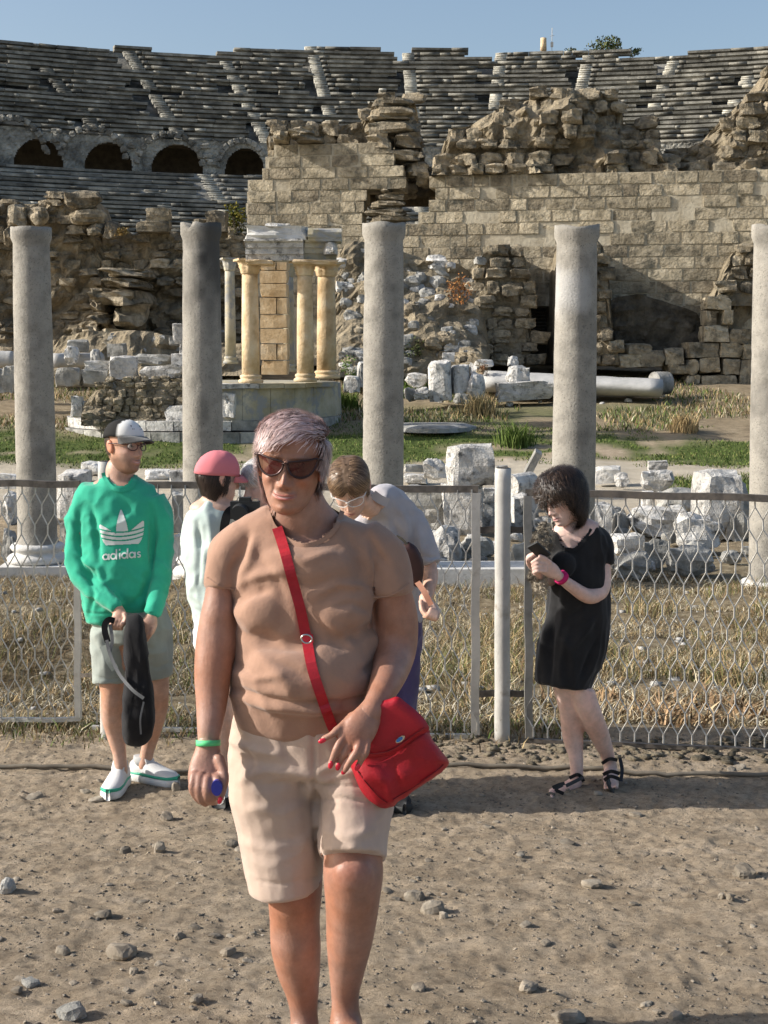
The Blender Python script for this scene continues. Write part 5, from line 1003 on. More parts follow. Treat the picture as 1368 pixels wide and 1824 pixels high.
def rot3(yaw=0, pitch=0, roll=0):
    """yaw > 0 turns the face to the right of the picture, pitch > 0 looks down, roll > 0 tips the head to the right"""
    return np.array(Matrix.Rotation(R(yaw), 3, 'Z') @ Matrix.Rotation(R(pitch), 3, 'X') @ Matrix.Rotation(R(roll), 3, 'Y'))
def body(name, root, parts, hd, skin, voxel=.008, hands=(), paint=None, it=5):
    V, Fq = fuse(parts, voxel, it); NBV[0] = len(V); mb = MB(); mb.add(V, Fq); C = [np.tile(np.asarray(skin, float), (len(V), 1))]
    for hp in hands: v, f = fuse(hp, .0034 if voxel < .0075 else .0042, 3, .4); mb.add(v, f); C.append(np.tile(np.asarray(skin, float), (len(v), 1)))
    if hd is not None: mb.add(hd['V'], hd['F']); C.append(hd['C'])
    V = np.concatenate(mb.v); C = np.concatenate(C)
    if paint is not None: C = paint(V, C)
    o = mk(name, V, mb.f, m_skin, root, sm=True); settint(o, C); return o
def finger(pts, r0=.0095, r1=.007):
    W = np.array([[*P(px, py, Y)] for px, py, Y in pts]); W = catmull(W, 12); rr = np.linspace(r0, r1, 12) * (1 + .06 * np.cos(np.linspace(0, 4 * math.pi, 12))); return loft(W, rr, rr, 12)
def nail(name, px, py, Y, dirpx, root, col, s=.006, L_=.010):
    p = P(px, py, Y); q = P(px + dirpx[0], py + dirpx[1], Y); t = (q - p) / np.linalg.norm(q - p); return (ball(p + np.array([0, -.003, 0]), (s, .003, L_), 8, Matrix.Rotation(math.atan2(t[0], t[2]), 3, 'Y')))
m_hairs = vcol_mat('hair_strands', .42, spec=.45)
def hair(root, hd, region, flow, n, length, off, wd, cols, seed=1, steps=6, jit=.25, shell=.006, name='hair', curl=0, lift=0):
    """strands that follow the skull; region(x, y, z) and flow(x, y, z) work in the head's own frame (face towards -y)"""
    loc = hd['loc']; N0 = loc / (np.linalg.norm(loc * [1, .8, .9], axis=1)[:, None] + 1e-6); keep = region(*loc.T); nn = hd['n']; nl = len(loc) // nn
    fq = [(i * nn + j, i * nn + (j + 1) % nn, (i + 1) * nn + (j + 1) % nn, (i + 1) * nn + j) for i in range(nl - 1) for j in range(nn)]
    bv = BVHTree.FromPolygons([tuple(v) for v in loc], fq); mb = MB(); Cs = []; rg = np.random.default_rng(seed); cols = np.asarray(cols)
    hn = loc * (1 + 0) ; nrm = loc / (np.linalg.norm(loc, axis=1)[:, None] + 1e-9); sh = loc + nrm * (shell * (1 + .35 * fbm(loc * 60, 2, seed)))[:, None]
    fs = [f for f in fq if all(keep[i] for i in f)]
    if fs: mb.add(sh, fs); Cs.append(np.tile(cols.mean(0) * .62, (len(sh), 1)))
    idx = np.where(keep)[0]; zz = loc[idx]; V = []; Fq = []; C = []
    for s in range(n):
        p = loc[rg.choice(idx)] + rg.normal(size=3) * .003; L_ = length * rg.uniform(.6, 1.15); col = cols[rg.integers(len(cols))] * rg.uniform(.7, 1.3); wv = wd * rg.uniform(.6, 1.3); ph = rg.uniform(0, 6.28); d = np.asarray(flow(*p), float) + rg.normal(size=3) * jit; d /= np.linalg.norm(d) + 1e-9; o0 = off * rg.uniform(.5, 1.3); base = len(V)
        for k in range(steps + 1):
            r = bv.find_nearest(Vector(p)); 
            if r[0] is None: break
            nr = Vector(p) - r[0]; nv = np.array(r[1]); pp = np.array(r[0]); 
            if nv @ pp < 0: nv = -nv
            t = k / steps; fl = np.asarray(flow(*pp), float); fl = fl / (np.linalg.norm(fl) + 1e-9); d = .6 * d + .4 * fl; d = d - nv * (d @ nv); d /= np.linalg.norm(d) + 1e-9
            sd = np.cross(nv, d); q = pp + nv * (o0 * math.sin(min(1, t * 1.6 + .15) * 1.57) + lift * t) + curl * (sd * math.cos(ph + t * 9) + nv * (.5 + .5 * math.sin(ph + t * 9)))
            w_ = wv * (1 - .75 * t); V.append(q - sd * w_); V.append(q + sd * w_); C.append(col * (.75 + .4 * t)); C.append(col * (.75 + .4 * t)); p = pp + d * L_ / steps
        for k in range((len(V) - base) // 2 - 1): b = base + 2 * k; Fq.append((b, b + 1, b + 3, b + 2))
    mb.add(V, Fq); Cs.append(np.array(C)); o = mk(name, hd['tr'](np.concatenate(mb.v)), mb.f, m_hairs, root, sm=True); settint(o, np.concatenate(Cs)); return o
def decal(name, polys, bvh, mt, root, off=.0022, res=.6, test=None):
    """flat print pressed on cloth: the shape, given in photo pixels, is cut into small cells laid on the garment's own surface"""
    A = np.array([p for q in polys for p in q]); x0, y0 = A.min(0) - res; x1, y1 = A.max(0) + res; xs = np.arange(x0, x1 + res, res); ys = np.arange(y0, y1 + res, res); XX, YY = np.meshgrid(xs[:-1] + res / 2, ys[:-1] + res / 2); ins = np.zeros(XX.shape, bool)
    for q in polys: ins |= inpoly(XX, YY, q)
    if test is not None: ins &= test(XX, YY)
    ids = {}; V = []; Fc = []
    def vid(i, j):
        if (i, j) not in ids:
            d = Vector(P(xs[i], ys[j], 5.0)) - Vector((0, 0, CAMZ)); d.normalize(); h = bvh.ray_cast(Vector((0, 0, CAMZ)), d)
            ids[(i, j)] = len(V) if h[0] is not None else -1
            if h[0] is not None: V.append(tuple(h[0] - d * off))
        return ids[(i, j)]
    for j, i in zip(*np.where(ins)):
        q = (vid(i, j), vid(i + 1, j), vid(i + 1, j + 1), vid(i, j + 1))
        if min(q) >= 0: Fc.append(q)
    if Fc: return mk(name, V, Fc, mt, root, sm=True)
def bvh_of(V, Fq): return BVHTree.FromPolygons([tuple(v) for v in V], [tuple(int(i) for i in f) for f in Fq])
def ribbon(name, bvh, pts, w_, mt, root, th=.003, off=.003, m=60, hitmax=99):
    """strap lying on a surface along a line of photo pixels (w_ half width in pixels)"""
    Q = catmull(np.array(pts, float), m); L_ = []; lastd = None
    T = np.gradient(Q[:, :2], axis=0); T /= np.linalg.norm(T, axis=1)[:, None]; V = []; dist = []
    for i in range(m):
        px, py = Q[i, :2]; d = Vector(P(px, py, 5.0)) - Vector((0, 0, CAMZ)); d.normalize(); h = bvh.ray_cast(Vector((0, 0, CAMZ)), d) if bvh else (None,); dist.append(h[3] if h[0] is not None and h[3] < hitmax else np.nan)
    dist = np.array(dist); ok = ~np.isnan(dist); dist = np.interp(np.arange(m), np.where(ok)[0], dist[ok]); dist = np.minimum(dist, np.convolve(np.pad(dist, 3, 'edge'), np.ones(7) / 7, 'valid')) - off
    for i in range(m):
        for sx in (-1, 1):
            px, py = Q[i, 0] - T[i, 1] * sx * w_, Q[i, 1] + T[i, 0] * sx * w_; d = np.array(P(px, py, 5.0)) - [0, 0, CAMZ]; d /= np.linalg.norm(d)
            for k in (0, th): V.append(np.array([0, 0, CAMZ]) + d * (dist[i] - k))
    Fc = []
    for i in range(m - 1):
        a, b = i * 4, i * 4 + 4; Fc += [(a + 1, a + 3, b + 3, b + 1), (a + 2, a, b, b + 2), (a, a + 1, b + 1, b), (a + 3, a + 2, b + 2, b + 3)]
    return mk(name, V, Fc, mt, root, sm=False)
GARM = []
_garment = garment
def garment(*a, **k):
    r = _garment(*a, **k); GARM.append((r[1], r[2])); return r
def finish(b, neck):
    tuck(b, GARM, neck); GARM.clear()
def person(px, py, label):
    g = G(px, py) if py < 1830 else P(px, py, 3.6); return thing('person', (g[0], g[1], gz(g[0], g[1])), label, 'person')
def leather(name, c, rough=.45, bump=.35): return mat(name, lerp((0, 0, 0), c, .8), c, scale=20, rough=rough, spec=.4, bump=bump, bscale=120, bdist=.002)
m_lace = cloth('grey_shoe_knit', (.42, .43, .43), sheen=0)
def shoe(root, px0, px1, pyt, pyb, Y, yaw, up, sole, acc=None, hgt=.5, L_=.29, W_=.10, label=None):
    """trainer with its heel under the ankle; yaw 0 points to the camera, +90 to the right"""
    c = G((px0 + px1) / 2, pyb); a = R(yaw); f = np.array([math.sin(a), -math.cos(a), 0]); s = np.array([f[1] * -1, f[0], 0]); s = np.array([math.cos(a), math.sin(a), 0]); ank = P((px0 + px1) / 2, pyt, Y)
    base = np.array([ank[0], Y, gz(ank[0], Y) + .004]); o = thing_part = None
    def pt(u, v, z): return base + f * u + s * v + np.array([0, 0, z])
    u = np.linspace(-.085, L_ - .095, 14); wv = W_ / 2 * np.interp(u, [-.085, -.06, 0, .08, .15, L_ - .11, L_ - .095], [.55, .8, .8, .98, 1.0, .66, .2]); ht = 1.12 * np.interp(u, [-.085, -.05, .0, .05, .1, .16, L_ - .095], [.085, .105, .105, .092, .075, .062, .045])
    def shell(z0, z1, k, sq=.7):
        V = []; n = 18
        for i in range(14):
            q = np.arange(n) / n * 2 * math.pi; h = (z1(i) - z0(i)) / 2; m_ = (z1(i) + z0(i)) / 2
            for t in q: V.append(pt(u[i] * (1 + 0), math.copysign(abs(math.cos(t)) ** sq, math.cos(t)) * wv[i] * k, m_ + math.copysign(abs(math.sin(t)) ** sq, math.sin(t)) * h))
        return V, [(i * n + j, i * n + (j + 1) % n, (i + 1) * n + (j + 1) % n, (i + 1) * n + j) for i in range(13) for j in range(n)] + [tuple(range(n)), tuple(13 * n + j for j in range(n))[::-1]]
    v, fc = shell(lambda i: .018, lambda i: ht[i], .93, .9); sh = mk('shoe', v, fc, up, root, sm=True)
    v, fc = shell(lambda i: 0.0, lambda i: .040 + (.008 if i < 4 else 0), 1.04, .45); mk('sole', v, fc, sole, sh, sm=True)
    if acc is not None:
        v, fc = shell(lambda i: .036, lambda i: .055 if i > 2 else .05, 1.0, .5); mk('side_trim', v, fc, acc, sh, sm=True)
    mb = MB()
    for k in range(5): z = ht[6 + k // 2] + .004; mb.tube([pt(.03 + .018 * k, -.026, .098 - .011 * k), pt(.03 + .018 * k, 0, .106 - .011 * k), pt(.03 + .018 * k, .026, .098 - .011 * k)], .0035, 5)
    mb.build('laces', m_lace, sh); v, fc = loft([pt(.035, 0, .07), pt(.022, 0, .11), pt(.004, 0, .145)], [.03, .032, .026], [.012, .010, .007], 12, ref=tuple(f)); mk('tongue', v, fc, up, sh, sm=True)
    v, fc = loft([pt(-.02, 0, .085), pt(-.02, 0, .125)], [.036, .034], [.052, .048], 20, cap=.1, ref=tuple(f)); mk('ankle_collar', v, fc, m_lace, sh, sm=True); return sh
# ================================================================ short-haired woman in front
m_tan = cloth("tan_jersey", (.375, .228, .162), fs=26, fold=.5); m_beige = cloth("beige_cotton", (.53, .41, .335), fs=22, fold=.4)
m_red = leather("red_nylon_leather", (.40, .010, .022), .5, .5); m_metal = mat("bright_metal", (.6, .6, .58), scale=30, bump=0, rough=.25, metal=1)
SK1 = (.365, .188, .13)
w1 = person(560, 1865, 'short-haired blonde woman in sunglasses, tan T-shirt and beige shorts, walking towards the camera')
h1 = head(rot3(-5, 0, 5), P(519, 833, 3.60), 1.045, SK1, (.47, .13, .125), n=120, m=120, smile=.85, cheek=2.4, width=.96, jaw=1.0, brow=.5, chin=.86)
yb = 3.66
B = [limb([(540, 900, 3.66, 42, .055), (543, 925, 3.67, 52, .06), (545, 950, 3.67, 70, .07)], 10), limb([(545, 935, 3.67, 75, .07), (543, 960, 3.69, 112, .07), (543, 1000, 3.67, 122, .10), (543, 1080, 3.66, 120, .115), (546, 1160, 3.66, 125, .12), (550, 1260, 3.67, 128, .13), (552, 1310, 3.67, 130, .115), (553, 1340, 3.67, 118, .09)], 30, cap=.3),
     limb([(524, 880, 3.64, 47, .06), (534, 915, 3.655, 55, .064), (543, 945, 3.67, 72, .066), (545, 965, 3.67, 80, .07)], 12),
     limb([(436, 965, 3.66, 34, .05), (404, 1000, 3.65, 34, .055), (393, 1050, 3.64, 26.5, .050), (390, 1090, 3.63, 32, .052), (388, 1110, 3.63, 34, .052), (384, 1150, 3.62, 36, .05), (379, 1200, 3.60, 33.5, .047), (377, 1250, 3.58, 28.5, .04), (373, 1300, 3.55, 22.5, .032), (371, 1326, 3.54, 19, .026), (370, 1345, 3.53, 24, .024)], 44),
     limb([(652, 965, 3.66, 36, .05), (684, 1000, 3.65, 33, .052), (699, 1050, 3.64, 33, .052), (706, 1095, 3.65, 38, .055), (707, 1135, 3.65, 38, .052), (702, 1172, 3.62, 36, .048), (688, 1214, 3.54, 30, .04), (666, 1258, 3.46, 20.5, .028), (656, 1275, 3.44, 24, .022)], 44),
     limb([(490, 1380, 3.68, 68, .10), (510, 1500, 3.67, 55, .085), (525, 1560, 3.66, 50, .074), (525, 1600, 3.655, 48, .066), (525, 1640, 3.67, 45, .062), (527, 1685, 3.68, 45, .066), (532, 1730, 3.69, 39, .055), (538, 1765, 3.69, 31, .045), (541, 1800, 3.69, 25, .038), (543, 1832, 3.68, 26, .042)], 40),
     limb([(620, 1380, 3.64, 66, .10), (628, 1500, 3.575, 52, .08), (629, 1530, 3.55, 53, .078), (629, 1560, 3.53, 54, .076), (628, 1595, 3.53, 50, .068), (626, 1635, 3.545, 46, .062), (622, 1680, 3.56, 41, .06), (618, 1725, 3.58, 33, .05), (615, 1765, 3.60, 26, .04), (615, 1795, 3.60, 25, .038), (616, 1822, 3.59, 30, .045)], 40),
     limb([(543, 1835, 3.69, 27, .04), (540, 1858, 3.62, 30, .03), (536, 1880, 3.52, 30, .018)], 12), limb([(616, 1822, 3.60, 30, .04), (618, 1850, 3.53, 32, .03), (622, 1872, 3.43, 32, .018)], 12), pball(527, 1592, 3.632, 34, 34, .035), pball(630, 1560, 3.482, 38, 36, .035)]
HR = [limb([(371, 1318, 3.54, 19, .026), (370, 1340, 3.53, 24, .024), (368, 1362, 3.52, 30, .022), (366, 1385, 3.51, 32, .024), (366, 1396, 3.51, 30, .024)], 14),
      finger([(347, 1382, 3.49), (343, 1400, 3.475), (348, 1416, 3.48), (356, 1426, 3.50)], .0125, .0095), finger([(357, 1384, 3.485), (354, 1406, 3.47), (359, 1424, 3.48), (366, 1430, 3.50)], .013, .010), finger([(370, 1388, 3.48), (368, 1408, 3.465), (371, 1424, 3.475), (377, 1428, 3.50)], .013, .0095), finger([(384, 1386, 3.485), (388, 1392, 3.47), (380, 1420, 3.475), (383, 1428, 3.50)], .0115, .009), finger([(390, 1352, 3.51), (399, 1378, 3.49), (398, 1402, 3.475), (392, 1422, 3.47)], .0135, .009)]
HL = [limb([(668, 1252, 3.47, 19, .026), (660, 1268, 3.45, 23, .022), (648, 1288, 3.43, 29, .020), (636, 1308, 3.42, 30, .018), (630, 1322, 3.415, 25, .016)], 14),
      finger([(620, 1292, 3.425), (608, 1318, 3.41), (597, 1340, 3.40), (590, 1360, 3.405)], .0125, .0078), finger([(630, 1308, 3.42), (618, 1336, 3.405), (608, 1352, 3.41), (602, 1364, 3.42)], .0115, .0075), finger([(642, 1316, 3.415), (636, 1338, 3.395), (624, 1356, 3.39), (614, 1372, 3.395)], .0115, .0075), finger([(654, 1316, 3.42), (653, 1336, 3.40), (646, 1350, 3.395), (638, 1364, 3.40)], .0105, .007), finger([(628, 1276, 3.44), (606, 1296, 3.42), (592, 1308, 3.41), (577, 1316, 3.41)], .0115, .0075)]
def paint1(V, C):
    X, Y = proj(V); n = fbm(V * 6, 3, 4)[:, None]; C = C * (1 + .08 * n); kn = np.exp(-((X - 525) / 40) ** 2 - ((Y - 1590) / 26) ** 2) + np.exp(-((X - 629) / 40) ** 2 - ((Y - 1555) / 28) ** 2) + .8 * np.exp(-((X - 366) / 30) ** 2 - ((Y - 1380) / 22) ** 2) + .7 * np.exp(-((X - 636) / 34) ** 2 - ((Y - 1320) / 22) ** 2)
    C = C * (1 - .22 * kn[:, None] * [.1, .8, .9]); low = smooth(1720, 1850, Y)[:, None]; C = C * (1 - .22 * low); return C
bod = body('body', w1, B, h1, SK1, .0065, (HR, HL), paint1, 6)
nb = []
for px, py, d in [(589, 1361, (-2, 10)), (602, 1364, (-2, 10)), (613, 1372, (-6, 10)), (637, 1365, (-6, 10)), (574, 1318, (-10, 4))]: nb.append(nail('n', px, py + 1, 3.395 if px != 574 else 3.405, d, w1, None))
nb.append(nail('n', 392, 1425, 3.462, (-2, 8), w1, None)); m_nail = mat("red_nail_varnish", (.65, .02, .05), bump=0, rough=.25, spec=.6); [mk('nail', v, f, m_nail, w1, sm=True) for v, f in nb]
# T-shirt
S = [SL([(545, 905, 3.68, 58, .055), (543, 922, 3.68, 95, .07), (542, 942, 3.675, 136, .085), (542, 975, 3.67, 147, .105), (543, 1010, 3.665, 137, .125), (543, 1060, 3.66, 129, .13), (543, 1110, 3.66, 126, .13), (547, 1160, 3.66, 135, .14), (549, 1215, 3.66, 140, .15), (551, 1255, 3.665, 139, .15), (551, 1278, 3.67, 137, .147)], 44, cap=.25, pw=.92, hem=False),
     SL([(440, 952, 3.665, 34, .06), (412, 980, 3.66, 37, .068), (400, 1010, 3.655, 34, .070), (395, 1048, 3.645, 31, .068)], 16, cap=.15), SL([(648, 952, 3.665, 36, .06), (680, 980, 3.66, 38, .068), (694, 1012, 3.655, 38, .068), (700, 1056, 3.65, 37.5, .070)], 16, cap=.15),
     pball(480, 1084, 3.612, 64, 58, .088), pball(602, 1084, 3.612, 64, 58, .088), pball(545, 1205, 3.585, 118, 80, .12), pball(542, 1010, 3.60, 100, 50, .075)]
F1 = [([(418, 1060), (440, 1035), (470, 1022), (500, 1020)], .012, 9), ([(420, 1075), (450, 1058), (480, 1050)], -.008, 7), ([(410, 1020), (432, 985), (444, 950)], -.010, 7), ([(425, 1040), (446, 1000), (452, 965)], .010, 9), ([(668, 1070), (640, 1045), (600, 1040), (560, 1060)], .011, 9), ([(665, 1090), (630, 1075), (600, 1080)], -.008, 7), ([(690, 1010), (668, 975), (655, 950)], -.009, 7), ([(672, 1060), (660, 1010), (650, 975)], .010, 9), ([(462, 1130), (500, 1150), (540, 1150)], -.012, 12), ([(600, 1140), (640, 1130), (672, 1110)], -.012, 12), ([(420, 1120), (460, 1165), (500, 1200), (520, 1240)], .010, 13), ([(415, 1170), (440, 1200), (490, 1225)], -.008, 9), ([(415, 1225), (470, 1245), (540, 1255), (610, 1252), (680, 1235)], -.013, 6), ([(414, 1238), (480, 1258), (560, 1265), (640, 1258), (685, 1245)], .012, 8), ([(530, 1050), (545, 1110), (548, 1180)], -.006, 16), ([(560, 1090), (600, 1120), (650, 1180)], .009, 10), ([(480, 1180), (520, 1190), (560, 1215)], -.007, 9), ([(640, 1200), (670, 1180), (685, 1150)], -.010, 9), ([(500, 985), (540, 1000), (590, 985)], .006, 8), ([(455, 985), (490, 1030), (510, 1070)], -.006, 9), ([(610, 945), (640, 990), (640, 1030)], -.007, 9), ([(414, 1195), (450, 1210), (500, 1205)], .008, 7)]
NK1 = [(472, 870), (478, 912), (486, 936), (508, 958), (540, 970), (572, 962), (596, 940), (608, 912), (612, 870)]
shirt1, Vs, Fs = garment('t_shirt', S, m_tan, w1, .0065, 11, F1, (.007, 6.5, 3), NK1, st=(1, 1, .8))
bv1 = bvh_of(Vs, Fs)
ribbon('collar', bv1, [(477, 905), (479, 918), (488, 938), (510, 960), (540, 972), (572, 964), (597, 942), (610, 910)], 4.2, m_tan, shirt1, .003, .002)
ribbon('sleeve_hem', bv1, [(369, 1028), (385, 1040), (400, 1047), (417, 1050)], 1.2, m_tan, shirt1, .002, .001, 30); ribbon('sleeve_hem', bv1, [(664, 1064), (690, 1062), (712, 1052), (729, 1038)], 1.2, m_tan, shirt1, .002, .001, 30)
# shorts
S = [pball(561, 1385, 3.655, 26, 34, .10), SL([(551, 1262, 3.67, 134, .14), (551, 1300, 3.67, 141, .145), (553, 1345, 3.67, 147, .145), (554, 1375, 3.665, 146, .135)], 24, cap=.12, pw=.95, hem=False), SL([(486, 1350, 3.67, 76, .13), (485, 1400, 3.67, 78, .125), (494, 1450, 3.67, 76, .12), (500, 1500, 3.665, 72.5, .112), (506, 1550, 3.66, 69, .112), (510, 1580, 3.66, 66, .108)], 24, cap=.05), SL([(626, 1350, 3.66, 74, .13), (631, 1400, 3.64, 71, .125), (631, 1450, 3.615, 69, .125), (629, 1500, 3.575, 64, .12), (628, 1528, 3.555, 61, .115)], 24, cap=.05)]
F2 = [([(560, 1385), (563, 1440), (566, 1500), (570, 1540)], -.014, 6), ([(410, 1320), (450, 1335), (500, 1345)], .011, 7), ([(430, 1350), (480, 1365), (530, 1370)], -.008, 7), ([(560, 1385), (520, 1372), (470, 1372), (430, 1390)], .010, 8), ([(562, 1395), (520, 1392), (470, 1400)], -.008, 6), ([(565, 1395), (610, 1378), (660, 1370)], .008, 7), ([(562, 1425), (610, 1422), (660, 1430)], -.006, 3), ([(560, 1398), (620, 1400), (680, 1398)], -.005, 3), ([(412, 1295), (440, 1330), (452, 1380)], -.008, 8), ([(500, 1290), (510, 1340), (540, 1375)], -.006, 9), ([(450, 1440), (500, 1450), (550, 1430)], .006, 10), ([(430, 1500), (480, 1512), (550, 1500)], .005, 9), ([(570, 1480), (620, 1490), (680, 1475)], .005, 8), ([(447, 1568), (500, 1576), (570, 1560)], -.004, 2), ([(570, 1517), (630, 1520), (686, 1519)], -.004, 2), ([(558, 1290), (560, 1380)], -.005, 3), ([(585, 1330), (600, 1360), (560, 1380)], .007, 8)]
shorts1, V2, Fq2 = garment('shorts', S, m_beige, w1, .0065, 5, F2, (.0055, 7, 8), st=(1, 1, 1.3))
finish(bod, (545, 955, 3.64))
# wristband and the blue thing
v, f = loft([P(371, 1318, 3.545), P(371, 1328, 3.542)], [.0305, .0305], [.042, .042], 28, cap=0); mk('wristband', v, f, mat("green_paper_band", (.12, .62, .25), bump=.1, rough=.6), w1, sm=True)
m_blue = mat("blue_plastic", (.02, .03, .28), bump=0, rough=.35, spec=.5); p = P(386, 1404, 3.452); v, f = tube([p, p + [0, .035, 0]], [.0135, .0135], 20); v[:, 2] = p[2] + (v[:, 2] - p[2]) * 1.45; tag(mk('bottle_cap', v, f, m_blue, sm=False), 'small dark blue cap held in the hand with the green wristband', 'cap')
# sunglasses
def sunglasses(hd, root, mt, lensm, name='sunglasses', W=.031, rnd=False, z0=.006, dy=0, cat=False):
    g = MB(); lens = MB(); sc = 1
    for s in (1, -1):
        q = np.linspace(0, 2 * math.pi, 28, endpoint=False); cx = s * (W + .002)
        if rnd: ox, oz = .0235 * np.cos(q), .018 * np.sin(q)
        elif cat: oo = catmull(np.array([(-.027, .010), (-.004, .014), (.019, .018), (.0365, .022), (.0350, .006), (.024, -.015), (.004, -.0245), (-.016, -.019), (-.027, -.004), (-.027, .010)]), 29)[:-1]; ox, oz = oo[:, 0] * s, oo[:, 1]
        else: ox = .0315 * np.sign(np.cos(q)) * np.abs(np.cos(q)) ** .8; oz = .0215 * np.sin(q) + .0085 * np.clip(ox * s / .03, -.3, 1) * (np.sin(q) > -.2); oz = np.where(oz < 0, oz * 1.05, oz * .85)
        x = cx + ox; z = z0 - .003 + oz; y = -.100 - dy + .9 * np.abs(x) ** 2 * 6; ring = np.stack([x, y, z], 1); R2 = np.vstack([ring, ring[:1]]); g.add(*tube(R2, (.0027 if cat else .0019) if not rnd else .0021, 6, False)); c = ring.mean(0) - [0, .004, 0]; n0 = len(ring); lens.add(np.vstack([ring, c]), [(i, (i + 1) % n0, n0) for i in range(n0)])
        e = ring[np.argmax(ring[:, 0] * s + ring[:, 2] * .6)]; g.tube([e, e + [s * .008, .012, 0], [s * .077, -.02, z0 + .008], [s * .080, .018, z0 + .006]], .0022, 6)
    g.tube([[-.008, -.101 - dy, z0 + .002], [0, -.104 - dy, z0 + .005], [.008, -.101 - dy, z0 + .002]], .0019, 6)
    gv = hd['tr'](np.concatenate(g.v)); o = mk(name, gv, g.f, mt, root, sm=True); l = mk('lens', hd['tr'](np.concatenate(lens.v)), lens.f, lensm, o, sm=False); return o
def lensmat(name, c, alpha=.2, rough=.05):
    m = bpy.data.materials.new(name); m.use_nodes = True; N = m.node_tree.nodes; L = m.node_tree.links; b = N['Principled BSDF']; b.inputs['Base Color'].default_value = (*c, 1); b.inputs['Roughness'].default_value = rough; b.inputs['Specular IOR Level'].default_value = .5; b.inputs['Alpha'].default_value = 1 - alpha; return m
m_gun = mat("dark_metal_frame", (.06, .04, .04), bump=0, rough=.3, metal=.7); sunglasses(h1, w1, m_gun, lensmat("brown_red_lens", (.06, .008, .008), .10), cat=True, z0=.014)
for s in (1, -1): v, f = ball((s * .031, -.073, .010), (.0125, .0125, .0125), 10); mk('eye', h1['tr'](v), f, m_dark, w1, sm=True)
m_tooth = mat("teeth", (.7, .66, .58), bump=0, rough=.3)
HC1 = [(.60, .44, .42), (.70, .56, .53), (.50, .35, .33), (.42, .28, .25), (.66, .50, .50)]
reg1 = lambda x, y, z: ((z > .073 + .006 * np.sin(x * 60)) | ((y > .012) & (z > -.075)) | ((np.abs(x) > .064) & (z > .0) & (y > -.035)))
def flow1(x, y, z):
    if z > .075 and y < .06: return (-1.0 - x * 6, -1.3, -.2)
    if y < -.02: return (-.9, -.3, -1.0)
    return (-.05 + .5 * x * 5, .35, -1.2)
hair(w1, h1, reg1, flow1, 10000, .038, .013, .0012, HC1, 3, 6, .48, .006, lift=.009)
# handbag
bag = thing('handbag', P(712, 1430, 3.50), 'red leather shoulder bag with a flap and oval badge, hanging at her hip', 'handbag')
OUT = [(640, 1262), (690, 1248), (708, 1243), (722, 1254), (750, 1276), (762, 1300), (782, 1330), (796, 1352), (795, 1364), (778, 1380), (740, 1408), (712, 1424), (696, 1434), (684, 1437), (664, 1428), (640, 1400), (628, 1368), (624, 1330), (628, 1290)]
def pillow(out, Y, th, n=9, bulge=.6, seed=1):
    out = catmull(np.vstack([out, out[:1]]).astype(float), len(out) * 5)[:-1]; c = out.mean(0); V = []; m = len(out)
    for s in (-1, 1):
        for k in range(n):
            t = 1 - k / n; prof = (1 - t ** 4) ** .5 * bulge + (1 - bulge) * (1 if k else 0)
            for (x, y) in out: q = c + (np.array([x, y]) - c) * t; p = P(q[0], q[1], Y); d = p - [0, 0, CAMZ]; d /= np.linalg.norm(d); V.append(p + d * s * th / 2 * max(prof, .12 if k == 0 else 0))
        V.append(P(c[0], c[1], Y + s * th / 2))
    Fc = []; b = n * m + 1
    for s in (0, 1):
        for k in range(n - 1): Fc += [((s * b) + k * m + i, s * b + k * m + (i + 1) % m, s * b + (k + 1) * m + (i + 1) % m, s * b + (k + 1) * m + i)[::1 if s else -1] for i in range(m)]
        Fc += [(s * b + (n - 1) * m + i, s * b + (n - 1) * m + (i + 1) % m, s * b + n * m)[::1 if s else -1] for i in range(m)]
    Fc += [(i, (i + 1) % m, b + (i + 1) % m, b + i) for i in range(m)]; return np.array(V), Fc
v, f = pillow(OUT, 3.52, .105, 9, .5); N_ = normals(v, [q if len(q) == 4 else (*q, q[2]) for q in f]); v = crumple(v, N_, .008, 9, 4); v = folds(v, N_, [([(655, 1360), (690, 1400), (700, 1432)], .012, 7), ([(640, 1370), (668, 1410), (680, 1432)], .010, 6), ([(700, 1370), (712, 1400), (722, 1412)], -.007, 6), ([(712, 1410), (750, 1385), (790, 1358)], -.008, 4)])
mk('pouch', v, f, m_red, bag, sm=True); bvb = bvh_of(v, f)
v, f = pillow([(640, 1258), (690, 1246), (708, 1241), (724, 1252), (752, 1276), (764, 1300), (740, 1314), (700, 1342), (668, 1350), (640, 1348), (628, 1320), (630, 1285)], 3.452, .03, 6, .4); mk('flap', v, f, m_red, bag, sm=True); bvf = bvh_of(v, f)
ribbon('seam', bvb, [(652, 1362), (672, 1360), (702, 1346), (742, 1318), (766, 1302)], .9, m_red, bag, .0025, .001, 40)
m_redseam = leather('dark_red_thread', (.17, .006, .012), .7)
ribbon('seam', bvb, [(636, 1372), (654, 1396), (676, 1420), (690, 1430)], .8, m_redseam, bag, .002, .001, 30); ribbon('seam', bvb, [(700, 1424), (740, 1400), (776, 1374), (790, 1362)], .8, m_redseam, bag, .002, .001, 30); ribbon('flap_seam', bvf, [(646, 1340), (670, 1342), (700, 1334), (738, 1308), (756, 1296)], .7, m_redseam, bag, .002, .001, 30)
def oval(cx, cy, a, b, th, n=28): return [(cx + a * math.cos(t) * math.cos(th) - b * math.sin(t) * math.sin(th), cy + a * math.cos(t) * math.sin(th) + b * math.sin(t) * math.cos(th)) for t in np.linspace(0, 2 * math.pi, n, endpoint=False)]
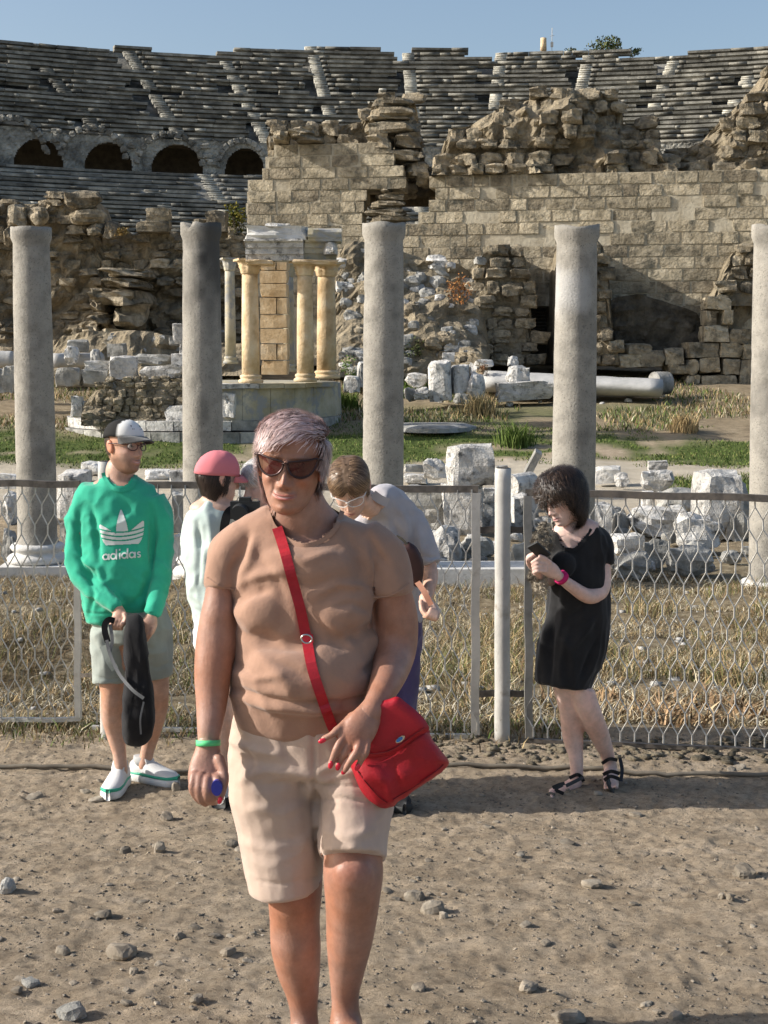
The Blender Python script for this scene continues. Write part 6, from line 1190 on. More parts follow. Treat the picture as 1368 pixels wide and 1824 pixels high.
decal('badge', [oval(713, 1317, 9.5, 4.6, -.62)], bvf, m_metal, bag, .004, .8); decal('badge_enamel', [oval(711.5, 1317.5, 6.8, 3.0, -.62)], bvf, mat("blue_enamel", (.05, .2, .5), bump=0, rough=.2), bag, .0055)
bvs = bvh_of(np.vstack([Vs, V2]), np.vstack([Fs, Fq2 + len(Vs)]))
ribbon('strap', bvs, [(484, 908), (492, 935), (505, 975), (520, 1030), (535, 1085), (546, 1138), (556, 1190), (572, 1240), (590, 1290), (598, 1304)], 9.3, m_red, bag, .004, .004, 80, 5.0)
ribbon('strap_edge', bvs, [(547, 1130), (548, 1146)], 10.5, m_red, bag, .006, .008, 8, 5.0)
def ringpx(px, py, Y, a, b, th, r=.0022): q = np.array([P(x, y, Y) for x, y in oval(px, py, a, b, th, 22)]); return tube(np.vstack([q, q[:1]]), r, 6, False)
v, f = ringpx(546, 1138, 3.445, 9.5, 7.5, .2); mk('buckle', v, f, m_metal, bag, sm=True); v, f = ringpx(601, 1303, 3.44, 8, 6, 1.0); mk('strap_ring', v, f, m_metal, bag, sm=True)
ribbon('strap_tab', None or bvs, [(600, 1300), (612, 1322), (622, 1345)], 7, m_red, bag, .005, .012, 12, 5.0)
# ================================================================ man in the green sweatshirt
m_green = cloth("green_fleece", (.035, .42, .27), fs=24, fold=.4); m_greyc = cloth("grey_green_cotton", (.33, .37, .34), fs=20); m_white = cloth("white_mesh_shoe", (.75, .75, .74), sheen=0); m_black = cloth("black_fabric", (.018, .018, .02), sheen=.1, dark=.7); m_greensole = mat("green_trim", (.05, .38, .25), bump=.1, rough=.5); m_wsole = mat("white_rubber", (.72, .72, .70), bump=.1, rough=.5); m_bsole = mat("black_rubber", (.03, .032, .032), bump=.2, rough=.6)
SK2 = (.53, .31, .22)
w2 = person(240, 1412, 'young bearded man with glasses and a trucker cap in a green sweatshirt and grey shorts'); Y2 = 6.78
h2 = head(rot3(52, 0, 4), P(221, 797, Y2 - .02), 1.02, SK2, (.50, .22, .18), smile=1.0, stubble=.62, jaw=1.0, width=.96)
B = [limb([(214, 835, Y2, 26, .06), (214, 860, Y2, 27, .062), (214, 885, Y2 + .01, 40, .07)], 8), limb([(213, 880, Y2, 60, .09), (213, 950, Y2, 62, .10), (214, 1040, Y2, 56, .10), (232, 1110, Y2, 58, .10), (235, 1160, Y2, 58, .10)], 16), limb([(150, 895, Y2, 18, .05), (136, 940, Y2, 16, .045), (138, 1010, Y2 - .04, 15, .04), (180, 1058, Y2 - .12, 13, .035), (212, 1090, Y2 - .19, 9.5, .028)], 24), limb([(276, 895, Y2, 18, .05), (290, 950, Y2, 15, .045), (288, 1015, Y2 - .03, 14, .04), (279, 1060, Y2 - .10, 12, .035), (270, 1100, Y2 - .18, 9.5, .028)], 24),
     limb([(196, 1140, Y2, 32, .085), (198, 1200, Y2 - .03, 25, .07), (200, 1235, Y2 - .05, 21, .058), (201, 1270, Y2 - .03, 21.5, .058), (206, 1305, Y2, 17.5, .05), (213, 1345, Y2, 12, .036), (215, 1375, Y2, 13, .04)], 26), limb([(268, 1140, Y2 + .02, 32, .085), (279, 1190, Y2 + .02, 22, .065), (283, 1222, Y2 + .02, 18, .055), (280, 1262, Y2 + .06, 19, .055), (273, 1300, Y2 + .09, 15, .045), (262, 1340, Y2 + .12, 12, .036), (258, 1364, Y2 + .12, 13, .04)], 26)]
H1_ = [limb([(211, 1086, Y2 - .19, 10, .028), (213, 1098, Y2 - .21, 14, .022), (210, 1110, Y2 - .22, 14, .02)], 8)] + [finger([(202 + 6 * k, 1104 + k, Y2 - .235), (198 + 6 * k, 1114 + k, Y2 - .24), (200 + 5.5 * k, 1120, Y2 - .22)], .0105, .0085) for k in range(4)] + [finger([(222, 1094, Y2 - .22), (224, 1104, Y2 - .24), (219, 1112, Y2 - .25)], .011, .009)]
H2_ = [limb([(270, 1098, Y2 - .18, 10, .026), (266, 1110, Y2 - .2, 15, .021), (260, 1122, Y2 - .21, 16, .018)], 8)] + [finger([(272 - 7 * k, 1118 + 1.5 * k, Y2 - .215), (268 - 6.5 * k, 1130 + k, Y2 - .225), (261 - 5.5 * k, 1141 + k * .3, Y2 - .21)], .0105, .0078) for k in range(4)]
bod = body('body', w2, B, h2, SK2, .008, (H1_, H2_))
S = [SL([(216, 852, Y2, 36, .065), (216, 866, Y2, 62, .085), (214, 882, Y2, 78, .10), (213, 920, Y2, 74, .125), (213, 980, Y2, 69, .14), (214, 1040, Y2, 70, .145), (216, 1075, Y2, 71, .14), (218, 1092, Y2, 67, .125), (219, 1102, Y2, 64, .12)], 34, cap=.15, pw=.95, hem=False), SL([(156, 888, Y2, 24, .075), (139, 925, Y2, 23, .07), (134, 975, Y2 - .01, 20, .066), (142, 1018, Y2 - .05, 20, .06), (172, 1052, Y2 - .11, 19, .056), (200, 1076, Y2 - .17, 16, .046), (210, 1086, Y2 - .19, 13.5, .038)], 28, cap=.1), SL([(272, 888, Y2, 24, .075), (288, 925, Y2, 21, .07), (291, 975, Y2, 18.5, .062), (288, 1020, Y2 - .04, 19, .058), (280, 1060, Y2 - .10, 17, .052), (273, 1088, Y2 - .16, 15, .042), (271, 1096, Y2 - .17, 13, .038)], 28, cap=.1)]
F3 = [([(160, 900), (172, 950), (176, 1000)], -.016, 6), ([(268, 900), (272, 950), (270, 1010)], -.014, 6), ([(150, 1000), (175, 1012), (185, 1040)], .014, 5), ([(140, 1020), (165, 1035), (180, 1055)], -.010, 3.5), ([(136, 985), (155, 1000), (170, 1020)], .010, 4), ([(160, 1030), (185, 1045), (200, 1065)], .009, 3), ([(170, 1080), (200, 1098), (230, 1096)], -.012, 5), ([(290, 950), (278, 980), (276, 1020)], .010, 5), ([(265, 1030), (255, 1060), (230, 1080)], -.010, 6), ([(160, 1010), (165, 1060), (158, 1095)], -.012, 5), ([(182, 1040), (200, 1050), (215, 1080)], .011, 6), ([(150, 1092), (220, 1096), (286, 1092)], -.006, 1.8), ([(285, 1000), (296, 1015), (300, 1010)], .010, 4), ([(215, 1000), (240, 1030), (262, 1040)], .007, 7)]
sw, V3, Fq3 = garment('sweatshirt', S, m_green, w2, .0075, 5, F3, (.011, 6.5, 5), [(190, 838), (191, 850), (198, 861), (212, 868), (226, 865), (234, 855), (235, 838)])
bv3 = bvh_of(V3, Fq3); ribbon('collar', bv3, [(184, 842), (187, 852), (197, 866), (212, 873), (229, 870), (239, 858), (242, 846)], 3.6, m_green, sw, .004, .003, 40)
m_print = mat("white_print", (.62, .68, .66), bump=.1, rough=.8)
def leaf(base, tip, w_, bend=0, n=14):
    b, t = np.array(base, float), np.array(tip, float); d = t - b; L_ = np.linalg.norm(d); u = d / L_; s = np.array([-u[1], u[0]]); A = []; Bq = []
    for k in range(n + 1): q = k / n; wv = w_ * (math.sin(math.pi * min(1, q ** .75 * .98 + .0)) ** .8 if q > 0 else 0) * (1 - .25 * q); c = b + d * q + s * bend * math.sin(math.pi * q); A.append(c + s * wv); Bq.append(c - s * wv)
    return [tuple(p) for p in A + Bq[::-1]]
# three-leaf emblem whose foot is cut by three stripes
TE = lambda x, y: (217.5 + x + y * .05, 950 + y - x * .05)
emb = [[TE(x, y) for x, y in q] for q in (leaf((0, 24), (0, -42), 12), leaf((-1, 24), (-39, -17), 15, -5), leaf((1, 24), (39, -20), 15, 5))]
def gaps(X, Y):
    x = X - 217.5; y = Y - 950 + x * .05; b = y + .0045 * x * x; ok = np.ones(X.shape, bool)
    for g0 in (-3.5, 4.0, 11.5): ok &= ~((b > g0) & (b < g0 + 2.6))
    return ok & (y < 20)
def stroke_ring(cx, cy, r, w_, a0=0, a1=6.2832, n=18): 
    a = np.linspace(a0, a1, n + 1); return [[(cx + (r + w_) * math.cos(a[i]), cy + (r + w_) * math.sin(a[i])), (cx + (r + w_) * math.cos(a[i + 1]), cy + (r + w_) * math.sin(a[i + 1])), (cx + (r - w_) * math.cos(a[i + 1]), cy + (r - w_) * math.sin(a[i + 1])), (cx + (r - w_) * math.cos(a[i]), cy + (r - w_) * math.sin(a[i]))] for i in range(n)]
def bar2(x0, y0, x1, y1): return [[(x0, y0), (x1, y0), (x1, y1), (x0, y1)]]
def word():
    out = []; r, t = 4.6, 1.35; x = 0; H_ = 17
    def bowl(x, stem, tall):
        o = stroke_ring(x + r, -r, r, t); o += bar2(x + 2 * r - .2, -(H_ if tall else 2 * r + .6), x + 2 * r + 2.4, 1.2); return o
    out += bowl(0, 1, 0); out += bowl(13.6, 1, 1); out += bar2(28.2, -2 * r - .6, 30.9, 1.2) + bar2(28.2, -H_, 30.9, -H_ + 3); out += bowl(33.4, 1, 1); out += bowl(47, 1, 0); x = 61
    out += stroke_ring(x + 3, -6.7, 2.3, 1.1, math.radians(-20), math.radians(-270), 9) + stroke_ring(x + 3, -2.1, 2.3, 1.1, math.radians(-90), math.radians(160), 9)
    T = lambda x, y: (183.5 + x * 1.0, 997 + y * 1.0 - x * .075); res = []
    for q in out: res.append([T(a, b) for a, b in q])
    return res
decal('emblem_print', emb, bv3, m_print, sw, .0025, .7, gaps); decal('word_print', word(), bv3, m_print, sw, .0025, .45)
S = [SL([(230, 1075, Y2, 60, .115), (235, 1110, Y2, 70, .125), (235, 1140, Y2, 71, .125)], 14, cap=.1, hem=False), SL([(196, 1120, Y2, 34, .11), (194, 1160, Y2 - .01, 32, .105), (193, 1190, Y2 - .02, 30.5, .10), (193, 1216, Y2 - .03, 30, .095)], 14, cap=.05), SL([(268, 1120, Y2 + .01, 38, .11), (271, 1160, Y2 + .01, 36.5, .105), (273, 1201, Y2 + .02, 34, .10)], 14, cap=.05)]
F4 = [([(228, 1130), (228, 1200)], -.02, 5), ([(170, 1130), (185, 1160), (190, 1200)], .008, 6), ([(240, 1150), (270, 1165), (300, 1160)], .008, 5), ([(248, 1180), (280, 1190), (304, 1180)], -.007, 4), ([(166, 1205), (195, 1210), (222, 1208)], -.005, 1.6)]
garment('shorts', S, m_greyc, w2, .0075, 4, F4, (.009, 7, 6))
finish(bod, (212, 852, Y2))
shoe(w2, 190, 236, 1385, 1415, Y2 - .0, -6, m_white, m_wsole, m_greensole); shoe(w2, 245, 275, 1370, 1395, Y2 + .12, 62, m_white, m_wsole, m_greensole)
# cap
def cap_on(hd, root, mt_c, brimm, tintf, name='cap', brim=.075, down=0, back=False, z0=.048, k=1.0):
    q = np.linspace(0, 2 * math.pi, 40, endpoint=False); V = []; C = []
    zs = np.linspace(0, 1, 12)
    for t in zs:
        a = t * math.pi / 2; rr = math.cos(a) ** .85; z = z0 + (.130 - z0) * math.sin(a) ** .95
        for u in q: x = .084 * k * rr * math.cos(u); y = .004 + (.108 if math.sin(u) > 0 else .100) * k * rr * math.sin(u); V.append((x, y, z - .012 * (math.sin(u) > 0) * rr * math.sin(u))); C.append(tintf(x, y, z, u))
    Fc = [(i * 40 + j, i * 40 + (j + 1) % 40, (i + 1) * 40 + (j + 1) % 40, (i + 1) * 40 + j) for i in range(11) for j in range(40)]

    V = np.array(V); V = V * (1 + .018 * fbm(V * 22, 3, 6) - .012 * np.exp(-(np.sin(np.arctan2(V[:, 1], V[:, 0]) * 3) / .07) ** 2))[:, None]
    o = mk(name, hd['tr'](V), Fc, mt_c, root, sm=True); settint(o, np.array(C)); s = o.modifiers.new('thick', 'SOLIDIFY'); s.thickness = .003
    bv_, n = [], 16
    for k in range(6):
        t = k / 5
        for i in range(n + 1): a = math.pi * i / n; x = -.080 * math.cos(a) * (1 - .10 * t); y = -.045 - (.050 + brim * t) * math.sin(a) ** .8; z = z0 + .004 - down * t - .014 * (x / .08) ** 2 * (.4 + t) - .006 * t; bv_.append((x, y, z))
    fb = [(k * (n + 1) + i, k * (n + 1) + i + 1, (k + 1) * (n + 1) + i + 1, (k + 1) * (n + 1) + i) for k in range(5) for i in range(n)]
    b = mk('brim', hd['tr'](np.array(bv_)), fb, brimm, o, sm=True); s = b.modifiers.new('thick', 'SOLIDIFY'); s.thickness = .004; return o
m_capc = vcol_mat("cap_cloth", .85); m_brim = cloth("dark_grey_brim", (.06, .06, .06))
cp = cap_on(h2, w2, m_capc, m_brim, lambda x, y, z, u: (.72, .72, .70) if (y < -.030) else (.025, .025, .025), down=.012)
mb = MB(); rg = np.random.default_rng(2)
for r_ in range(2):
    for k in range(7): x = -.026 + .0085 * k; z = .098 - .012 * r_; y = -.085 + .9 * (z - .08); mb.box((x, y - .003, z), (.006 if r_ == 0 else .004, .002, .009 if r_ == 0 else .003), rx=-.5)
mk('cap_print', h2['tr'](np.concatenate(mb.v)), mb.f, m_black, cp)
m_eye = mat("eye", (.5, .48, .45), bump=0, rough=.2)
for s in (1, -1):
    v, f = ball((s * .031, -.073, .010), (.0125, .0125, .0125), 10); e = mk('eye', h2['tr'](v), f, m_eye, w2, sm=True); v, f = ball((s * .031, -.0845, .009), (.0055, .002, .0055), 8); mk('iris', h2['tr'](v), f, m_dark, e, sm=True)
m_plast = mat("dark_red_black_plastic", (.05, .012, .016), bump=0, rough=.3, spec=.5); sunglasses(h2, w2, m_plast, lensmat("clear_lens", (.4, .35, .35), .8), 'glasses', .030, True, .010)
dk = [(.05, .03, .02), (.08, .05, .03)]
hair(w2, h2, lambda x, y, z: (z > -.035) & (z < .045) & (y > .02), lambda x, y, z: (0, .2, -1), 1200, .015, .003, .0011, dk, 5, 3, .2, .002)
# backpack held in front of him
bp_ = thing('backpack', P(245, 1325, Y2 - .22), 'black backpack hanging from his hands in front of the grey shorts', 'backpack')
v, f = pillow([(226, 1098), (240, 1092), (252, 1100), (258, 1130), (264, 1170), (270, 1210), (274, 1250), (273, 1300), (264, 1320), (246, 1329), (228, 1326), (220, 1312), (218, 1260), (220, 1200), (222, 1140)], Y2 - .26, .13, 8, .6); v = crumple(v, normals(v, [q if len(q) == 4 else (*q, q[2]) for q in f]), .012, 8, 2); mk('bag_body', v, f, m_black, bp_, sm=True); bvp = bvh_of(v, f)
m_strap = cloth("grey_webbing", (.17, .175, .18), sheen=0)
def strap3(name, pts, w_, mt, root, th=.006, m=30):
    Q = catmull(np.array(pts, float), m); T = np.gradient(Q[:, :2], axis=0); T /= np.linalg.norm(T, axis=1)[:, None]; V = []
    for i in range(m):
        for sx in (-1, 1):
            for k in (0, 1): V.append(P(Q[i, 0] - T[i, 1] * sx * w_, Q[i, 1] + T[i, 0] * sx * w_, Q[i, 2] - k * th))
    Fc = []
    for i in range(m - 1): a, b = i * 4, i * 4 + 4; Fc += [(a + 1, a + 3, b + 3, b + 1), (a + 2, a, b, b + 2), (a, a + 1, b + 1, b), (a + 3, a + 2, b + 2, b + 3)]
    Fc += [(0, 2, 3, 1), ((m - 1) * 4, (m - 1) * 4 + 1, (m - 1) * 4 + 3, (m - 1) * 4 + 2)]
    return mk(name, V, Fc, mt, root)
strap3('padded_strap', [(204, 1106, Y2 - .25), (194, 1104, Y2 - .255), (187, 1112, Y2 - .255), (187, 1126, Y2 - .255), (192, 1144, Y2 - .255)], 5.5, m_black, bp_, .008); strap3('strap', [(190, 1140, Y2 - .26), (196, 1165, Y2 - .27), (212, 1200, Y2 - .30), (235, 1228, Y2 - .34), (256, 1244, Y2 - .35)], 3, m_strap, bp_); strap3('strap', [(196, 1112, Y2 - .25), (200, 1140, Y2 - .26), (196, 1160, Y2 - .265)], 3, m_strap, bp_); strap3('strap', [(184, 1150, Y2 - .24), (194, 1175, Y2 - .25), (205, 1192, Y2 - .25)], 7, m_greyc, bp_, .004); strap3('zip', [(256, 1250, Y2 - .345), (250, 1280, Y2 - .345), (251, 1308, Y2 - .33)], 1.6, m_strap, bp_, .003)
# ================================================================ person in the pink cap
SK3 = (.62, .40, .30); Y3 = 6.52; m_mint = cloth("mint_linen", (.50, .60, .57), fs=24, fold=.4); m_whitec = cloth("white_cotton", (.74, .75, .76), fs=18)
w3 = person(385, 1440, 'person in a pink cap and mint shirt seen from behind, black strap over one shoulder')
h3 = head(rot3(122, 8, -4), P(388, 852, Y3), .98, SK3)
B = [limb([(384, 875, Y3, 23, .055), (383, 905, Y3, 25, .06), (382, 925, Y3, 36, .07)], 8), limb([(382, 915, Y3, 50, .08), (383, 1000, Y3, 46, .09), (388, 1100, Y3, 46, .09), (392, 1150, Y3, 48, .10)], 14), limb([(346, 930, Y3, 15, .045), (340, 985, Y3 + .02, 13, .04), (352, 1040, Y3 + .10, 12, .035), (378, 1030, Y3 + .25, 10, .03)], 16), limb([(420, 930, Y3, 15, .045), (430, 985, Y3 + .02, 13, .04), (428, 1040, Y3 + .12, 12, .035), (425, 1000, Y3 + .26, 10, .03)], 16),
     limb([(374, 1130, Y3, 24, .08), (384, 1220, Y3, 20, .06), (392, 1290, Y3, 19, .055), (396, 1350, Y3, 14, .042), (397, 1405, Y3, 11, .036), (396, 1425, Y3, 12, .04)], 22), limb([(416, 1130, Y3, 26, .08), (424, 1220, Y3, 20, .06), (430, 1290, Y3, 19, .055), (434, 1350, Y3, 14, .042), (436, 1400, Y3 + .05, 11, .036), (436, 1415, Y3 + .05, 12, .04)], 22)]
HH = [limb([(378, 1030, Y3 + .25, 9, .025), (386, 1022, Y3 + .30, 13, .02)], 6)] + [finger([(382 + 4 * k, 1018, Y3 + .31), (384 + 4 * k, 1008, Y3 + .34), (388 + 3 * k, 1003, Y3 + .33)], .0095, .008) for k in range(4)]
bod = body('body', w3, B, h3, SK3, .009, (HH,))
S = [SL([(383, 892, Y3, 30, .06), (382, 908, Y3, 44, .085), (380, 930, Y3, 52, .105), (379, 980, Y3, 53, .12), (384, 1040, Y3, 52, .125), (391, 1090, Y3, 51, .13), (393, 1104, Y3, 51, .13)], 26, cap=.1, hem=False), SL([(349, 925, Y3, 20, .065), (342, 960, Y3, 19, .062), (341, 1000, Y3 + .02, 17, .058)], 12, cap=.1), SL([(416, 925, Y3, 20, .065), (426, 960, Y3, 18, .062), (430, 1000, Y3 + .02, 16, .056)], 12, cap=.1)]
garment('shirt', S, m_mint, w3, .0085, 4, [([(352, 930), (356, 980), (352, 1040)], -.014, 5), ([(372, 920), (378, 980), (384, 1050)], .012, 6), ([(395, 930), (392, 990), (398, 1060)], -.010, 6), ([(345, 1060), (370, 1080), (400, 1075)], .012, 5), ([(344, 1085), (370, 1095), (400, 1090)], -.010, 4)], (.011, 7, 7), st=(1, 1, .9))
S = [SL([(391, 1092, Y3, 48, .12), (393, 1130, Y3, 49, .125), (395, 1150, Y3, 48, .12)], 12, cap=.1, hem=False), SL([(372, 1140, Y3, 26, .10), (378, 1190, Y3, 24, .085), (382, 1215, Y3, 22, .08)], 10, cap=.05), SL([(418, 1140, Y3, 26, .10), (424, 1190, Y3, 24, .085), (426, 1215, Y3, 23, .08)], 10, cap=.05)]
garment('shorts', S, m_whitec, w3, .009, 4, [([(352, 1110), (358, 1140), (354, 1160)], .010, 4)], (.012, 8, 2))
finish(bod, (383, 895, Y3))
m_pink = vcol_mat("pink_cap_cloth", .85); mb_pink = cloth("pink_brim", (.62, .20, .22)); cap_on(h3, w3, m_pink, mb_pink, lambda x, y, z, u: (.66, .21, .235), back=True, down=.01, z0=.024, k=1.04)
hair(w3, h3, lambda x, y, z: (z < .030) & (z > -.075) & ((y > .015) | ((np.abs(x) > .06) & (z > -.03) & (y > -.02))), lambda x, y, z: (0, .1, -1), 3500, .05, .010, .0013, [(.028, .018, .015), (.05, .032, .025)], 7, 5, .2, .008, lift=.006)
strap3('shoulder_strap', [(423, 905, Y3 - .09), (408, 912, Y3 - .13), (401, 930, Y3 - .145), (398, 960, Y3 - .15)], 8, m_black, w3, .01)
shoe(w3, 380, 412, 1425, 1448, Y3, 175, m_white, m_bsole, m_bsole, W_=.11); shoe(w3, 425, 445, 1415, 1440, Y3 + .06, 170, m_white, m_bsole, m_bsole)
# ================================================================ grey-haired person, mostly hidden
Y4 = 6.62; w4 = person(485, 1435, 'grey-haired person almost hidden behind the short-haired woman'); h4 = head(rot3(-60, 15, 0), P(471, 862, Y4), 1.0, (.66, .45, .37))
B = [limb([(482, 885, Y4, 23, .055), (486, 925, Y4, 28, .06)], 8), limb([(488, 925, Y4, 55, .09), (490, 1010, Y4, 54, .10), (490, 1130, Y4, 52, .10)], 12), limb([(446, 945, Y4, 14, .045), (445, 1000, Y4 - .03, 13, .04), (440, 960, Y4 - .2, 10, .03), (436, 925, Y4 - .25, 9, .026)], 16), limb([(530, 945, Y4, 15, .045), (534, 1050, Y4, 13, .04), (530, 1120, Y4 - .05, 10, .03)], 14), limb([(470, 1120, Y4, 26, .08), (472, 1240, Y4, 19, .06), (474, 1340, Y4, 14, .045), (474, 1420, Y4, 11, .038)], 16), limb([(510, 1120, Y4, 26, .08), (512, 1240, Y4, 19, .06), (514, 1340, Y4, 14, .045), (514, 1420, Y4, 11, .038)], 16)]
bod = body('body', w4, B, h4, (.66, .45, .37), .010)
garment('shirt', [SL([(488, 905, Y4, 40, .07), (489, 930, Y4, 66, .10), (490, 1000, Y4, 62, .12), (490, 1120, Y4, 58, .12)], 14, cap=.1, hem=False), SL([(446, 940, Y4, 19, .06), (444, 985, Y4, 17, .055)], 8, cap=.1), SL([(532, 940, Y4, 19, .06), (535, 990, Y4, 17, .055)], 8, cap=.1)], cloth("pale_blue_cotton", (.35, .43, .55)), w4, .010, 4)
garment('trousers', [SL([(490, 1100, Y4, 56, .12), (490, 1150, Y4, 54, .12)], 8, cap=.1, hem=False), SL([(468, 1130, Y4, 27, .10), (472, 1260, Y4, 22, .08), (474, 1400, Y4, 17, .06)], 12, cap=.1), SL([(512, 1130, Y4, 27, .10), (514, 1260, Y4, 22, .08), (515, 1400, Y4, 17, .06)], 12, cap=.1)], m_black, w4, .010, 4)
finish(bod, (488, 905, Y4))
hair(w4, h4, lambda x, y, z: ((z > .045) | ((y > .0) & (z > -.07))), lambda x, y, z: (x * 5, .6, -1), 3500, .04, .012, .0013, [(.66, .66, .64), (.74, .74, .72), (.50, .50, .49)], 9, 5, .45, .010)
shoe(w4, 460, 490, 1420, 1440, Y4, 0, m_black, m_bsole); shoe(w4, 500, 530, 1420, 1440, Y4, 5, m_black, m_bsole)
cmr = thing('camera_body', P(436, 925, Y4 - .3), 'black photo camera held up beside the pink cap', 'camera'); mb = MB(); p = P(437, 908, Y4 - .3); mb.box(p, (.125, .06, .075)); mb.box(p + [0, 0, .044], (.05, .05, .022)); mb.build('case', m_bsole, cmr)
v, f = tube([p + [-.02, -.03, -.004], p + [-.02, -.10, -.006]], [.036, .034], 20); mk('lens_barrel', v, f, m_bsole, cmr, sm=False); mb = MB(); mb.box(p + [.045, 0, .042], (.022, .03, .012)); mb.build('dial', m_metal, cmr)
# ================================================================ person bending over
Y5 = 6.45; SK5 = (.62, .40, .30); w5 = person(680, 1440, 'person with brown hair and white-framed glasses bending over in a grey-lilac polo shirt'); m_lilac = cloth("grey_lilac_cotton", (.42, .41, .44), fs=22, fold=.5)
h5 = head(rot3(-6, 38, -4), P(624, 868, Y5 - .30), 1.03, SK5, width=1.0)
B = [limb([(640, 885, Y5 - .26, 22, .055), (665, 905, Y5 - .16, 26, .06), (690, 925, Y5 - .05, 34, .07)], 10), limb([(680, 930, Y5 - .08, 48, .09), (690, 1010, Y5, 50, .10), (696, 1110, Y5 + .06, 50, .10), (700, 1170, Y5 + .06, 50, .10)], 16), limb([(722, 935, Y5 - .05, 17, .048), (752, 985, Y5 - .05, 16, .042), (766, 1020, Y5 - .08, 15, .04), (764, 1050, Y5 - .16, 12, .033), (757, 1072, Y5 - .22, 10, .028)], 20), limb([(655, 940, Y5 - .1, 17, .048), (640, 1000, Y5 - .12, 15, .042), (650, 1060, Y5 - .22, 12, .035), (690, 1080, Y5 - .30, 10, .028)], 20), limb([(678, 1150, Y5 + .05, 28, .09), (676, 1260, Y5, 22, .07), (674, 1350, Y5 + .02, 17, .055), (672, 1420, Y5 + .02, 12, .04)], 18), limb([(722, 1150, Y5 + .08, 28, .09), (716, 1260, Y5 + .05, 22, .07), (700, 1350, Y5 + .08, 17, .055), (694, 1410, Y5 + .08, 12, .04)], 18)]
HH = [limb([(757, 1066, Y5 - .22, 11, .028), (762, 1082, Y5 - .25, 16, .024), (772, 1094, Y5 - .27, 14, .022)], 8)] + [finger([(768 + 4 * k, 1086 + 2 * k, Y5 - .29), (762 + 5 * k, 1097 + 1.5 * k, Y5 - .31), (756 + 6 * k, 1098 + 2 * k, Y5 - .29)], .011, .009) for k in range(4)] + [finger([(750, 1072, Y5 - .27), (752, 1086, Y5 - .29), (760, 1098, Y5 - .31)], .0115, .009)]
bod = body('body', w5, B, h5, SK5, .008, (HH,))
S = [SL([(668, 892, Y5 - .16, 26, .06), (684, 902, Y5 - .10, 44, .085), (692, 930, Y5 - .06, 56, .10), (690, 985, Y5 - .01, 58, .12), (692, 1050, Y5 + .04, 56, .13), (698, 1110, Y5 + .06, 55, .13)], 24, cap=.12, hem=False), SL([(708, 905, Y5 - .06, 26, .07), (734, 932, Y5 - .05, 26, .07), (754, 968, Y5 - .05, 24, .066), (768, 1005, Y5 - .07, 20, .058)], 18, cap=.08), SL([(655, 925, Y5 - .1, 22, .06), (642, 970, Y5 - .11, 20, .056)], 10, cap=.1)]
po, V5, Fq5 = garment('polo_shirt', S, m_lilac, w5, .008, 4, [([(700, 930), (720, 970), (730, 1000)], -.016, 6), ([(745, 940), (752, 985), (756, 1000)], .010, 5), ([(750, 990), (768, 994), (780, 990)], -.010, 2.5), ([(690, 950), (710, 980), (716, 1010)], .010, 5), ([(705, 900), (725, 930), (730, 960)], .008, 6)], (.011, 7, 4))
bv5 = bvh_of(V5, Fq5)
strap3('collar', [(664, 880, Y5 - .27), (678, 890, Y5 - .25), (692, 896, Y5 - .2)], 8, m_lilac, po, .008)
garment('trousers', [SL([(697, 1100, Y5 + .06, 54, .125), (700, 1160, Y5 + .07, 52, .125)], 10, cap=.1, hem=False), SL([(676, 1140, Y5 + .05, 29, .10), (676, 1260, Y5, 25, .085), (674, 1395, Y5 + .02, 19, .065)], 14, cap=.05), SL([(722, 1140, Y5 + .08, 29, .10), (716, 1260, Y5 + .05, 25, .085), (698, 1390, Y5 + .08, 19, .065)], 14, cap=.05)], cloth("dusty_purple_cotton", (.085, .065, .15)), w5, .009, 4, (), (.010, 7, 3))
finish(bod, (664, 892, Y5 - .18))
shoe(w5, 655, 690, 1425, 1445, Y5 + .02, -10, m_black, m_bsole); shoe(w5, 685, 715, 1415, 1440, Y5 + .08, 15, m_black, m_bsole)
hair(w5, h5, lambda x, y, z: ((z > .050) | ((y > -.005) & (z > -.055)) | ((np.abs(x) > .066) & (z > -.03) & (y > -.04))), lambda x, y, z: (x * 14 + (.6 if x > 0 else -.9), .25 - .4 * (y < -.03), -.9), 7500, .06, .010, .0012, [(.16, .095, .055), (.24, .15, .085), (.11, .065, .04), (.36, .24, .14)], 11, 6, .16, .007)
sunglasses(h5, w5, mat("white_frame", (.78, .76, .74), bump=0, rough=.3), lensmat("clear_lens_two", (.5, .48, .46), .75), 'glasses', .030, False, .006)
hb = thing('shoulder_bag', P(732, 1045, Y5 - .15), 'dark brown shoulder bag with a gold clasp under the bending person\'s arm', 'bag')
v, f = pillow([(728, 965), (742, 975), (754, 1000), (754, 1025), (748, 1045), (736, 1042), (722, 1015), (714, 990), (716, 972)], Y5 - .19, .05, 6); mk('pouch', v, f, leather("dark_brown_leather", (.05, .02, .018)), hb, sm=True)
mb = MB(); mb.add(*pball(716, 995, Y5 - .24, 3, 4, .006)); mb.build('clasp', mat("gold_metal", (.7, .5, .2), bump=0, rough=.3, metal=1), hb, sm=True); strap3('strap', [(706, 955, Y5 - .18), (718, 962, Y5 - .19), (728, 975, Y5 - .2)], 2.5, m_dark, hb); strap3('tail', [(742, 1035, Y5 - .2), (756, 1055, Y5 - .27), (768, 1078, Y5 - .31)], 5, leather("tan_leather", (.28, .12, .07)), hb, .006)
